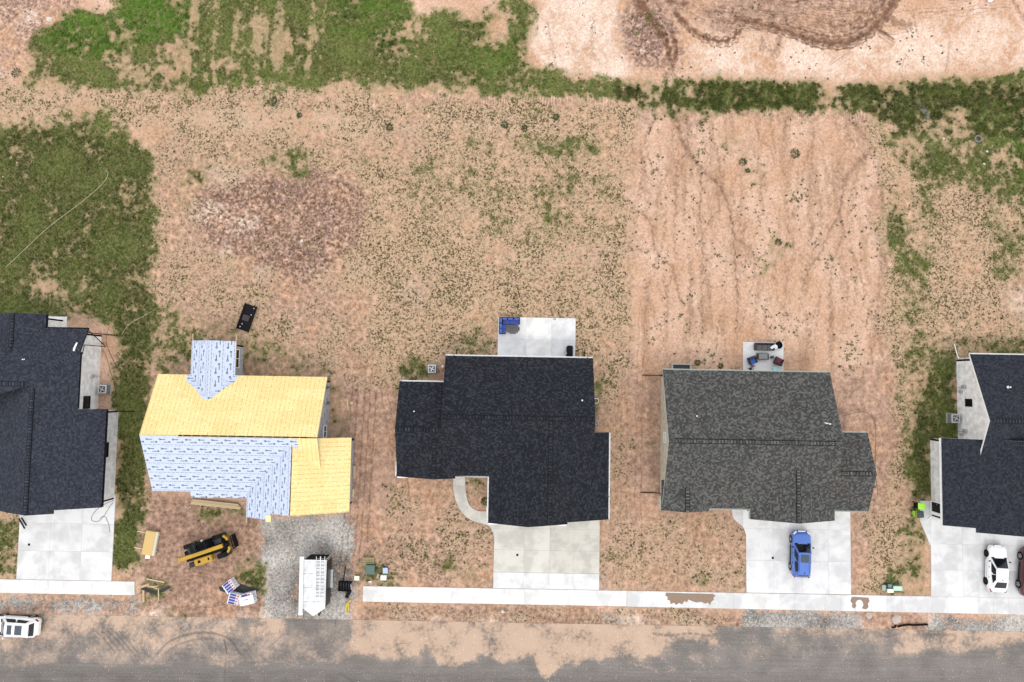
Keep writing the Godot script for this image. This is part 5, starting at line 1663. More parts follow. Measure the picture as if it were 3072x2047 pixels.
func house_unfinished() -> void:
	var h := thing("house", "unfinished house with bare yellow roof sheets and printed pale blue underlayment", "house")
	var k := 0.5
	var ot := osb_texture()
	var osb := [uv_material("osb", Color(0.83, 0.70, 0.37), ot, 0.41, 0.41), uv_material("osb_b", Color(0.85, 0.72, 0.39), ot, 0.41, 0.41), uv_material("osb_c", Color(0.81, 0.67, 0.345), ot, 0.41, 0.41)]
	var wrap := [uv_material("underlayment", Color(0.44, 0.495, 0.63), wrap_texture(288, 240), 1.0 / 1.2, 1.0, 0.6)]
	var zr := 5.58
	var north := face([-33.82, 0.04, -17.65, 0.04, -17.65, zr - 0.06, -30.3, zr - 0.06, -30.3, zr, -33.82, zr], -25, 3, 0.04, 0, 1, k)
	var south := face([-33.82, zr, -30.3, zr, -30.3, zr + 0.06, -17.65, zr + 0.06, -17.65, 11.66, -30.25, 11.66, -30.25, 11.06, -33.82, 11.06], -25, 3.02, 11.06, 0, -1, k)
	var gw := face([-24.85, 13.36, -24.85, 6.0, -20.04, 6.0, -20.04, 12.72, -22.05, 12.72, -22.05, 13.36], -24.85, 3, 8, 1, 0, k)
	var ge := face([-19.96, 12.72, -19.96, 5.74, -15.16, 5.74, -15.16, 12.72], -15.16, 3, 8, -1, 0, k)
	var pw := face([-30.7, -3.22, -28.58, -3.22, -28.58, 2.4, -30.7, 0.4], -30.7, 3.0, 0, 1, 0, k)
	var pe := face([-28.58, -3.22, -26.48, -3.22, -26.48, 0.4, -28.58, 2.4], -26.48, 3.0, 0, -1, 0, k)
	var edge: Material = M.lumber_pale
	for f in [north, south, gw, ge, pw, pe]:
		roof_slab(f, "roof_frame", M.lumber, edge, h, 0.2)
	cut_slope(north, h, "osb_sheet", 2.44, 1.22, 1.22, 0.012, 0.003, osb, 0.0035)
	cut_slope(ge, h, "osb_sheet", 2.44, 1.22, 1.22, 0.012, 0.003, osb, 0.0035)
	cut_slope(south, h, "osb_sheet", 2.44, 1.22, 1.22, 0.012, 0.003, osb, 0.0035, false, pv([-20.3, zr + 0.06, -17.65, zr + 0.06, -17.65, 11.0, -20.3, 11.0]))
	cut_slope(south, h, "underlayment_strip", 60.0, 1.0, 0.0, 0.004, 0.017, wrap, 0.001, true, pv([-33.82, zr, -30.3, zr, -30.3, zr + 0.1, -19.45, zr + 0.1, -19.45, 6.65, -20.1, 6.65, -20.1, 11.66, -30.25, 11.66, -30.25, 11.06, -33.82, 11.06]))
	cut_slope(gw, h, "underlayment_strip", 60.0, 1.0, 0.0, 0.004, 0.017, wrap, 0.001, true)
	cut_slope(pw, h, "underlayment_strip", 60.0, 1.0, 0.0, 0.004, 0.012, wrap, 0.001, true)
	cut_slope(pe, h, "underlayment_strip", 60.0, 1.0, 0.0, 0.004, 0.012, wrap, 0.001, true)
	# the underlayment laps a hand's breadth over the main roof round the porch valley
	var flap := face([-31.0, 0.04, -26.2, 0.04, -26.2, 0.5, -27.4, 1.5, -28.2, 2.3, -28.95, 2.3, -29.7, 1.5, -31.0, 0.6], -25, 3, 0.04, 0, 1, k)
	cut_slope(flap, h, "valley_flap", 60.0, 60.0, 0.0, 0.004, 0.017, wrap, 0.001, true)
	# trusses showing through the ridge slots
	for i in 15:
		var s := tool()
		box(s, Vector3(-29.9 + i * 0.82, 5.68, zr), Vector3(0.05, 0.1, 0.13))
		put("truss_tip", s, M.lumber, h)
	for i in 8:
		var s := tool()
		box(s, Vector3(-20.0, 5.32, 6.9 + i * 0.8), Vector3(0.1, 0.1, 0.05))
		put("truss_tip", s, M.lumber, h)
	# wrapped walls
	var w: Material = M.grey_wrap
	wall(h, Vector2(-18.17, 10.8), Vector2(-18.17, 0.42), [[0.0, 3.0], [0.5, 5.5], [1.0, 3.0]], w)
	wall(h, Vector2(-33.3, 0.42), Vector2(-33.3, 10.8), [[0.0, 3.0], [0.5, 5.5], [1.0, 3.0]], w)
	wall(h, Vector2(-18.17, 0.42), Vector2(-33.3, 0.42), [[0.0, 3.0], [1.0, 3.0]], w)
	wall(h, Vector2(-33.3, 10.8), Vector2(-24.4, 10.8), [[0.0, 2.9], [1.0, 2.9]], w)
	wall(h, Vector2(-24.4, 10.8), Vector2(-24.4, 12.4), [[0.0, 2.9], [1.0, 2.9]], w)
	wall(h, Vector2(-24.4, 12.4), Vector2(-15.6, 12.4), [[0.0, 2.9], [0.5, 5.0], [1.0, 2.9]], w)
	wall(h, Vector2(-15.6, 12.4), Vector2(-15.6, 6.1), [[0.0, 2.9], [1.0, 2.9]], w)
	wall(h, Vector2(-15.6, 6.1), Vector2(-18.17, 6.1), [[0.0, 2.9], [1.0, 4.1]], w)
	wall(h, Vector2(-26.93, 0.42), Vector2(-26.93, -2.95), [[0.0, 2.9], [1.0, 2.9]], w)
	wall(h, Vector2(-26.93, -2.95), Vector2(-30.25, -2.95), [[0.0, 2.9], [0.5, 3.7], [1.0, 2.9]], w)
	wall(h, Vector2(-30.25, -2.95), Vector2(-30.25, 0.42), [[0.0, 2.9], [1.0, 2.9]], w)
	keep_clear(-33.5, 0.3, -18, 11)
	keep_clear(-24.6, 6, -15.4, 12.6)
	keep_clear(-30.4, -3.1, -26.8, 0.6)
	window(h, Vector3(-26.93, 1.75, -1.6), Vector3(1, 0, 0), 1.7, 1.25, M.white_trim)
	window(h, Vector3(-18.17, 1.35, 5.35), Vector3(1, 0, 0), 1.1, 0.9, M.white_trim)
	var ink := mat("print_ink", Color(0.05, 0.055, 0.075), 0.7)
	for i in 13:             # printed emblems on the wall wrap
		var s := tool()
		cyl(s, Vector3(-18.172, 0.7 + 0.95 * (i % 3), 1.1 + i * 0.37), Vector3(-18.164, 0.7 + 0.95 * (i % 3), 1.1 + i * 0.37), 0.10, 0.10, 10)
		box(s, Vector3(-18.168, 0.7 + 0.95 * (i % 3), 1.36 + i * 0.37), Vector3(0.006, 0.05, 0.28))
		put("wrap_print", s, ink, h)
	for q in [[1.05, 1.25], [2.6, 0.9]]:
		var s := tool()
		rbox(s, Vector3(-18.08, q[1], q[0]), Vector3(0.16, 0.35, 0.3), 0.02)
		cyl(s, Vector3(-18.1, q[1] - 0.2, q[0]), Vector3(-18.1, 0.0, q[0]), 0.035, 0.035, 8)
		put("electric_meter", s, mat("meter_dark", Color(0.10, 0.10, 0.11), 0.5, 0.3), h)
	# fascia boards that still run past the corners
	for q in [[-30.68, -3.9, -3.2], [-26.5, -3.85, -3.2]]:
		var s := tool()
		box(s, Vector3(q[0], 2.9, (q[1] + q[2]) * 0.5), Vector3(0.04, 0.18, q[2] - q[1]))
		put("fascia_board", s, M.lumber_pale, h)
	var s2 := tool()
	box(s2, Vector3(-24.85, 2.88, 13.6), Vector3(0.04, 0.18, 0.7))
	put("fascia_board", s2, M.lumber_pale, h)
	s2 = tool()
	box(s2, Vector3(-22.3, 4.33, 13.2), Vector3(0.62, 0.02, 0.6), Basis(Vector3(0, 0, 1), 0.46))
	put("osb_sheet", s2, osb[0], h)

# ------------------------------------------------------------------ vehicles
func paint(key: String, lin: Color, metal := 0.3) -> StandardMaterial3D:
	var m := mat(key, lin, 0.32, metal)
	m.clearcoat_enabled = true
	m.clearcoat = 0.8
	m.clearcoat_roughness = 0.08
	return m

func grid(s: SurfaceTool, rows: Array) -> void:        # rows of points, joined into a skin
	for i in rows.size() - 1:
		for j in rows[i].size() - 1:
			quad(s, rows[i][j], rows[i + 1][j], rows[i + 1][j + 1], rows[i][j + 1])

func wheel(parent: Node3D, c: Vector3, r: float, w: float, rim_m: Material, tyre_m: Material = null, spokes := 5) -> void:
	var side := signf(c.x)
	var s := tool()
	var prof := [[0.62, 0.46], [0.86, 0.5], [0.97, 0.42], [1.0, 0.2], [1.0, -0.2], [0.97, -0.42], [0.86, -0.5], [0.62, -0.46]]
	var n := 22
	for i in n:
		var t0 := TAU * i / n
		var t1 := TAU * (i + 1) / n
		for k in prof.size() - 1:
			var f := func(t: float, q: Array) -> Vector3: return c + Vector3(q[1] * w, sin(t) * q[0] * r, cos(t) * q[0] * r)
			quad(s, f.call(t0, prof[k]), f.call(t0, prof[k + 1]), f.call(t1, prof[k + 1]), f.call(t1, prof[k]))
	var hub := Node3D.new()
	hub.name = "wheel"
	parent.add_child(hub, true)
	put("tyre", s, tyre_m if tyre_m else M.tyre, hub)
	var d := tool()
	cyl(d, c + Vector3(side * w * 0.30, 0, 0), c + Vector3(side * w * 0.34, 0, 0), r * 0.63, r * 0.63, 20)
	put("brake_disc", d, M.rim_dark, hub)
	var m := tool()
	cyl(m, c + Vector3(side * w * 0.34, 0, 0), c + Vector3(side * w * 0.47, 0, 0), r * 0.16, r * 0.13, 12)
	for k in spokes:
		var t := TAU * k / spokes + 0.3
		var u := Vector3(0, sin(t), cos(t))
		var b := Basis(Vector3.RIGHT, u, Vector3.RIGHT.cross(u))
		box(m, c + Vector3(side * w * 0.41, 0, 0) + u * r * 0.36, Vector3(w * 0.10, r * 0.56, r * 0.17), b)
	ring(m, c + Vector3(side * w * 0.42, 0, 0), r * 0.61, r * 0.045, 20, Vector3.RIGHT)
	put("rim", m, rim_m, hub)

func glass(parent: Node3D, called: String, a: Vector3, b: Vector3, c: Vector3, d: Vector3, inset: Array, bulge := 0.0, m: Material = null) -> void:
	# a pane over the face a b c d (counter-clockwise from outside), kept clear of its edges by shares: [left, right, bottom, top]
	var n := (b - a).cross(d - a).normalized()
	var rows := []
	for j in 5:
		var v := lerpf(inset[2], 1.0 - inset[3], j / 4.0)
		var row := []
		for i in 7:
			var u := lerpf(inset[0], 1.0 - inset[1], i / 6.0)
			var p := a.lerp(b, u).lerp(d.lerp(c, u), v)
			row.append(p + n * (0.010 + bulge * (1.0 - pow(2.0 * u - 1.0, 2)) ))
		rows.append(row)
	var s := tool(true)
	for i in rows.size() - 1:
		for j in rows[i].size() - 1:
			quad(s, rows[i][j], rows[i][j + 1], rows[i + 1][j + 1], rows[i + 1][j])
	put(called, s, m if m else M.glass_dark, parent)

func car(o: Node3D, q: Dictionary) -> void:
	var L: float = q.L
	var W: float = q.W * 0.5
	var H: float = q.H
	var body: Material = q.paint
	var hood: float = q.hood        # height of the bonnet's rear edge
	var belt: float = q.belt
	var tail: float = q.tail
	var rise := 0.24
	# lower body: cross sections from nose to tail
	var st := [[0.0, 0.70, 0.50, hood * 0.62], [0.018, 0.84, 0.36, hood * 0.72], [0.06, 0.93, 0.28, hood * 0.84], [0.13, 0.985, 0.25, hood * 0.93], [0.28, 1.0, rise, hood], [0.40, 1.0, rise, belt], [0.60, 1.0, rise, belt + 0.01], [0.80, 0.995, 0.25, belt + 0.02], [0.90, 0.965, 0.27, tail], [0.965, 0.90, 0.32, tail - 0.03], [0.992, 0.80, 0.42, tail - 0.16], [1.0, 0.70, 0.52, tail - 0.32]]
	var rows := []
	for t in st:
		var z: float = -L * 0.5 + L * t[0]
		var w: float = W * t[1]
		var y0: float = t[2]
		var y1: float = t[3]
		var half := [Vector3(w * 0.80, y0, z), Vector3(w * 0.96, y0 + 0.05, z), Vector3(w, lerpf(y0, y1, 0.45), z), Vector3(w * 0.985, lerpf(y0, y1, 0.78), z), Vector3(w * 0.93, y1 - 0.03, z), Vector3(w * 0.80, y1 + 0.005, z), Vector3(w * 0.42, y1 + 0.035, z), Vector3(0, y1 + 0.045, z)]
		var row := []
		for p in half:
			row.append(p)
		for i in range(half.size() - 2, -1, -1):
			row.append(Vector3(-half[i].x, half[i].y, half[i].z))
		rows.append(row)
	var s := tool(true)
	for i in rows.size() - 1:
		for j in rows[i].size() - 1:
			quad(s, rows[i][j], rows[i][j + 1], rows[i + 1][j + 1], rows[i + 1][j])
	for e in [0, rows.size() - 1]:
		var mid := Vector3(0, 0.55, rows[e][0].z)
		for j in rows[e].size() - 1:
			if e == 0: tri(s, mid, rows[e][j + 1], rows[e][j])
			else: tri(s, mid, rows[e][j], rows[e][j + 1])
	var base := put("body", s, body, o)
	s = tool()
	box(s, Vector3(0, 0.26, 0), Vector3(W * 1.7, 0.12, L * 0.86))
	put("underbody", s, M.black_plastic, o)
	# cabin
	var zw: float = -L * 0.5 + L * q.cowl
	var zf: float = -L * 0.5 + L * q.roof0
	var zr: float = -L * 0.5 + L * q.roof1
	var zb: float = -L * 0.5 + L * q.back
	var wb := W * 0.90
	var wr: float = W * q.narrow
	var yb := belt + 0.0
	var yt := H - 0.05
	var A := Vector3(-wb, hood + 0.0, zw)
	var B := Vector3(wb, hood + 0.0, zw)
	var C := Vector3(wr, yt, zf)
	var D := Vector3(-wr, yt, zf)
	var E := Vector3(-wr * 0.96, yt - 0.02, zr)
	var F := Vector3(wr * 0.96, yt - 0.02, zr)
	var G := Vector3(wb * 0.93, tail, zb)
	var I := Vector3(-wb * 0.93, tail, zb)
	s = tool()
	quad(s, B, A, D, C)
	quad(s, I, G, F, E)
	for g in [1.0, -1.0]:
		var m := Vector3(g, 1, 1)
		var side := [Vector3(wb, hood, zw), Vector3(wb, yb - 0.02, lerpf(zw, zb, 0.5)), Vector3(wb * 0.93, tail, zb), Vector3(wr * 0.96, yt - 0.02, zr), Vector3(wr, yt, zf)]
		for i in 5:
			side[i] *= m
		if g > 0:
			tri(s, side[1], side[0], side[4]); tri(s, side[1], side[4], side[3]); tri(s, side[1], side[3], side[2])
		else:
			tri(s, side[0], side[1], side[4]); tri(s, side[4], side[1], side[3]); tri(s, side[3], side[1], side[2])
	put("cabin", s, body, o)
	s = tool(true)
	var roof := []
	for i in 7:
		var v := i / 6.0
		var row := []
		for j in 9:
			var u := j / 8.0 * 2.0 - 1.0
			var w := lerpf(wr, wr * 0.96, v)
			row.append(Vector3(u * w, yt - 0.02 * v + 0.055 * (1.0 - pow(absf(u), 2.4)) * (1.0 - 0.5 * pow(2.0 * v - 1.0, 4)), lerpf(zf, zr, v) + 0.06 * (u * u - 0.4) * (1.0 - v)))
		roof.append(row)
	for i in 6:
		for j in 8:
			quad(s, roof[i + 1][j], roof[i + 1][j + 1], roof[i][j + 1], roof[i][j])
	var rf := put("roof", s, body, o)
	glass(o, "windscreen", B, A, D, C, [0.05, 0.05, 0.02, 0.04], 0.05)
	glass(o, "rear_window", I, G, F, E, [0.09, 0.09, 0.22, 0.08], 0.03)
	var pil: float = q.pillar
	for g in [1.0, -1.0]:
		var m := Vector3(g, 1, 1)
		var b0 := Vector3(wb, hood, zw) * m
		var b1 := Vector3(wb * 0.93, tail, zb) * m
		var t0 := Vector3(wr, yt, zf) * m
		var t1 := Vector3(wr * 0.96, yt - 0.02, zr) * m
		for part in [[0.10, pil], [pil + 0.02, 0.86]]:
			var p := [b0.lerp(b1, part[0]), b0.lerp(b1, part[1]), t0.lerp(t1, part[1]), t0.lerp(t1, part[0])]
			p[0].y = lerpf(p[0].y, p[3].y, 0.04)
			if part[1] > 0.8:
				p[1] = p[1].lerp(p[2], 0.25)
			if g < 0: glass(o, "side_window", p[0], p[1], p[2], p[3], [0.01, 0.01, 0.05, 0.05], 0.012)
			else: glass(o, "side_window", p[1], p[0], p[3], p[2], [0.01, 0.01, 0.05, 0.05], 0.012)
	# lamps, mirrors, trim
	for g in [1.0, -1.0]:
		s = tool()
		rbox(s, Vector3(g * W * 0.74, hood * 0.78, -L * 0.5 + 0.20), Vector3(0.16, 0.13, 0.44), 0.05, Basis(Vector3.UP, g * 0.72))
		put("headlight", s, mat("lamp_clear", Color(0.62, 0.65, 0.68), 0.1, 0.2), o)
		s = tool()
		rbox(s, Vector3(g * W * 0.82, tail - 0.14, L * 0.5 - 0.16), Vector3(0.10, 0.20, 0.34), 0.04, Basis(Vector3.UP, -g * 0.55))
		put("taillight", s, mat("lamp_red", Color(0.22, 0.012, 0.016), 0.15), o)
		s = tool()
		rbox(s, Vector3(g * (W + 0.10), belt + 0.06, zw + 0.28), Vector3(0.22, 0.13, 0.11), 0.04, Basis(Vector3.UP, -g * 0.25))
		put("mirror", s, q.mirror, o)
		for k in 2:
			s = tool()
			cyl(s, Vector3(g * (W - 0.02), 0.0, 0) + Vector3(0, q.r, -q.base * 0.5 + k * q.base + q.shift), Vector3(g * (W + 0.004), 0.0, 0) + Vector3(0, q.r, -q.base * 0.5 + k * q.base + q.shift), q.r + 0.05, q.r + 0.04, 20)
			put("wheel_arch", s, M.black_plastic, o)
			wheel(o, Vector3(g * (W - 0.09), q.r, -q.base * 0.5 + k * q.base + q.shift), q.r, 0.21, q.rim)
		s = tool()
		rbox(s, Vector3(g * W * 1.0, 0.33, 0.1), Vector3(0.05, 0.12, q.base * 0.66), 0.02)
		put("sill_trim", s, M.black_plastic if q.trim else body, o)
		for k in 2:
			s = tool()
			rbox(s, Vector3(g * (W * 0.995), belt - 0.13, -0.15 + k * 0.95), Vector3(0.03, 0.035, 0.17), 0.01)
			put("door_handle", s, q.mirror, o)
		if q.rails:
			s = tool()
			tube(s, [Vector3(g * wr * 0.86, yt + 0.03, zf + 0.25), Vector3(g * wr * 0.86, yt + 0.085, zf + 0.42), Vector3(g * wr * 0.84, yt + 0.075, zr - 0.3), Vector3(g * wr * 0.84, yt + 0.01, zr - 0.12)], 0.018, 6)
			put("roof_rail", s, q.rail_m, o)
	s = tool()
	rbox(s, Vector3(0, hood * 0.66, -L * 0.5 + 0.04), Vector3(W * 0.95, 0.17, 0.10), 0.03)
	put("grille", s, M.black_plastic, o)
	s = tool()
	rbox(s, Vector3(0, hood * 0.66 + 0.10, -L * 0.5 + 0.035), Vector3(W * 0.80, 0.03, 0.10), 0.01)
	put("grille_bar", s, M.chrome, o)
	s = tool()
	rbox(s, Vector3(0, 0.60, L * 0.5 - 0.01), Vector3(0.32, 0.15, 0.03), 0.008)
	put("number_plate", s, M.white_trim, o)
	s = tool()
	box(s, Vector3(0, hood - 0.005, zw - 0.02), Vector3(wb * 1.85, 0.05, 0.16))
	put("cowl", s, M.black_plastic, o)
	for k in 2:
		s = tool()
		tube(s, [Vector3(-0.5 + k * 0.62, hood + 0.05, zw + 0.03), Vector3(-0.1 + k * 0.62, hood + 0.10, zw + 0.10)], 0.012, 5)
		put("wiper", s, M.black_plastic, o)
	for p in q.roof_glass:
		s = tool()
		rbox(s, Vector3(0, yt + 0.052, lerpf(zf, zr, p[0])), Vector3(wr * 1.28, 0.02, (zr - zf) * p[1]), 0.009)
		put("sunroof", s, mat("roof_glass", Color(0.045, 0.06, 0.075), 0.08), rf)
	s = tool()
	tri(s, Vector3(0.02, yt + 0.04, zr - 0.3), Vector3(0, yt + 0.13, zr - 0.12), Vector3(0.02, yt + 0.04, zr - 0.08))
	tri(s, Vector3(-0.02, yt + 0.04, zr - 0.3), Vector3(-0.02, yt + 0.04, zr - 0.08), Vector3(0, yt + 0.13, zr - 0.12))
	put("antenna", s, q.mirror, rf)

func build_vehicles() -> void:
	var o := thing("parked_car", "blue crossover with a sunroof on the pale driveway of the grey roofed house", "car", Vector3(28.42, 0.075, 16.42), -0.03)
	var blue := paint("paint_blue", Color(0.045, 0.125, 0.44), 0.25)
	car(o, {L = 4.45, W = 1.80, H = 1.62, hood = 1.0, belt = 1.06, tail = 1.08, cowl = 0.275, roof0 = 0.43, roof1 = 0.90, back = 0.965, narrow = 0.66, pillar = 0.45, r = 0.34, base = 2.62, shift = 0.0, paint = blue, mirror = M.black_plastic, rim = M.rim, trim = true, rails = true, rail_m = blue, roof_glass = [[0.26, 0.36]]})
	o = thing("parked_car", "white sedan with dark wheels beside the dark red car", "car", Vector3(47.52, 0.075, 17.5), -0.05)
	var white := paint("paint_white", Color(0.72, 0.73, 0.74), 0.0)
	car(o, {L = 4.45, W = 1.77, H = 1.45, hood = 0.86, belt = 0.92, tail = 0.99, cowl = 0.27, roof0 = 0.46, roof1 = 0.74, back = 0.93, narrow = 0.68, pillar = 0.5, r = 0.32, base = 2.66, shift = 0.0, paint = white, mirror = M.black_plastic, rim = M.rim_dark, trim = false, rails = false, rail_m = white, roof_glass = []})
	o = thing("parked_car", "dark red sport utility car with silver wheels next to the white sedan", "car", Vector3(50.78, 0.075, 17.75), -0.09)
	var red := paint("paint_red", Color(0.085, 0.012, 0.018), 0.3)
	car(o, {L = 4.75, W = 1.88, H = 1.70, hood = 1.05, belt = 1.1, tail = 1.12, cowl = 0.275, roof0 = 0.42, roof1 = 0.91, back = 0.97, narrow = 0.74, pillar = 0.45, r = 0.36, base = 2.72, shift = 0.0, paint = red, mirror = red, rim = M.rim, trim = true, rails = true, rail_m = M.galvanised, roof_glass = []})
	o = thing("parked_car", "white sport utility car with two dark roof panes parked on the street", "car", Vector3(-47.68, 0.02, 24.66), PI / 2 - 0.035)
	car(o, {L = 4.78, W = 1.86, H = 1.68, hood = 1.04, belt = 1.06, tail = 1.10, cowl = 0.275, roof0 = 0.42, roof1 = 0.89, back = 0.965, narrow = 0.73, pillar = 0.45, r = 0.36, base = 2.8, shift = 0.0, paint = white, mirror = white, rim = M.rim, trim = true, rails = true, rail_m = M.galvanised, roof_glass = [[0.22, 0.20], [0.60, 0.30]]})
	telehandler()
	trailer()

func telehandler() -> void:
	var y: StandardMaterial3D = mat("machine_yellow", Color(0.58, 0.34, 0.02), 0.45, 0.0, "fine", 0.8)
	var t := thing("telehandler", "yellow and black telescopic handler with its boom lowered on the brown dirt", "telehandler", Vector3(-29.4, 0.0, 17.05), -1.239)
	var s := tool()
	rbox(s, Vector3(0, 0.78, 0), Vector3(1.05, 0.62, 4.1), 0.06)
	rbox(s, Vector3(0, 0.62, -1.44), Vector3(1.5, 0.24, 0.34), 0.05)
	rbox(s, Vector3(0, 0.62, 1.44), Vector3(1.5, 0.24, 0.34), 0.05)
	rbox(s, Vector3(-0.72, 0.72, 0.1), Vector3(0.5, 0.5, 1.5), 0.06)
	put("chassis", s, M.black_steel, t)
	for g in [[-0.92, -1.44], [0.92, -1.44], [-0.92, 1.44], [0.92, 1.44]]:
		wheel(t, Vector3(g[0], 0.6, g[1]), 0.6, 0.42, y, M.tyre_dusty, 6)
		var lug := tool()
		for k in 16:
			var a := TAU * k / 16.0
			for e in [-1.0, 1.0]:
				box(lug, Vector3(g[0] + e * 0.1, 0.6 + sin(a + e * 0.1) * 0.605, g[1] + cos(a + e * 0.1) * 0.605), Vector3(0.2, 0.05, 0.07), Basis(Vector3.RIGHT, -a + PI / 2) * Basis(Vector3.UP, e * 0.5))
		put("tread", lug, M.tyre_dusty, t.get_child(t.get_child_count() - 1)).set_meta("kind", "stuff")
	# fenders
	for g in [[-0.95, -1.44], [0.95, -1.44], [-0.95, 1.44], [0.95, 1.44]]:
		s = tool()
		var pts := []
		for k in 7:
			var a := PI * (0.12 + 0.76 * k / 6.0)
			pts.append([Vector3(g[0] - 0.2, 0.6 + sin(a) * 0.72, g[1] + cos(a) * 0.72), Vector3(g[0] + 0.2, 0.6 + sin(a) * 0.72, g[1] + cos(a) * 0.72)])
		if g[1] < 0 or g[0] < 0:
			for k in range(1, 5):
				quad(s, pts[k][0], pts[k][1], pts[k + 1][1], pts[k + 1][0])
			put("fender", s, M.black_steel, t)
	# cab
	s = tool()
	for q in [[-0.98, -0.75], [-0.28, -0.75], [-0.98, 0.55], [-0.28, 0.55]]:
		box(s, Vector3(q[0], 1.75, q[1]), Vector3(0.07, 1.3, 0.07))
	rbox(s, Vector3(-0.63, 1.18, -0.1), Vector3(0.80, 0.32, 1.5), 0.04)
	rbox(s, Vector3(-0.63, 2.38, 0.62), Vector3(0.80, 0.08, 0.34), 0.03)
	rbox(s, Vector3(-0.63, 2.38, -0.72), Vector3(0.80, 0.08, 0.12), 0.03)
	box(s, Vector3(-0.99, 2.38, -0.05), Vector3(0.07, 0.07, 1.2))
	box(s, Vector3(-0.27, 2.38, -0.05), Vector3(0.07, 0.07, 1.2))
	var cab := put("cab", s, M.black_steel, t)
	for k in 5:
		s = tool()
		box(s, Vector3(-0.63, 2.40, -0.5 + k * 0.22), Vector3(0.68, 0.04, 0.045))
		put("roof_bar", s, M.black_steel, cab)
	s = tool()
	quad(s, Vector3(-0.96, 1.3, -0.79), Vector3(-0.3, 1.3, -0.79), Vector3(-0.3, 2.34, -0.76), Vector3(-0.96, 2.34, -0.76))
	put("windscreen", s, M.glass_dark, cab)
	s = tool()
	rbox(s, Vector3(-0.63, 1.45, 0.2), Vector3(0.46, 0.14, 0.46), 0.05)
	rbox(s, Vector3(-0.63, 1.78, 0.42), Vector3(0.44, 0.6, 0.12), 0.05)
	put("seat", s, M.black_plastic, cab)
	s = tool()
	rbox(s, Vector3(-1.12, 1.95, -0.35), Vector3(0.16, 0.30, 0.12), 0.04)
	put("mirror", s, M.white_trim, cab)
	s = tool()
	rbox(s, Vector3(-0.63, 1.02, 1.15), Vector3(0.85, 0.40, 1.0), 0.08)
	put("fuel_tank", s, mat("machine_slate", Color(0.035, 0.04, 0.05), 0.4, 0.2), t)
	s = tool()
	rbox(s, Vector3(-0.62, 0.98, -1.35), Vector3(0.75, 0.3, 0.8), 0.08)
	put("front_cover", s, mat("machine_slate", Color(0.035, 0.04, 0.05), 0.4, 0.2), t)
	# engine hood
	s = tool()
	rbox(s, Vector3(0.78, 1.12, 0.35), Vector3(0.66, 0.62, 1.75), 0.07)
	var hood := put("engine_hood", s, y, t)
	for q in [[0.78, 0.72], [0.78, -0.22]]:
		s = tool()
		rbox(s, Vector3(q[0], 1.435, q[1]), Vector3(0.26, 0.02, 0.28 if q[1] > 0 else 0.16), 0.008)
		put("vent", s, M.black_plastic, hood)
	# boom
	var a := Vector3(-0.02, 2.0, 2.05)
	var b := Vector3(-0.02, 1.62, -2.0)
	var f := frame_of(b - a)
	var bb := Basis(f.x, f.z, f.y)
	s = tool()
	rbox(s, (a + b) * 0.5, Vector3(0.36, 0.42, a.distance_to(b)), 0.03, bb)
	var boom := put("boom", s, y, t)
	s = tool()
	rbox(s, Vector3(-0.02, 2.0, 2.1), Vector3(0.5, 0.5, 0.16), 0.04, bb)
	put("boom_end", s, y, boom)
	s = tool()
	rbox(s, Vector3(-0.02, 1.5, -2.25), Vector3(0.26, 0.3, 0.6), 0.03, Basis(Vector3.RIGHT, 0.5))
	put("boom_nose", s, M.black_steel, boom)
	s = tool()
	cyl(s, Vector3(0.22, 1.45, 1.3), Vector3(0.22, 1.35, -0.8), 0.06, 0.06, 10)
	cyl(s, Vector3(0.22, 1.35, -0.8), Vector3(0.2, 1.4, -1.4), 0.035, 0.035, 8)
	put("lift_cylinder", s, M.black_steel, boom)
	# carriage
	for g in [-1.0, 1.0]:
		s = tool()
		rbox(s, Vector3(g * 0.42 - 0.05, 1.05, -2.42), Vector3(0.24, 0.9, 0.2), 0.04, Basis(Vector3.UP, g * 0.4))
		rbox(s, Vector3(g * 0.62 - 0.05, 1.3, -2.3), Vector3(0.2, 0.3, 0.55), 0.04, Basis(Vector3.UP, g * 0.9))
		put("carriage_arm", s, y, t)
	s = tool()
	for k in 6:
		box(s, Vector3(-0.62 + k * 0.24, 0.75, -2.78), Vector3(0.06, 1.3, 0.06))
	for k in 3:
		box(s, Vector3(-0.02, 0.2 + k * 0.55, -2.74), Vector3(1.34, 0.1, 0.08))
	rbox(s, Vector3(-0.02, 0.72, -2.80), Vector3(1.25, 0.75, 0.05), 0.02)
	put("carriage", s, M.black_steel, t)

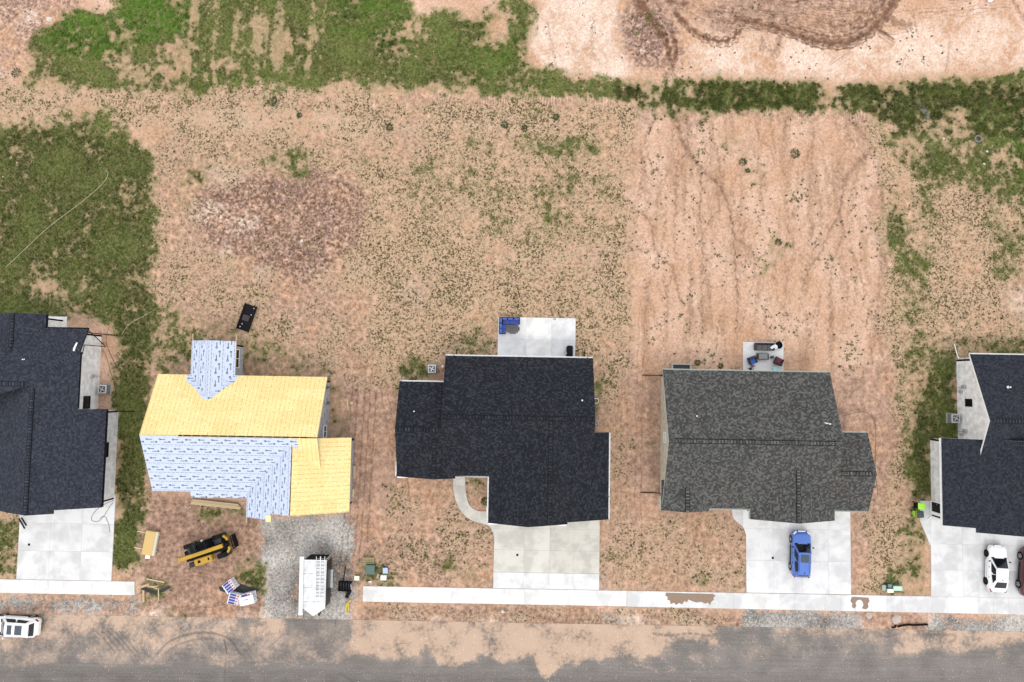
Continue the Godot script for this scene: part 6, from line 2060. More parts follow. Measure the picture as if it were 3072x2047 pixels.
func trailer() -> void:
	var dark := mat("trailer_dark", Color(0.02, 0.019, 0.021), 0.4, 0.2)
	var t := thing("enclosed_trailer", "dark enclosed trailer with a white roof and pointed nose on the gravel drive", "trailer", Vector3(-18.35, 0.0, 19.6))
	var out := pv([-1.05, -2.2, 1.05, -2.2, 1.05, 2.25, 0.0, 2.98, -1.05, 2.25])
	var s := tool()
	prism(s, out, 0.5, 2.5)
	put("body", s, dark, t)
	# roof sheets with seams
	var roof := mat("trailer_roof", Color(0.76, 0.77, 0.78), 0.3, 0.0, "soft", 0.3)
	var zs := [-2.2, -0.95, 0.35, 1.65, 3.0]
	for i in 4:
		var cell := PackedVector2Array([Vector2(-1.06, zs[i] + 0.012), Vector2(1.06, zs[i] + 0.012), Vector2(1.06, zs[i + 1] - 0.012), Vector2(-1.06, zs[i + 1] - 0.012)])
		for p in Geometry2D.intersect_polygons(cell, out):
			s = tool()
			prism(s, p, 2.5, 2.535)
			put("roof_sheet", s, roof, t)
	s = tool()
	for g in [-1.0, 1.0]:
		box(s, Vector3(g * 1.06, 2.5, 0.02), Vector3(0.05, 0.10, 4.45))
	box(s, Vector3(0, 2.52, -2.22), Vector3(2.1, 0.09, 0.06))
	put("roof_rail", s, M.aluminium, t)
	for k in 2:
		for g in [-1.0, 1.0]:
			wheel(t, Vector3(g * 0.98, 0.34, -0.45 + k * 0.85), 0.34, 0.2, M.rim)
	for g in [-1.0, 1.0]:
		s = tool()
		rbox(s, Vector3(g * 1.16, 0.78, -0.03), Vector3(0.22, 0.06, 1.75), 0.02)
		tube(s, [Vector3(g * 1.22, 0.75, -0.9), Vector3(g * 1.22, 0.4, -1.1)], 0.03)
		tube(s, [Vector3(g * 1.22, 0.75, 0.85), Vector3(g * 1.22, 0.4, 1.05)], 0.03)
		put("fender", s, M.galvanised, t)
	# rear ramp door, with hinges and grab rails
	s = tool()
	rbox(s, Vector3(0, 1.45, -2.23), Vector3(1.9, 1.85, 0.05), 0.02)
	put("ramp_door", s, M.black_steel, t)
	for g in [-1.0, 1.0]:
		s = tool()
		tube(s, [Vector3(g * 0.98, 0.7, -2.3), Vector3(g * 0.98, 2.35, -2.3)], 0.025)
		put("door_bar", s, M.galvanised, t)
	s = tool()
	tube(s, [Vector3(0.99, 2.5, -2.2), Vector3(1.15, 1.4, -2.4), Vector3(1.12, 0.7, -2.35)], 0.02)
	tube(s, [Vector3(1.06, 2.5, -2.1), Vector3(1.2, 1.4, -2.3), Vector3(1.17, 0.7, -2.25)], 0.02)
	put("ladder_rack", s, M.aluminium, t)
	s = tool()
	tube(s, [Vector3(-0.5, 0.52, 2.4), Vector3(0, 0.5, 3.6)], 0.05)
	tube(s, [Vector3(0.5, 0.52, 2.4), Vector3(0, 0.5, 3.6)], 0.05)
	cyl(s, Vector3(0, 0.0, 3.3), Vector3(0, 0.8, 3.3), 0.04, 0.04, 8)
	put("tow_bar", s, M.black_steel, t)
	# two ladders and a plank lie on the roof
	for q in [[-18.0, "aluminium ladder on the trailer roof, next to the bare white roof"], [-17.58, "aluminium ladder on the trailer roof, along its dark edge"]]:
		var l := thing("ladder", q[1], "ladder", Vector3(q[0], 2.55, 18.95), 0.015, "ladders on the trailer roof")
		for g in [-1.0, 1.0]:
			s = tool()
			box(s, Vector3(g * 0.19, 0.05, 0), Vector3(0.035, 0.09, 3.9))
			put("side_rail", s, M.aluminium, l)
		for k in 12:
			s = tool()
			cyl(s, Vector3(-0.19, 0.05, -1.75 + k * 0.32), Vector3(0.19, 0.05, -1.75 + k * 0.32), 0.022, 0.022, 6)
			put("rung", s, mat("rung_grey", Color(0.25, 0.25, 0.26), 0.5, 0.5), l)
	var p := thing("work_plank", "long white aluminium work plank lying on the trailer roof edge", "plank", Vector3(-19.55, 2.55, 19.75), 0.012)
	s = tool()
	rbox(s, Vector3(0, 0.07, 0), Vector3(0.34, 0.12, 5.4), 0.02)
	put("deck", s, M.white_trim, p)
	for g in [-1.0, 1.0]:
		s = tool()
		rbox(s, Vector3(0, 0.075, g * 2.55), Vector3(0.40, 0.14, 0.34), 0.02)
		put("end_cap", s, M.aluminium, p)
		s = tool()
		box(s, Vector3(g * 0.18, 0.09, 0), Vector3(0.03, 0.12, 5.0))
		put("side_rail", s, M.galvanised, p)

# ------------------------------------------------------------------ building site
func board(called: String, label: String, a: Vector3, b: Vector3, w: float, t: float, m: Material, group := "") -> MeshInstance3D:
	var s := tool()
	var c := (a + b) * 0.5
	var d := b - a
	var f := Basis(d.normalized().cross(Vector3.UP).normalized(), Vector3.UP, -d.normalized())
	f.y = f.z.cross(f.x)
	rbox(s, Vector3.ZERO, Vector3(w, t, d.length()), minf(w, t) * 0.1, f)
	return lone(called, s, m, label, "board", c, 0.0, group)

func flat(px: float, py: float, h := 0.0) -> Vector3:
	var p := P(px, py, h)
	p.y = height(p.x, p.z)
	return p

func cloth(poly: PackedVector2Array, sd: int, rough: float, base := 0.0) -> SurfaceTool:       # a crumpled sheet lying on the ground
	var lo := poly[0]
	var hi := poly[0]
	for p in poly:
		lo = lo.min(p)
		hi = hi.max(p)
	var n := FastNoiseLite.new()
	n.seed = sd
	n.frequency = 2.2
	var c := Vector2.ZERO
	for p in poly:
		c += p / poly.size()
	var s := tool()
	var g := 0.09
	var y := func(q: Vector2) -> float: return base + 0.012 + rough * (0.5 + 0.5 * n.get_noise_2d(q.x * 1.0, q.y * 1.0))
	var i := lo.x
	while i < hi.x:
		var j := lo.y
		while j < hi.y:
			var cell := PackedVector2Array([Vector2(i, j), Vector2(i + g, j), Vector2(i + g, j + g), Vector2(i, j + g)])
			for piece in Geometry2D.intersect_polygons(cell, poly):
				for k in range(1, piece.size() - 1):
					var v := [piece[0], piece[k], piece[k + 1]]
					if (v[1] - v[0]).cross(v[2] - v[0]) > 0: v.reverse()
					tri(s, Vector3(v[0].x, y.call(v[0]), v[0].y), Vector3(v[1].x, y.call(v[1]), v[1].y), Vector3(v[2].x, y.call(v[2]), v[2].y))
			j += g
		i += g
	return s

func build_site() -> void:
	var lp: Material = M.lumber_pale
	var lu: Material = M.lumber
	# framing lumber laid along the front wall
	var a := P(572, 1503, 0.3)
	var b := P(722, 1519, 0.3)
	var t := thing("lumber_stack", "long framing boards stacked before the blue underlayment roof", "lumber", Vector3(a.x, 0, a.z), 0.0)
	var d := b - a
	for row in 4:
		for k in 3:
			var s := tool()
			var f := Basis(d.normalized().cross(Vector3.UP), Vector3.UP, -d.normalized())
			rbox(s, d * (0.5 + rng.randf_range(-0.03, 0.02)) + Vector3(0, 0.12 + k * 0.045, 0) + f.x * (-0.1 + row * 0.13), Vector3(0.12, 0.04, d.length() * rng.randf_range(0.9, 1.0)), 0.004, f)
			put("board", s, lp if (row + k) % 3 else lu, t)
	for k in 3:
		var s := tool()
		box(s, d * (0.18 + 0.3 * k) + Vector3(0, 0.045, 0.12), Vector3(0.09, 0.09, 0.8))
		put("bearer", s, lu, t)
	var sh := tool()
	rbox(sh, Vector3.ZERO, Vector3(0.5, 0.02, 1.15), 0.004)
	var o := lone("plywood_offcut", sh, uv_material("ply", Color(0.72, 0.57, 0.33), T.fine, 1, 1), "plywood offcut leaning at the end of the long framing boards", "plywood", Vector3(-25.15, 0.42, 12.15))
	o.rotation = Vector3(0.5, 0.25, 0)
	o = board("wood_board", "weathered board lying beside the yellow roofed garage wall, the longer one", P(1063, 1398, 0.3), P(1063, 1436, 0.3), 0.24, 0.05, lu, "boards beside the unfinished house")
	o = board("wood_board", "short pale board beside the yellow roofed garage wall", P(1060, 1468, 0.3), P(1059, 1492, 0.3), 0.16, 0.04, lp, "boards beside the unfinished house")
	o = board("wood_board", "narrow board on the dirt east of the grey wrapped gable wall", flat(1041, 1197) + Vector3(0, 0.03, 0), flat(1044, 1232) + Vector3(0, 0.03, 0), 0.13, 0.04, lp, "boards beside the unfinished house")
	sh = tool()
	rbox(sh, Vector3(0, 0.07, 0), Vector3(0.26, 0.15, 0.3), 0.03)
	lone("wood_block", sh, lp, "pale wood block next to the narrow board on the dirt", "wood block", flat(1055, 1210), 0.2)
	# stack of sheathing on bearers
	var c := P(451, 1630, 0.3)
	t = thing("sheathing_stack", "stack of yellow roof sheets on bearers at the lawn edge", "sheathing", Vector3(c.x, 0, c.z), -0.15)
	var osb: Material = uv_material("osb_stack", Color(0.74, 0.52, 0.22), T.fine, 1, 1)
	osb.uv1_triplanar = true
	for k in 9:
		var s := tool()
		rbox(s, Vector3(-0.12 + rng.randf_range(-0.03, 0.03), 0.12 + k * 0.04, rng.randf_range(-0.06, 0.06)), Vector3(0.98 + rng.randf_range(-0.04, 0.04), 0.035, 2.3), 0.004)
		put("sheet", s, osb if k % 3 else lp, t)
	for k in 3:
		var s := tool()
		rbox(s, Vector3(0.5, 0.18 + k * 0.10, rng.randf_range(-0.03, 0.03)), Vector3(0.26, 0.09, 2.32), 0.004)
		put("board", s, mat("lumber_white", Color(0.72, 0.66, 0.54), 0.8, 0, "fine", 0.9), t)
	for z in [-0.85, 0.75]:
		var s := tool()
		box(s, Vector3(-0.45, 0.05, z), Vector3(2.3, 0.09, 0.11))
		put("bearer", s, lp, t)
	sh = tool()
	rbox(sh, Vector3(0, 0.03, 0), Vector3(0.46, 0.05, 0.42), 0.01)
	lone("foam_panel", sh, M.white_trim, "small white foam panel at the foot of the sheathing stack", "panel", flat(443, 1670), -0.05)
	# broken wooden frame and the black cloth of a silt fence by the sidewalk's end
	c = flat(440, 1770)
	t = thing("wooden_frame", "broken wooden frame of loose boards near the end of the sidewalk", "wooden frame", c)
	for q in [[432, 1770, 433, 1806, 0.2, 0.15], [478, 1764, 479, 1800, 0.09, 0.2], [426, 1760, 452, 1751, 0.2, 0.28], [446, 1754, 478, 1763, 0.1, 0.36], [440, 1737, 494, 1747, 0.12, 0.05], [452, 1757, 480, 1755, 0.08, 0.42], [479, 1800, 471, 1806, 0.08, 0.1]]:
		var s := tool()
		var p0 := P(q[0], q[1]) - c
		var p1 := P(q[2], q[3]) - c
		p0.y = q[5]
		p1.y = q[5] + 0.04
		var dd := p1 - p0
		var f := Basis(dd.normalized().cross(Vector3.UP).normalized(), Vector3.UP, -dd.normalized())
		rbox(s, (p0 + p1) * 0.5, Vector3(q[4], 0.05, dd.length()), 0.005, f)
		put("board", s, lp if q[4] < 0.15 else lu, t)
	for q in [[432, 1788], [478, 1782], [440, 1756]]:
		var s := tool()
		var p := P(q[0], q[1]) - c
		box(s, Vector3(p.x, 0.1, p.z), Vector3(0.08, 0.25, 0.08))
		put("post", s, lu, t)
	c = flat(465, 1768)
	var cl := cloth(shifted(pxs([424, 1762, 440, 1764, 462, 1774, 484, 1768, 510, 1758, 513, 1764, 490, 1776, 462, 1782, 438, 1774, 424, 1768]), c), 4, 0.16)
	lone("silt_fence", cl, mat("black_cloth", Color(0.014, 0.015, 0.018), 0.7), "fallen black silt fence cloth crossing the broken wooden frame", "silt fence", c)
	# wrapped bundles of roof shingles
	for q in [[692, 1757, 0.68, false, "pallet of blue and red wrapped shingle bundles, standing apart from the white one"], [705, 1797, -0.22, false, "pallet of blue and red wrapped shingle bundles touching the white wrapped pallet"], [744, 1796, 0.26, true, "pallet of shingle bundles under a torn white cover"]]:
		var p := P(q[0], q[1], 0.5)
		t = thing("shingle_pallet", q[4], "shingle pallet", Vector3(p.x, 0.0, p.z), q[2], "pallets of roof shingles")
		var wide := 1.5 if q[3] else 1.15
		for k in 3:
			var s := tool()
			box(s, Vector3(0, 0.05, -0.42 + k * 0.42), Vector3(wide, 0.1, 0.1))
			put("bearer", s, lu, t)
		for row in 5:
			for k in 4:
				var s := tool()
				var z := -0.39 + k * 0.26
				var y := 0.16 + row * 0.125
				rbox(s, Vector3(rng.randf_range(-0.03, 0.03) - 0.03 * row, y, z), Vector3(wide - 0.1, 0.11, 0.245), 0.02)
				var bu := put("bundle", s, mat("bundle_white", Color(0.62, 0.63, 0.66), 0.4), t)
				if not q[3] or k == 0:
					var e := tool()
					rbox(e, Vector3(-0.09 - 0.03 * row, y + 0.052, z), Vector3(0.62, 0.014, 0.19), 0.005)
					put("label", e, mat("bundle_blue", Color(0.022, 0.03, 0.24), 0.35), bu)
					e = tool()
					rbox(e, Vector3(0.36 - 0.03 * row, y + 0.052, z + 0.01), Vector3(0.22, 0.014, 0.12), 0.005)
					put("label", e, mat("bundle_red", Color(0.42, 0.015, 0.04), 0.35), bu)
		if q[3]:
			var s := tool()
			rbox(s, Vector3(-0.02, 0.78, 0.1), Vector3(1.32, 0.06, 0.78), 0.025)
			rbox(s, Vector3(-0.02, 0.5, 0.52), Vector3(1.3, 0.5, 0.05), 0.02)
			put("cover", s, M.white_trim, t)
			s = tool()
			box(s, Vector3(-0.1, 0.815, 0.0), Vector3(0.6, 0.008, 0.05))
			put("strap", s, M.black_plastic, t)
			s = tool()
			rbox(s, Vector3(0.6, 0.72, -0.12), Vector3(0.16, 0.12, 0.7), 0.03)
			put("torn_wrap", s, mat("wrap_grey", Color(0.28, 0.33, 0.38), 0.3), t)
	c = flat(725, 1768)
	lone("black_tarp", cloth(shifted(pxs([708, 1745, 722, 1752, 745, 1760, 776, 1765, 778, 1772, 760, 1778, 735, 1780, 712, 1786, 698, 1778, 705, 1762]), c), 9, 0.22), mat("black_cloth", Color(0.014, 0.015, 0.018), 0.7), "crumpled black tarp between the shingle pallets", "tarp", c)
	c = flat(664, 1765)
	lone("black_tarp", cloth(shifted(pxs([655, 1760, 668, 1762, 680, 1770, 674, 1778, 660, 1772]), c), 10, 0.12), mat("black_cloth", Color(0.014, 0.015, 0.018), 0.7), "small black tarp end sticking out under the lone shingle pallet", "tarp", c)
	# black steel attachment with a pole, and a bent yellow tube
	c = P(1037, 1757)
	t = thing("loader_attachment", "black steel loader attachment with a long pole beside the trailer", "loader attachment", Vector3(c.x, 0, c.z), -0.05)
	for k in 5:
		var s := tool()
		rbox(s, Vector3(-0.55 + k * 0.26, 0.35, 0.0), Vector3(0.10, 0.5, 0.86), 0.02)
		put("tine", s, M.black_steel, t)
	for z in [-0.42, 0.42]:
		var s := tool()
		rbox(s, Vector3(0, 0.25, z), Vector3(1.35, 0.4, 0.08), 0.02)
		put("cross_bar", s, M.black_steel, t)
	var s1 := tool()
	tube(s1, [Vector3(-0.18, 0.4, -0.3), Vector3(-0.12, 0.5, -1.2), Vector3(-0.05, 0.45, -1.95)], 0.05)
	put("pole", s1, M.black_steel, t)
	s1 = tool()
	tube(s1, [Vector3(0.6, 0.6, -0.3), Vector3(0.75, 0.75, 0.1), Vector3(0.85, 0.4, 0.4)], 0.035)
	put("lever", s1, M.galvanised, t)
	s1 = tool()
	rbox(s1, Vector3(0.35, 0.25, 0.75), Vector3(0.34, 0.4, 0.7), 0.04, Basis(Vector3.UP, -0.4))
	put("coupler", s1, M.black_steel, t)
	var yl := mat("pipe_yellow", Color(0.62, 0.46, 0.012), 0.4)
	c = P(1046, 1818)
	t = thing("yellow_tube", "bent bright yellow tube standing by the edge of the gravel drive", "tube", Vector3(c.x, 0, c.z))
	s1 = tool()
	tube(s1, curve([Vector3(-0.25, 0.05, 0.75), Vector3(-0.18, 0.35, 0.1), Vector3(-0.08, 0.4, -0.3), Vector3(0.22, 0.25, -0.62)], 4), 0.055, 8)
	put("tube", s1, yl, t)
	s1 = tool()
	tube(s1, [Vector3(-0.02, 0.06, 0.5), Vector3(0.02, 0.3, -0.05), Vector3(0.06, 0.35, -0.3)], 0.045, 8)
	put("tube", s1, yl, t)
	# black steel deck on the dirt behind
	c = flat(742, 954)
	t = thing("steel_deck", "flat black steel deck lying on the dirt behind the unfinished house", "steel deck", c, -0.30)
	s1 = tool()
	rbox(s1, Vector3(0, 0.14, 0), Vector3(1.22, 0.10, 2.65), 0.02)
	put("plate", s1, M.black_steel, t)
	for k in 7:
		s1 = tool()
		rbox(s1, Vector3(0, 0.22, -1.15 + k * 0.38), Vector3(1.2, 0.06, 0.08), 0.01)
		put("rib", s1, M.black_steel, t)
	for g in [-1.0, 1.0]:
		s1 = tool()
		rbox(s1, Vector3(g * 0.6, 0.2, 0), Vector3(0.09, 0.22, 2.7), 0.02)
		put("side_rail", s1, M.black_steel, t)
	s1 = tool()
	rbox(s1, Vector3(-0.05, 0.24, 0.05), Vector3(0.7, 0.1, 0.6), 0.02)
	put("motor_cover", s1, mat("rust_dark", Color(0.05, 0.035, 0.034), 0.7, 0.2, "fine", 1.5), t)
	for q in [[0.42, -1.1], [0.36, -0.4], [-0.2, 0.72], [-0.3, 1.05]]:
		s1 = tool()
		cyl(s1, Vector3(q[0], 0.2, q[1]), Vector3(q[0], 0.29, q[1]), 0.05, 0.05, 8)
		put("bolt", s1, M.galvanised, t)

func shifted(p: PackedVector2Array, c: Vector3) -> PackedVector2Array:
	var out := PackedVector2Array()
	for q in p:
		out.append(q - Vector2(c.x, c.z))
	return out

# ------------------------------------------------------------------ patios
func cushion(parent: Node3D, called: String, c: Vector3, size: Vector3, m: Material, turn := 0.0) -> void:
	var s := tool(false)
	rbox(s, c, size, minf(size.y, minf(size.x, size.z)) * 0.3, Basis(Vector3.UP, turn))
	put(called, s, m, parent)

func build_patios() -> void:
	var blue := mat("sofa_blue", Color(0.035, 0.075, 0.36), 0.85, 0, "fine", 2.0)
	var pale := mat("sofa_blue_pale", Color(0.10, 0.16, 0.46), 0.85, 0, "fine", 2.0)
	var frame := mat("rattan_dark", Color(0.012, 0.017, 0.04), 0.6)
	var c := P(1498, 952, 0.5)
	var t := thing("corner_sofa", "blue corner sofa with pale blue back cushions on the white patio", "sofa", Vector3(c.x, 0.09, c.z), 0.0)
	var s := tool()
	rbox(s, Vector3(1.02, 0.16, 0.35), Vector3(2.06, 0.28, 0.68), 0.03)
	rbox(s, Vector3(0.34, 0.16, 1.16), Vector3(0.66, 0.28, 0.96), 0.03)
	rbox(s, Vector3(1.02, 0.42, 0.04), Vector3(2.08, 0.62, 0.08), 0.03)
	rbox(s, Vector3(0.04, 0.42, 0.85), Vector3(0.08, 0.62, 1.62), 0.03)
	rbox(s, Vector3(2.03, 0.3, 0.35), Vector3(0.07, 0.4, 0.66), 0.02)
	rbox(s, Vector3(0.34, 0.3, 1.64), Vector3(0.62, 0.4, 0.07), 0.02)
	put("frame", s, frame, t)
	for q in [[0.72, 0.40, 0.68, 0.56], [1.50, 0.40, 0.92, 0.56], [0.36, 0.96, 0.60, 0.50], [0.36, 1.40, 0.56, 0.42]]:
		cushion(t, "seat_cushion", Vector3(q[0], 0.37, q[1]), Vector3(q[2], 0.16, q[3]), blue)
	for q in [[0.55, 0.17, 0.46, 0.16], [1.12, 0.17, 0.46, 0.16], [1.72, 0.17, 0.48, 0.16], [0.17, 0.32, 0.16, 0.48], [0.17, 0.88, 0.16, 0.46], [0.17, 1.38, 0.16, 0.44]]:
		cushion(t, "back_cushion", Vector3(q[0], 0.60, q[1]), Vector3(q[2], 0.34, q[3]), pale)
	c = P(1537, 987, 0.45)
	t = thing("patio_table", "slatted dark grey table in the bend of the blue sofa", "table", Vector3(c.x, 0.09, c.z))
	var slate := mat("slat_grey", Color(0.062, 0.060, 0.066), 0.7)
	for k in 8:
		s = tool()
		rbox(s, Vector3(0, 0.43, -0.33 + k * 0.094), Vector3(1.16, 0.03, 0.082), 0.006)
		put("slat", s, slate, t)
	for g in [[-0.5, -0.3], [0.5, -0.3], [-0.5, 0.3], [0.5, 0.3]]:
		s = tool()
		box(s, Vector3(g[0], 0.21, g[1]), Vector3(0.06, 0.42, 0.06))
		put("leg", s, M.black_plastic, t)
	s = tool()
	rbox(s, Vector3(0.66, 0.3, 0.0), Vector3(0.12, 0.2, 0.34), 0.02)
	put("handle", s, M.black_plastic, t)
	s = tool()
	rbox(s, Vector3(0.06, 0.40, 0.44), Vector3(0.66, 0.05, 0.12), 0.02)
	put("shelf", s, slate, t)
	c = P(1709, 1055, 0.7)
	t = thing("barbecue_grill", "covered black barbecue at the house end of the white patio", "grill", Vector3(c.x, 0.09, c.z))
	s = tool()
	rbox(s, Vector3(0, 0.5, 0), Vector3(0.60, 1.0, 1.15), 0.10)
	rbox(s, Vector3(-0.03, 0.95, 0.05), Vector3(0.5, 0.3, 0.75), 0.10)
	put("cover", s, M.black_plastic, t)
	s = tool()
	rbox(s, Vector3(-0.30, 0.84, 0.15), Vector3(0.05, 0.05, 0.2), 0.015)
	put("handle", s, M.aluminium, t)
	for g in [-0.4, 0.4]:
		s = tool()
		cyl(s, Vector3(-0.28, 0.08, g), Vector3(-0.22, 0.08, g), 0.08, 0.08, 12)
		put("wheel", s, M.rubber, t)
	c = P(1664, 957)
	s = tool()
	ring(s, Vector3(0, 0.03, 0), 0.1, 0.02, 12)
	lone("hose_ring", s, mat("ring_grey", Color(0.12, 0.13, 0.12), 0.6), "small grey ring lying at the north rim of the white patio", "ring", Vector3(c.x, 0.09, c.z))
	# patio of the grey roofed house
	var wick := mat("wicker", Color(0.030, 0.031, 0.032), 0.7, 0, "fine", 3.0)
	c = P(2293, 1041, 0.4)
	t = thing("garden_sofa", "dark wicker sofa against the outer rim of the small patio", "sofa", Vector3(c.x, 0.09, c.z))
	s = tool()
	rbox(s, Vector3(0, 0.2, 0), Vector3(1.88, 0.3, 0.74), 0.04)
	rbox(s, Vector3(0, 0.42, -0.33), Vector3(1.88, 0.6, 0.10), 0.04)
	rbox(s, Vector3(-0.88, 0.36, 0), Vector3(0.14, 0.5, 0.76), 0.04)
	rbox(s, Vector3(0.88, 0.36, 0), Vector3(0.14, 0.5, 0.76), 0.04)
	put("frame", s, wick, t)
	for k in 3:
		cushion(t, "seat_cushion", Vector3(-0.54 + k * 0.54, 0.42, 0.06), Vector3(0.52, 0.14, 0.56), mat("cushion_grey", Color(0.075, 0.072, 0.074), 0.9))
	c = P(2323, 1040, 0.5)
	t = thing("blanket", "light grey blanket hanging over the end of the wicker sofa", "blanket", Vector3(c.x, 0.66, c.z), 0.3)
	s = cloth(pv([-0.5, -0.05, -0.2, -0.16, 0.1, -0.2, 0.24, 0.0, 0.2, 0.24, -0.02, 0.26, -0.06, 0.1, -0.4, 0.16]), 12, 0.10)
	put("cloth", s, mat("blanket_grey", Color(0.50, 0.53, 0.57), 0.9), t)
	c = P(2336, 1036, 0.4)
	t = thing("fire_pit", "round black fire pit in the corner of the small patio", "fire pit", Vector3(c.x, 0.09, c.z))
	s = tool()
	cyl(s, Vector3(0, 0.15, 0), Vector3(0, 0.42, 0), 0.26, 0.34, 20, false)
	cyl(s, Vector3(0, 0.14, 0), Vector3(0, 0.18, 0), 0.27, 0.27, 20)
	ring(s, Vector3(0, 0.42, 0), 0.34, 0.03, 20)
	put("bowl", s, M.black_steel, t)
	for k in 3:
		s = tool()
		var an := TAU * k / 3.0
		cyl(s, Vector3(cos(an) * 0.26, 0.2, sin(an) * 0.26), Vector3(cos(an) * 0.32, 0, sin(an) * 0.32), 0.02, 0.02, 6)
		put("leg", s, M.black_steel, t)
	c = P(2289, 1070, 0.35)
	t = thing("coffee_table", "low coffee table with a grey glass top on the small patio", "table", Vector3(c.x, 0.09, c.z))
	s = tool()
	for g in [-1.0, 1.0]:
		rbox(s, Vector3(g * 0.50, 0.18, 0), Vector3(0.14, 0.36, 0.60), 0.02)
		rbox(s, Vector3(0, 0.18, g * 0.28), Vector3(0.9, 0.34, 0.05), 0.01)
	put("frame", s, wick, t)
	s = tool()
	rbox(s, Vector3(0, 0.355, 0), Vector3(0.86, 0.015, 0.52), 0.005)
	put("table_top", s, mat("top_grey", Color(0.16, 0.165, 0.155), 0.25), t)
	for q in [[2257, 1082, 0.35, Color(0.03, 0.10, 0.40), "wicker armchair with a bright blue seat on the small patio"], [2336, 1084, -0.42 + PI, Color(0.16, 0.012, 0.03), "wicker armchair with a dark red seat on the small patio"]]:
		c = P(q[0], q[1], 0.4)
		t = thing("armchair", q[4], "armchair", Vector3(c.x, 0.09, c.z), q[2])
		s = tool()
		rbox(s, Vector3(0, 0.18, 0), Vector3(0.72, 0.28, 0.70), 0.04)
		rbox(s, Vector3(0, 0.42, -0.32), Vector3(0.82, 0.56, 0.13), 0.05)
		put("frame", s, wick, t)
		for g in [-1.0, 1.0]:
			s = tool()
			rbox(s, Vector3(g * 0.36, 0.36, 0.02), Vector3(0.10, 0.42, 0.64), 0.04)
			put("armrest", s, wick, t)
		cushion(t, "seat_cushion", Vector3(0.03, 0.37, 0.06), Vector3(0.56, 0.13, 0.54), mat("seat_%d" % int(q[0]), q[3], 0.85))
		cushion(t, "back_cushion", Vector3(0, 0.58, -0.24), Vector3(0.58, 0.34, 0.10), wick)
	for q in [[2316, 1072, 0.5, Color(0.05, 0.022, 0.045), "dark plum throw pillow standing by the red seated armchair"], [2258, 1098, 0.2, Color(0.16, 0.10, 0.26), "lilac throw pillow beside the blue seated armchair"]]:
		c = P(q[0], q[1], 0.2)
		s = tool()
		rbox(s, Vector3(0, 0.22, 0), Vector3(0.36, 0.36, 0.18), 0.08, Basis(Vector3.RIGHT, 0.3))
		lone("throw_pillow", s, mat("pillow_%d" % int(q[0]), q[3], 0.9), q[4], "pillow", Vector3(c.x, 0.06, c.z), q[2])
	c = P(2326, 1108, 0.4)
	t = thing("side_table", "round turquoise side table close to the gutter of the grey roofed house", "table", Vector3(c.x, 0.09, c.z))
	s = tool()
	cyl(s, Vector3(0, 0.4, 0), Vector3(0, 0.44, 0), 0.24, 0.24, 20)
	put("table_top", s, mat("turquoise", Color(0.24, 0.52, 0.55), 0.5), t)
	s = tool()
	cyl(s, Vector3(0, 0, 0), Vector3(0, 0.4, 0), 0.14, 0.04, 14)
	put("stem", s, mat("turquoise", Color(0.24, 0.52, 0.55), 0.5), t)
	c = P(2252, 1108, 0.4)
	t = thing("plant_stand", "black metal plant stand by the wall next to the blue seated armchair", "plant stand", Vector3(c.x, 0.09, c.z))
	for k in 4:
		s = tool()
		var an := TAU * k / 4.0 + 0.4
		cyl(s, Vector3(cos(an) * 0.2, 0, sin(an) * 0.2), Vector3(cos(an) * 0.16, 0.6, sin(an) * 0.16), 0.02, 0.02, 6)
		put("leg", s, M.black_plastic, t)
	s = tool()
	ring(s, Vector3(0, 0.6, 0), 0.17, 0.025, 14)
	cyl(s, Vector3(0, 0.3, 0), Vector3(0, 0.32, 0), 0.15, 0.15, 14)
	put("ring", s, M.black_plastic, t)

# ------------------------------------------------------------------ small things along the street and by the walls
func air_conditioner(px: float, py: float, label: String, size: float, dark: bool) -> void:
	var c := P(px, py, 0.75)
	var t := thing("air_conditioner", label, "air conditioner", Vector3(c.x, 0, c.z), 0.0, "outdoor air conditioner units")
	keep_clear(c.x - 0.6, c.z - 0.6, c.x + 0.6, c.z + 0.6)
	var s := tool()
	rbox(s, Vector3(0, 0.03, 0), Vector3(size + 0.15, 0.1, size + 0.15), 0.01)
	put("pad", s, mat("well_concrete", Color(0.42, 0.42, 0.38), 0.8, 0, "fine", 0.8), t)
	s = tool()
	rbox(s, Vector3(0, 0.42, 0), Vector3(size, 0.68, size), 0.04)
	put("casing", s, mat("ac_dark", Color(0.05, 0.05, 0.052), 0.5) if dark else mat("ac_grey", Color(0.20, 0.205, 0.21), 0.5, 0.2), t)
	s = tool()
	for g in [-1.0, 1.0]:
		rbox(s, Vector3(g * (size * 0.5 - 0.06), 0.78, 0), Vector3(0.12, 0.05, size), 0.02)
		rbox(s, Vector3(0, 0.78, g * (size * 0.5 - 0.06)), Vector3(size - 0.24, 0.05, 0.12), 0.02)
	put("top_frame", s, mat("ac_top", Color(0.46, 0.46, 0.45), 0.5, 0.1), t)
	s = tool()
	cyl(s, Vector3(0, 0.77, 0), Vector3(0, 0.79, 0), size * 0.36, size * 0.36, 20)
	put("fan_well", s, M.black_plastic, t)
	s = tool()
	for k in 4:
		var a := TAU * k / 4.0 + 0.5
		box(s, Vector3(cos(a) * size * 0.18, 0.80, sin(a) * size * 0.18), Vector3(size * 0.32, 0.012, 0.10), Basis(Vector3.UP, -a))
	cyl(s, Vector3(0, 0.79, 0), Vector3(0, 0.83, 0), 0.07, 0.06, 12)
	put("fan_blade", s, M.galvanised, t)
	s = tool()
	for k in 3:
		ring(s, Vector3(0, 0.835, 0), size * (0.14 + 0.10 * k), 0.008, 18)
	put("guard", s, M.galvanised, t).set_meta("kind", "stuff")

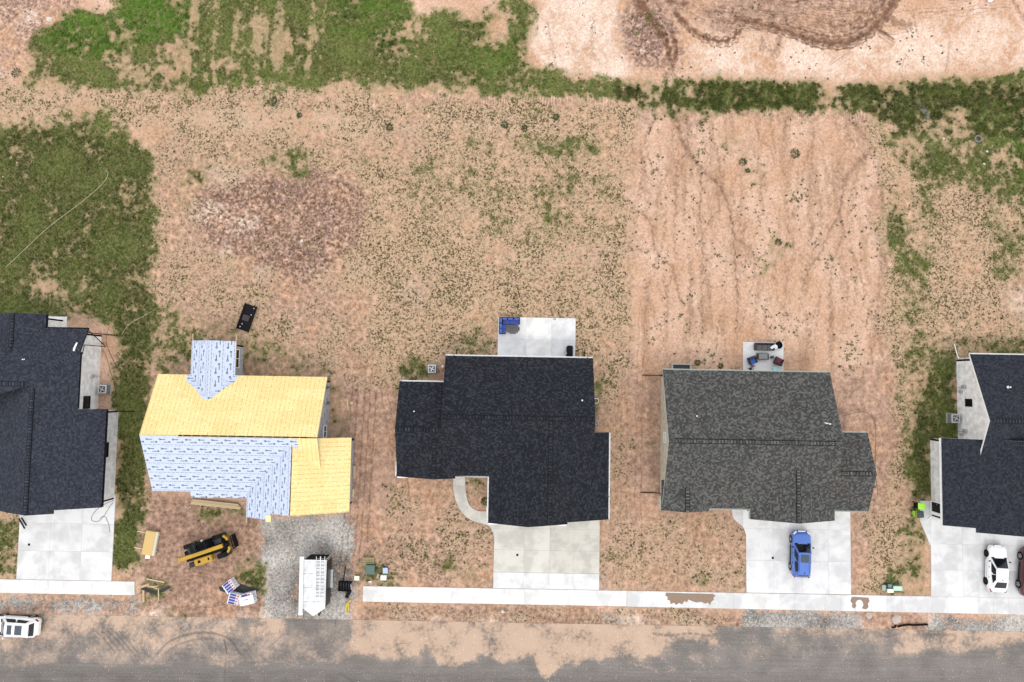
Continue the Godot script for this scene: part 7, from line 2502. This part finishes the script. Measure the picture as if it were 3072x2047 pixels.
func hose(label: String, px: Array, r: float, m: Material, h := 0.0) -> void:
	var pts := []
	for i in range(0, px.size(), 2):
		var p := P(px[i], px[i + 1])
		p.y = height(p.x, p.z) + r + h
		pts.append(p)
	var s := tool()
	var o: Vector3 = pts[0]
	var loc := []
	for p in curve(pts, 6):
		loc.append(p - o)
	tube(s, loc, r, 6)
	lone("garden_hose", s, m, label, "hose", o)

func trash_cart(px: float, py: float, body: Material, lid: Material, label: String, turn: float) -> void:
	var c := P(px, py, 1.0)
	var t := thing("trash_cart", label, "trash cart", Vector3(c.x, 0.06, c.z), turn)
	var s := tool()
	var lo := [Vector3(-0.22, 0.1, -0.24), Vector3(0.22, 0.1, -0.24), Vector3(0.22, 0.1, 0.24), Vector3(-0.22, 0.1, 0.24)]
	var hi := [Vector3(-0.30, 0.95, -0.31), Vector3(0.30, 0.95, -0.31), Vector3(0.30, 0.95, 0.33), Vector3(-0.30, 0.95, 0.33)]
	for i in 4:
		var j := (i + 1) % 4
		quad(s, lo[j], lo[i], hi[i], hi[j])
	quad(s, lo[0], lo[1], lo[2], lo[3])
	put("bin", s, body, t)
	s = tool()
	rbox(s, Vector3(0, 0.99, 0.02), Vector3(0.64, 0.08, 0.70), 0.035)
	rbox(s, Vector3(0, 1.035, 0.02), Vector3(0.46, 0.04, 0.5), 0.018)
	put("lid", s, lid, t)
	s = tool()
	tube(s, [Vector3(-0.26, 0.9, -0.36), Vector3(-0.26, 0.98, -0.43), Vector3(0.26, 0.98, -0.43), Vector3(0.26, 0.9, -0.36)], 0.022, 6)
	put("handle", s, M.black_plastic, t)
	for g in [-1.0, 1.0]:
		s = tool()
		cyl(s, Vector3(g * 0.24, 0.1, -0.3), Vector3(g * 0.30, 0.1, -0.3), 0.12, 0.12, 14)
		put("wheel", s, M.rubber, t)

func cabinet(px: float, py: float, h: float, size: Vector3, m: Material, lid: Material, label: String, called: String, category: String, turn := 0.0) -> void:
	var c := P(px, py, h)
	var t := thing(called, label, category, Vector3(c.x, 0, c.z), turn)
	var s := tool()
	rbox(s, Vector3(0, size.y * 0.5 - 0.03, 0), size, 0.03)
	put("case", s, m, t)
	s = tool()
	rbox(s, Vector3(0, size.y + 0.005, 0.01), Vector3(size.x + 0.03, 0.06, size.z + 0.03), 0.025)
	put("lid", s, lid, t)
	s = tool()
	rbox(s, Vector3(0, size.y * 0.6, size.z * 0.5 + 0.01), Vector3(0.08, 0.10, 0.04), 0.01)
	put("latch", s, M.galvanised, t)

func stone(px: float, py: float, r: float, m: Material, label: String, sd: int) -> void:
	var c := flat(px, py)
	var s := tool()
	var n := FastNoiseLite.new()
	n.seed = sd
	n.frequency = 0.9
	var f := func(a: float, e: float) -> Vector3:
		var d := Vector3(cos(a) * cos(e), sin(e) * 0.55, sin(a) * cos(e))
		return d * r * (1.0 + 0.45 * n.get_noise_3d(d.x * 1.2, d.y * 1.2, d.z * 1.2))
	for i in 10:
		for j in 5:
			var a0 := TAU * i / 10.0
			var a1 := TAU * (i + 1) / 10.0
			var e0 := -0.4 + (PI / 2 + 0.4) * j / 5.0
			var e1 := -0.4 + (PI / 2 + 0.4) * (j + 1) / 5.0
			quad(s, f.call(a1, e0), f.call(a0, e0), f.call(a0, e1), f.call(a1, e1))
	lone("stone", s, m, label, "stone", c, 0.0, "loose stones")

func build_street_things() -> void:
	air_conditioner(306, 1168, "grey air conditioner against the white gable of the navy roofed house", 0.85, false)
	air_conditioner(2868, 1256, "grey air conditioner with a round fan by the charcoal roofed house", 0.85, false)
	air_conditioner(1296, 1107, "dark framed air conditioner in weeds by the dark slate house", 0.8, true)
	var s := tool()
	# gas meter by the dark slate house
	var c := P(1328, 1101, 0.6)
	var t := thing("gas_meter", "round grey gas meter at the back corner of the dark slate house", "meter", Vector3(c.x, 0, c.z))
	s = tool()
	cyl(s, Vector3(-0.09, 0.6, 0), Vector3(0.09, 0.6, 0), 0.17, 0.17, 14)
	cyl(s, Vector3(0, 0.7, -0.04), Vector3(0, 0.84, -0.04), 0.09, 0.09, 12)
	put("casing", s, mat("meter_pale", Color(0.50, 0.51, 0.54), 0.4, 0.3), t)
	s = tool()
	tube(s, [Vector3(0, 0, 0.12), Vector3(0, 0.65, 0.12), Vector3(0.3, 0.7, 0.12)], 0.03)
	tube(s, [Vector3(0, 0, -0.12), Vector3(0, 0.65, -0.12)], 0.03)
	put("pipe", s, M.black_steel, t)
	var dark := mat("hose_dark", Color(0.03, 0.028, 0.022), 0.6)
	var brown := mat("hose_brown", Color(0.10, 0.06, 0.04), 0.7)
	hose("dark hose snaking from the tap of the white gable wall into the lawn", [303, 1032, 313, 1029, 321, 1038, 328, 1056, 337, 1076, 346, 1095, 354, 1095, 350, 1085, 346, 1090, 353, 1098, 359, 1088, 357, 1078, 350, 1068, 352, 1058, 358, 1062, 354, 1070], 0.022, dark)
	hose("long brown hose on the bare strip past the air conditioner", [307, 1048, 318, 1068, 328, 1104, 341, 1148, 350, 1187], 0.018, brown)
	hose("thin dark cord at the back corner of the navy roofed house", [320, 1034, 321, 1000, 327, 982, 336, 974], 0.014, dark)
	hose("grey hose looped on the driveway of the navy roofed house", [342, 1502, 312, 1514, 285, 1536, 275, 1556, 282, 1564, 300, 1562, 318, 1540, 330, 1520, 340, 1508], 0.02, mat("hose_grey", Color(0.12, 0.125, 0.13), 0.6), 0.075)
	hose("short grey hose tail beside the looped hose on that driveway", [300, 1557, 308, 1550, 318, 1552, 322, 1562, 327, 1572, 330, 1597], 0.02, mat("hose_grey", Color(0.12, 0.125, 0.13), 0.6), 0.075)
	hose("pale rope trailing across the green back lawn", [318, 512, 325, 520, 318, 540, 290, 570, 230, 620, 150, 680, 80, 745, 20, 802], 0.022, mat("rope_pale", Color(0.42, 0.38, 0.26), 0.9), 0.08)
	hose("pale cord on the verge beside the side lawn", [455, 935, 430, 950, 400, 965, 378, 985, 366, 1005], 0.018, mat("rope_pale", Color(0.42, 0.38, 0.26), 0.9), 0.06)
	hose("coiled pale hose at the wall of the dark slate house", [1786, 1262, 1793, 1262, 1795, 1270, 1788, 1276, 1785, 1270, 1790, 1264, 1796, 1276, 1790, 1284, 1785, 1280], 0.025, mat("rope_white", Color(0.5, 0.5, 0.48), 0.8), 0.02)
	hose("thin cable curving past the grey roofed house over the dirt", [2526, 1250, 2560, 1240, 2600, 1238, 2622, 1262, 2628, 1300, 2626, 1400, 2634, 1480], 0.018, brown)
	c = P(1789, 1203, 0.3)
	s = tool()
	for k in 4:
		ring(s, Vector3(0, 0.04 + k * 0.045, 0), 0.24 + 0.01 * (k % 2), 0.024, 18)
	lone("coiled_hose", s, M.white_trim, "white hose coil by the wall of the dark slate house", "hose", Vector3(c.x, 0.0, c.z))
	# loose downspout lengths on the driveway
	for q in [[58, 1555, 76, 1586, "long black downspout length on the driveway of the navy roofed house"], [66, 1553, 81, 1577, "shorter black downspout length on the driveway of the navy roofed house"]]:
		var a := P(q[0], q[1])
		var b := P(q[2], q[3])
		a.y = 0.12; b.y = 0.12
		s = tool()
		var d := b - a
		rbox(s, Vector3.ZERO, Vector3(0.11, 0.09, d.length()), 0.015, Basis(d.normalized().cross(Vector3.UP), Vector3.UP, -d.normalized()))
		var cc := (a + b) * 0.5
		lone("downspout_length", s, M.black_trim, q[4], "downspout", cc, 0.0, "loose downspout lengths")
	for q in [[88, 1634, "black round cap in the driveway of the navy roofed house"], [1552, 1665, "black round cap in the beige driveway"], [2318, 1674, "black round cap in the driveway with the blue car"]]:
		c = P(q[0], q[1])
		s = tool()
		cyl(s, Vector3(0, 0, 0), Vector3(0, 0.025, 0), 0.12, 0.11, 16)
		box(s, Vector3(0, 0.03, 0), Vector3(0.05, 0.025, 0.05))
		lone("cleanout_cap", s, M.black_plastic, q[2], "cap", Vector3(c.x, 0.075, c.z), 0.0, "driveway cleanout caps")
	var lime := mat("lime_plastic", Color(0.30, 0.66, 0.05), 0.45)
	var slate := mat("slate_plastic", Color(0.035, 0.045, 0.05), 0.45)
	trash_cart(2764, 1519, M.black_plastic, lime, "trash cart with a lime green lid beside the side door", PI / 2)
	trash_cart(2760, 1544, lime, slate, "lime green trash cart with a dark lid beside the side door", PI / 2 + 0.1)
	# utility cabinets on the verge
	var green := mat("cabinet_green", Color(0.045, 0.085, 0.07), 0.5)
	var pale := mat("cabinet_pale", Color(0.42, 0.55, 0.42), 0.5)
	var cream := mat("cabinet_cream", Color(0.66, 0.68, 0.58), 0.5)
	cabinet(1110, 1710, 0.7, Vector3(0.85, 0.7, 0.85), green, mat("cabinet_green_b", Color(0.065, 0.115, 0.095), 0.5), "dark green transformer box in front of the wooden slats", "transformer_box", "transformer")
	cabinet(1150, 1734, 0.5, Vector3(0.55, 0.5, 0.45), pale, cream, "low pale green cable box beside the blue and white box", "cable_box", "cable box")
	cabinet(1156, 1712, 0.4, Vector3(0.46, 0.45, 0.52), mat("box_navy", Color(0.02, 0.04, 0.12), 0.5), mat("box_blue", Color(0.34, 0.45, 0.66), 0.5), "blue and white box among the weeds by the lot corner", "storage_box", "box", 0.05)
	cabinet(1070, 1735, 0.4, Vector3(0.48, 0.4, 0.42), green, cream, "cream lidded green cable box near the black loader attachment", "cable_box", "cable box")
	cabinet(2694, 1766, 0.5, Vector3(0.85, 0.5, 0.42), mat("cabinet_mid", Color(0.16, 0.24, 0.18), 0.5), mat("cabinet_mint", Color(0.40, 0.55, 0.44), 0.5), "wide mint green cable box between the two pale driveways", "cable_box", "cable box")
	cabinet(2672, 1773, 0.45, Vector3(0.6, 0.45, 0.34), mat("cabinet_mid", Color(0.16, 0.24, 0.18), 0.5), cream, "cream lidded cable box joined to the wide mint green one", "cable_box", "cable box")
	cabinet(2670, 1758, 0.6, Vector3(0.34, 0.6, 0.30), mat("pedestal_dark", Color(0.02, 0.04, 0.045), 0.5), mat("pedestal_slate", Color(0.10, 0.16, 0.18), 0.5), "dark pedestal behind the cream lidded cable box", "pedestal", "pedestal")
	cabinet(2653, 1764, 0.2, Vector3(0.34, 0.2, 0.5), mat("cabinet_mid", Color(0.16, 0.24, 0.18), 0.5), mat("lid_grey", Color(0.34, 0.38, 0.33), 0.6), "low grey green lid set in the dirt beside the dark pedestal", "valve_box", "valve box")
	c = P(1105, 1686, 0.3)
	t = thing("wood_crate", "weathered wooden crate of slats behind the dark green transformer box", "crate", Vector3(c.x, 0, c.z))
	for k in 5:
		s = tool()
		rbox(s, Vector3(0, 0.3, -0.34 + k * 0.16), Vector3(1.12, 0.05, 0.12), 0.008)
		put("slat", s, mat("crate_wood", Color(0.40, 0.34, 0.17), 0.8, 0, "fine", 1.2), t)
	for g in [-0.5, 0.5]:
		s = tool()
		box(s, Vector3(g, 0.14, -0.02), Vector3(0.1, 0.3, 0.8))
		put("runner", s, mat("crate_wood", Color(0.40, 0.34, 0.17), 0.8, 0, "fine", 1.2), t)
	s = tool()
	rbox(s, Vector3(0, 0.1, 0), Vector3(0.24, 0.2, 0.46), 0.02)
	c = flat(1135, 1727)
	lone("paver_block", s, mat("block_pink", Color(0.50, 0.36, 0.27), 0.85, 0, "fine", 1.5), "pinkish concrete block beside the pale green cable box", "block", c, -0.2)
	s = tool()
	rbox(s, Vector3(0, 0.02, 0), Vector3(0.4, 0.04, 0.12), 0.01)
	c = flat(1108, 1746)
	lone("white_board", s, M.white_trim, "short white board on the dirt just off the sidewalk's corner", "board", c, 0.05)
	# corrugated drain pipe
	var pts := []
	for q in [[2692, 1880], [2706, 1876], [2724, 1874], [2742, 1875], [2762, 1874], [2782, 1873]]:
		var p := P(q[0], q[1])
		pts.append(Vector3(p.x, 0.1, p.z))
	t = thing("drain_pipe", "black corrugated drain pipe lying in the verge dirt", "pipe", Vector3(pts[0].x, 0, pts[0].z))
	var loc := []
	for p in curve(pts, 8):
		loc.append(p - Vector3(pts[0].x, 0, pts[0].z))
	s = tool()
	tube(s, loc, 0.085, 10)
	put("pipe", s, M.black_plastic, t)
	s = tool()
	for k in range(1, loc.size() - 1, 1):
		ring(s, loc[k], 0.09, 0.014, 12, loc[k + 1] - loc[k])
	put("corrugation", s, M.black_plastic, t).set_meta("kind", "stuff")
	c = flat(2680, 1880)
	lone("pipe_end", cloth(shifted(pxs([2672, 1878, 2680, 1880, 2686, 1873, 2690, 1876, 2686, 1884, 2676, 1886]), c), 3, 0.12), M.black_plastic, "torn black plastic scrap at the end of the drain pipe", "scrap", c)
	var chalk := mat("stone_pale", Color(0.56, 0.46, 0.40), 0.9, 0, "fine", 1.2)
	var lime_s := mat("stone_white", Color(0.70, 0.66, 0.60), 0.9, 0, "fine", 1.2)
	stone(2690, 1857, 0.52, chalk, "large pale boulder north of the black drain pipe", 3)
	stone(2608, 1846, 0.32, chalk, "flat pale boulder in the verge west of the black drain pipe", 4)
	stone(907, 724, 0.17, lime_s, "white round stone on the clay spoil heap", 5)
	stone(1508, 1836, 0.18, lime_s, "pale stone in the verge below the beige driveway", 6)
	stone(2962, 455, 0.14, lime_s, "white stone in the grass south of the old tyre", 7)
	stone(2952, 492, 0.12, lime_s, "small white stone in the grass farther south of the old tyre", 8)
	stone(2832, 416, 0.12, lime_s, "small white stone at the top of the dark grass patch", 9)
	stone(150, 60, 0.28, lime_s, "white stone at the edge of the lush grass in the clay corner", 10)
	# old tyre, white bag, grey cloth strip
	c = flat(2932, 418)
	s = tool()
	for k in 3:
		ring(s, Vector3(0, 0.1 + 0.05 * k, 0), 0.33 - 0.02 * absf(k - 1), 0.07, 20)
	lone("old_tyre", s, mat("tyre_grey", Color(0.22, 0.21, 0.20), 0.9, 0, "fine", 2.0), "old grey tyre lying in the grass of the empty lot", "tyre", c)
	c = flat(2951, 15)
	t = thing("rubble_bag", "white woven bag standing on the bare dirt of the excavation", "bag", c, 0.3)
	s = tool()
	rbox(s, Vector3(0, 0.22, 0), Vector3(0.46, 0.46, 0.5), 0.12)
	put("sack", s, M.white_trim, t)
	s = tool()
	tube(s, [Vector3(-0.1, 0.44, 0), Vector3(0, 0.56, 0.03), Vector3(0.1, 0.44, 0)], 0.02)
	put("strap", s, M.black_plastic, t)
	c = flat(2765, 330)
	lone("erosion_mat", cloth(shifted(pxs([2738, 298, 2750, 300, 2764, 310, 2776, 322, 2784, 338, 2788, 356, 2780, 362, 2770, 350, 2762, 336, 2750, 318]), c), 14, 0.08, 0.05), mat("mat_grey", Color(0.24, 0.235, 0.20), 0.95, 0, "speck", 1.0), "torn grey erosion mat strip lying in the green bank", "erosion mat", c)
	# mud washed over the sidewalk
	for q in [[[1998, 1779, 2060, 1781, 2140, 1783, 2147, 1788, 2140, 1794, 2142, 1800, 2134, 1806, 2130, 1816, 2124, 1808, 2116, 1812, 2104, 1806, 2090, 1808, 2076, 1804, 2066, 1799, 2060, 1808, 2054, 1803, 2046, 1814, 2038, 1809, 2028, 1816, 2022, 1808, 2012, 1814, 2010, 1802, 2002, 1800, 2004, 1791, 1996, 1788], "wet brown mud fan washed over the sidewalk"], [[2556, 1791, 2606, 1794, 2609, 1804, 2604, 1812, 2606, 1822, 2598, 1829, 2586, 1826, 2591, 1816, 2588, 1806, 2581, 1799, 2572, 1802, 2566, 1810, 2570, 1818, 2564, 1826, 2556, 1822, 2558, 1812, 2552, 1804], "mud smear on the sidewalk past the blue car's driveway"]]:
		var poly := pxs(q[0], 0.07)
		c = Vector3(poly[0].x, 0, poly[0].y)
		var cl := cloth(shifted(poly, c), 20, 0.012, 0.072)
		var o := lone("mud", cl, mat("mud_brown", Color(0.45, 0.31, 0.22), 0.75, 0, "speck", 0.6), q[1], "mud", c)
		o.set_meta("kind", "stuff")

# ------------------------------------------------------------------ plants
func blade(s: SurfaceTool, root: Vector3, dir: float, length: float, rise: float, w: float) -> void:
	var o := Vector3(cos(dir), 0, sin(dir))
	var side := Vector3(-o.z, 0, o.x) * w
	var mid := root + o * length * 0.45 + Vector3.UP * rise
	var tip := root + o * length + Vector3.UP * rise * 0.75
	tri(s, root - side * 0.6, root + side * 0.6, mid + side)
	tri(s, root - side * 0.6, mid + side, mid - side)
	tri(s, mid - side, mid + side, tip)

func tuft_mesh(n: int, spread: float, rise: float, w: float, sd: int) -> ArrayMesh:
	var r := RandomNumberGenerator.new()
	r.seed = sd
	var s := tool()
	for i in n:
		var d := TAU * (i + r.randf()) / n
		var at := Vector3(r.randf_range(-0.3, 0.3), -0.01, r.randf_range(-0.3, 0.3)) * spread
		blade(s, at, d, spread * r.randf_range(0.5, 1.0), rise * r.randf_range(0.5, 1.1), w * r.randf_range(0.6, 1.2))
	return finish(s)

func leaf_material(key: String) -> StandardMaterial3D:
	var m := StandardMaterial3D.new()
	m.resource_name = key
	m.vertex_color_use_as_albedo = true
	m.roughness = 0.8
	m.metallic_specular = 0.2
	m.cull_mode = BaseMaterial3D.CULL_DISABLED
	return m

func scatter(called: String, meshes: Array, xf: Array, cols: Array, label: String, category: String, m: Material) -> void:
	for k in meshes.size():
		var mine := []
		for i in range(k, xf.size(), meshes.size()):
			mine.append(i)
		if mine.is_empty():
			continue
		var mm := MultiMesh.new()
		mm.transform_format = MultiMesh.TRANSFORM_3D
		mm.use_colors = true
		mm.mesh = meshes[k]
		mm.instance_count = mine.size()
		for i in mine.size():
			mm.set_instance_transform(i, xf[mine[i]])
			mm.set_instance_color(i, cols[mine[i]])
		var o := MultiMeshInstance3D.new()
		o.name = numbered(called)
		o.multimesh = mm
		o.material_override = m
		add_child(o)
		o.set_meta("kind", "stuff")
		tag(o, label, category)

func blocked(x: float, z: float) -> bool:
	for r in no_plants:
		if (r as Rect2).has_point(Vector2(x, z)):
			return true
	for p in no_plant_polys:
		if Geometry2D.is_point_in_polygon(Vector2(x, z), p):
			return true
	return false

var no_plants := []
var no_plant_polys := []

func spot(x: float, z: float, size: float, tall := 1.0) -> Transform3D:
	return Transform3D(Basis(Vector3.UP, rng.randf() * TAU).scaled(Vector3(size, size * tall, size)), Vector3(x, height(x, z), z))

func build_plants() -> void:
	var gx := []; var gc := []
	var sx := []; var sc := []
	var wx := []; var wc := []
	var cx := []; var cc := []
	var x0 := -56.0
	var x1 := 55.0
	var n := 0
	# jittered grid, one candidate every 20 cm
	var step := 0.2
	var z := -41.5
	while z < 23.6:
		var x := x0
		while x < x1:
			var px := x + rng.randf() * step
			var pz := z + rng.randf() * step
			x += step
			var g := cover(GREEN, px, pz)
			var s := cover(STRAW, px, pz)
			var cl := cover(CLAY, px, pz)
			if g < 0.05 and s < 0.05 and cl < 0.3:
				continue
			var a := noise_at(NA, px, pz)
			var b := noise_at(NB, px, pz)
			var e := (a - 0.5) * 1.3 + (b - 0.5) * 1.0 - cover(STREAK, px, pz) * clampf((noise_at(NE, px, pz) - 0.5) * 2.0, -0.1, 0.6)
			var roll := rng.randf()
			if g + e > 0.40 + roll * 0.5:
				if blocked(px, pz):
					continue
				var l := cover(LUSH, px, pz)
				var v := 0.30 + 1.0 * a + rng.randf_range(-0.3, 0.45)
				if pz < -24.0:
					v *= 1.3
				var c := Color(0.074 * v, 0.092 * v, 0.022 * v)
				if l > 0.2:
					c = c.lerp(Color(0.062 * v, 0.118 * v, 0.017 * v), l)
				if rng.randf() < 0.30:
					c = c.lerp(Color(0.27, 0.23, 0.11), rng.randf_range(0.3, 0.8))
				var bush := 1.0
				if pz < -25.6 and pz > -30.8 and px > 10.0 and b > 0.42:
					bush = 1.5
					c *= 0.62
					c.a = 1.0
				gx.append(spot(px, pz, rng.randf_range(0.6, 1.4) * (1.0 + 0.5 * l) * bush, bush))
				gc.append(c)
			elif s + e * 1.1 > 0.3 + rng.randf() * 0.95:
				if blocked(px, pz):
					continue
				var t := rng.randf()
				var c2: Color
				if t < 0.56:
					c2 = Color(0.055, 0.038, 0.020) * rng.randf_range(0.5, 1.5)
				elif t < 0.93:
					c2 = Color(0.47, 0.355, 0.235) * rng.randf_range(0.7, 1.2)
				else:
					c2 = Color(0.07, 0.082, 0.022) * rng.randf_range(0.7, 1.5)
				c2.a = 1.0
				var f := rng.randf()
				sx.append(Transform3D(Basis(Vector3.UP, rng.randf() * TAU) * Basis.from_scale(Vector3(0.45 + 1.1 * f * f, 0.7, 0.35 + 0.6 * f)), Vector3(px, height(px, pz), pz)))
				sc.append(c2)
			elif cl > 0.3 and rng.randf() < 0.45 * cl * clampf(a * 2.4 - 0.7, 0.0, 1.0) and not blocked(px, pz):
				cx.append(spot(px, pz, rng.randf_range(0.4, 1.3), rng.randf_range(0.6, 1.0)))
				var q := rng.randf_range(0.55, 1.15)
				cc.append(Color(0.26 * q, 0.165 * q, 0.125 * q))
		z += step
	var lm := leaf_material("grass_blades")
	scatter("grass", [tuft_mesh(9, 0.17, 0.07, 0.016, 1), tuft_mesh(8, 0.2, 0.06, 0.018, 2), tuft_mesh(10, 0.15, 0.09, 0.015, 3)], gx, gc, "short green grass growing over the field and lawns", "grass", lm)
	scatter("dry_grass", [tuft_mesh(8, 0.13, 0.035, 0.026, 4), tuft_mesh(8, 0.12, 0.05, 0.024, 5), tuft_mesh(7, 0.16, 0.03, 0.024, 6)], sx, sc, "withered straw coloured grass tufts scattered over the lots", "dry grass", lm)
	# small dark weeds dotted over the bare lots, in drifts
	for k in 2600:
		var p := P2(rng.randf_range(1895, 2640), rng.randf_range(345, 1120)) if k < 1100 else P2(rng.randf_range(1590, 3072), rng.randf_range(10, 260)) if k < 1700 else P2(rng.randf_range(1130, 1480), rng.randf_range(1440, 1750)) if k < 2000 else P2(rng.randf_range(1890, 2235), rng.randf_range(1560, 1770)) if k < 2200 else P2(rng.randf_range(0, 3072), rng.randf_range(200, 1100))
		if noise_at(NA, p.x, p.y) + noise_at(NB, p.x, p.y) * 0.6 < rng.randf_range(0.72, 1.1) or blocked(p.x, p.y):
			continue
		var q := rng.randf_range(0.5, 1.3)
		wx.append(spot(p.x, p.y, rng.randf_range(0.35, 1.1)))
		wc.append(Color(0.038 * q, 0.042 * q, 0.018 * q))
	scatter("weeds", [tuft_mesh(7, 0.15, 0.05, 0.034, 14), tuft_mesh(6, 0.18, 0.04, 0.04, 15)], wx, wc, "small dark weeds dotted over the bare soil", "weeds", lm)
	scatter("soil_clods", [clod_mesh(31), clod_mesh(32), clod_mesh(33)], cx, cc, "broken clods of reddish clay on the spoil heap", "soil", leaf_material("clods"))
	# pebbles
	var bx := []; var bc := []
	for k in 9000:
		var p: Vector2
		if k < 5200: p = P2(rng.randf_range(0, 3072), rng.randf_range(1780, 1900))
		elif k < 6600: p = P2(rng.randf_range(780, 1062), rng.randf_range(1545, 1865))
		else: p = P2(rng.randf_range(0, 3072), rng.randf_range(0, 1700))
		var gr := cover(GRAVEL, p.x, p.y)
		if (k < 6600 and rng.randf() > gr + 0.12) or p.y > 23.7 or blocked(p.x, p.y):
			continue
		var q := rng.randf_range(0.18, 0.55)
		bx.append(spot(p.x, p.y, rng.randf_range(0.25, 0.75) * (0.7 if k > 7600 else 1.0), 0.7))
		bc.append(Color(q, q * 0.95, q * 0.9))
	scatter("gravel", [clod_mesh(41), clod_mesh(42)], bx, bc, "loose grey stones on the gravel drive and verge", "gravel", leaf_material("pebbles"))
	big_weeds(lm)

func clod_mesh(sd: int) -> ArrayMesh:
	var r := RandomNumberGenerator.new()
	r.seed = sd
	var s := tool()
	var top := Vector3(r.randf_range(-0.02, 0.02), 0.09, r.randf_range(-0.02, 0.02))
	var lo := []
	var up := []
	for i in 6:
		var t := TAU * (i + r.randf_range(-0.3, 0.3)) / 6.0
		var q := r.randf_range(0.08, 0.13)
		lo.append(Vector3(cos(t) * q, -0.02, sin(t) * q))
		up.append(Vector3(cos(t) * q * 0.75, r.randf_range(0.04, 0.08), sin(t) * q * 0.75))
	for i in 6:
		var j := (i + 1) % 6
		quad(s, lo[j], lo[i], up[i], up[j])
		tri(s, up[j], up[i], top)
	return finish(s)

func big_weeds(lm: Material) -> void:
	# single bushy weeds that stand out on bare ground
	var list := [[818, 305, 0.55, "bushy dark green weed on the cleat-printed track behind the unfinished house"], [898, 346, 0.32, "round weed on the pale track behind the unfinished house"], [1168, 382, 0.42, "bright green weed on the pale track behind the dark slate house"],
		[1514, 375, 0.42, "paired green weed on the pale track, tallest of the row there"], [1573, 384, 0.38, "upright weed growing beside the survey string on the pale track"], [1668, 352, 0.40, "weed at the north rim of the pale track"],
		[2228, 487, 0.45, "lone spiky weed on the bare rilled lot"], [2243, 512, 0.3, "small weed just south of the lone spiky weed on the rilled lot"], [2385, 462, 0.55, "spreading weed clump high on the bare rilled lot"],
		[2335, 728, 0.42, "weed with grey stems beside the deep rill on the bare lot"], [50, 220, 0.55, "weed growing inside the curve of the pale clay track"], [2150, 310, 0.75, "dark round bush in the green strip above the bare lot"],
		[1455, 1505, 0.45, "weed against the garage wall beside the curved walk"], [2092, 1088, 0.35, "dark weed by the north wall of the grey roofed house"], [2162, 1098, 0.32, "dark star shaped weed near the small patio of the grey roofed house"]]
	for w in list:
		var p := P(w[0], w[1])
		var s := tool()
		var g := RandomNumberGenerator.new()
		g.seed = int(w[0]) * 31 + int(w[1])
		var size: float = w[2]
		for i in 70:
			var d := g.randf() * TAU
			var rad := sqrt(g.randf()) * size * 0.75
			blade(s, Vector3(cos(d) * rad, size * 0.35 * (1.0 - rad / size) * g.randf(), sin(d) * rad), d + g.randf_range(-0.9, 0.9), size * g.randf_range(0.22, 0.5), size * g.randf_range(0.08, 0.3), 0.028 * g.randf_range(0.7, 1.4))
		var t := thing("weed_plant", w[3], "weed", Vector3(p.x, height(p.x, p.z) - 0.01, p.z), 0.0, "single weeds on the open ground")
		var q := g.randf_range(0.7, 1.3)
		var m := mat("weed_%d" % g.randi_range(0, 2), Color(0.05 * q, 0.085 * q, 0.025 * q), 0.8, 0, "fine", 3.0, 0.2)
		put("leaves", s, m, t)
		var st := tool()
		for i in 4:
			var d := TAU * i / 4.0 + g.randf()
			cyl(st, Vector3.ZERO, Vector3(cos(d) * size * 0.4, size * 0.3, sin(d) * size * 0.4), 0.012, 0.006, 5, false)
		put("stem", st, mat("weed_stem", Color(0.10, 0.09, 0.04), 0.8), t)
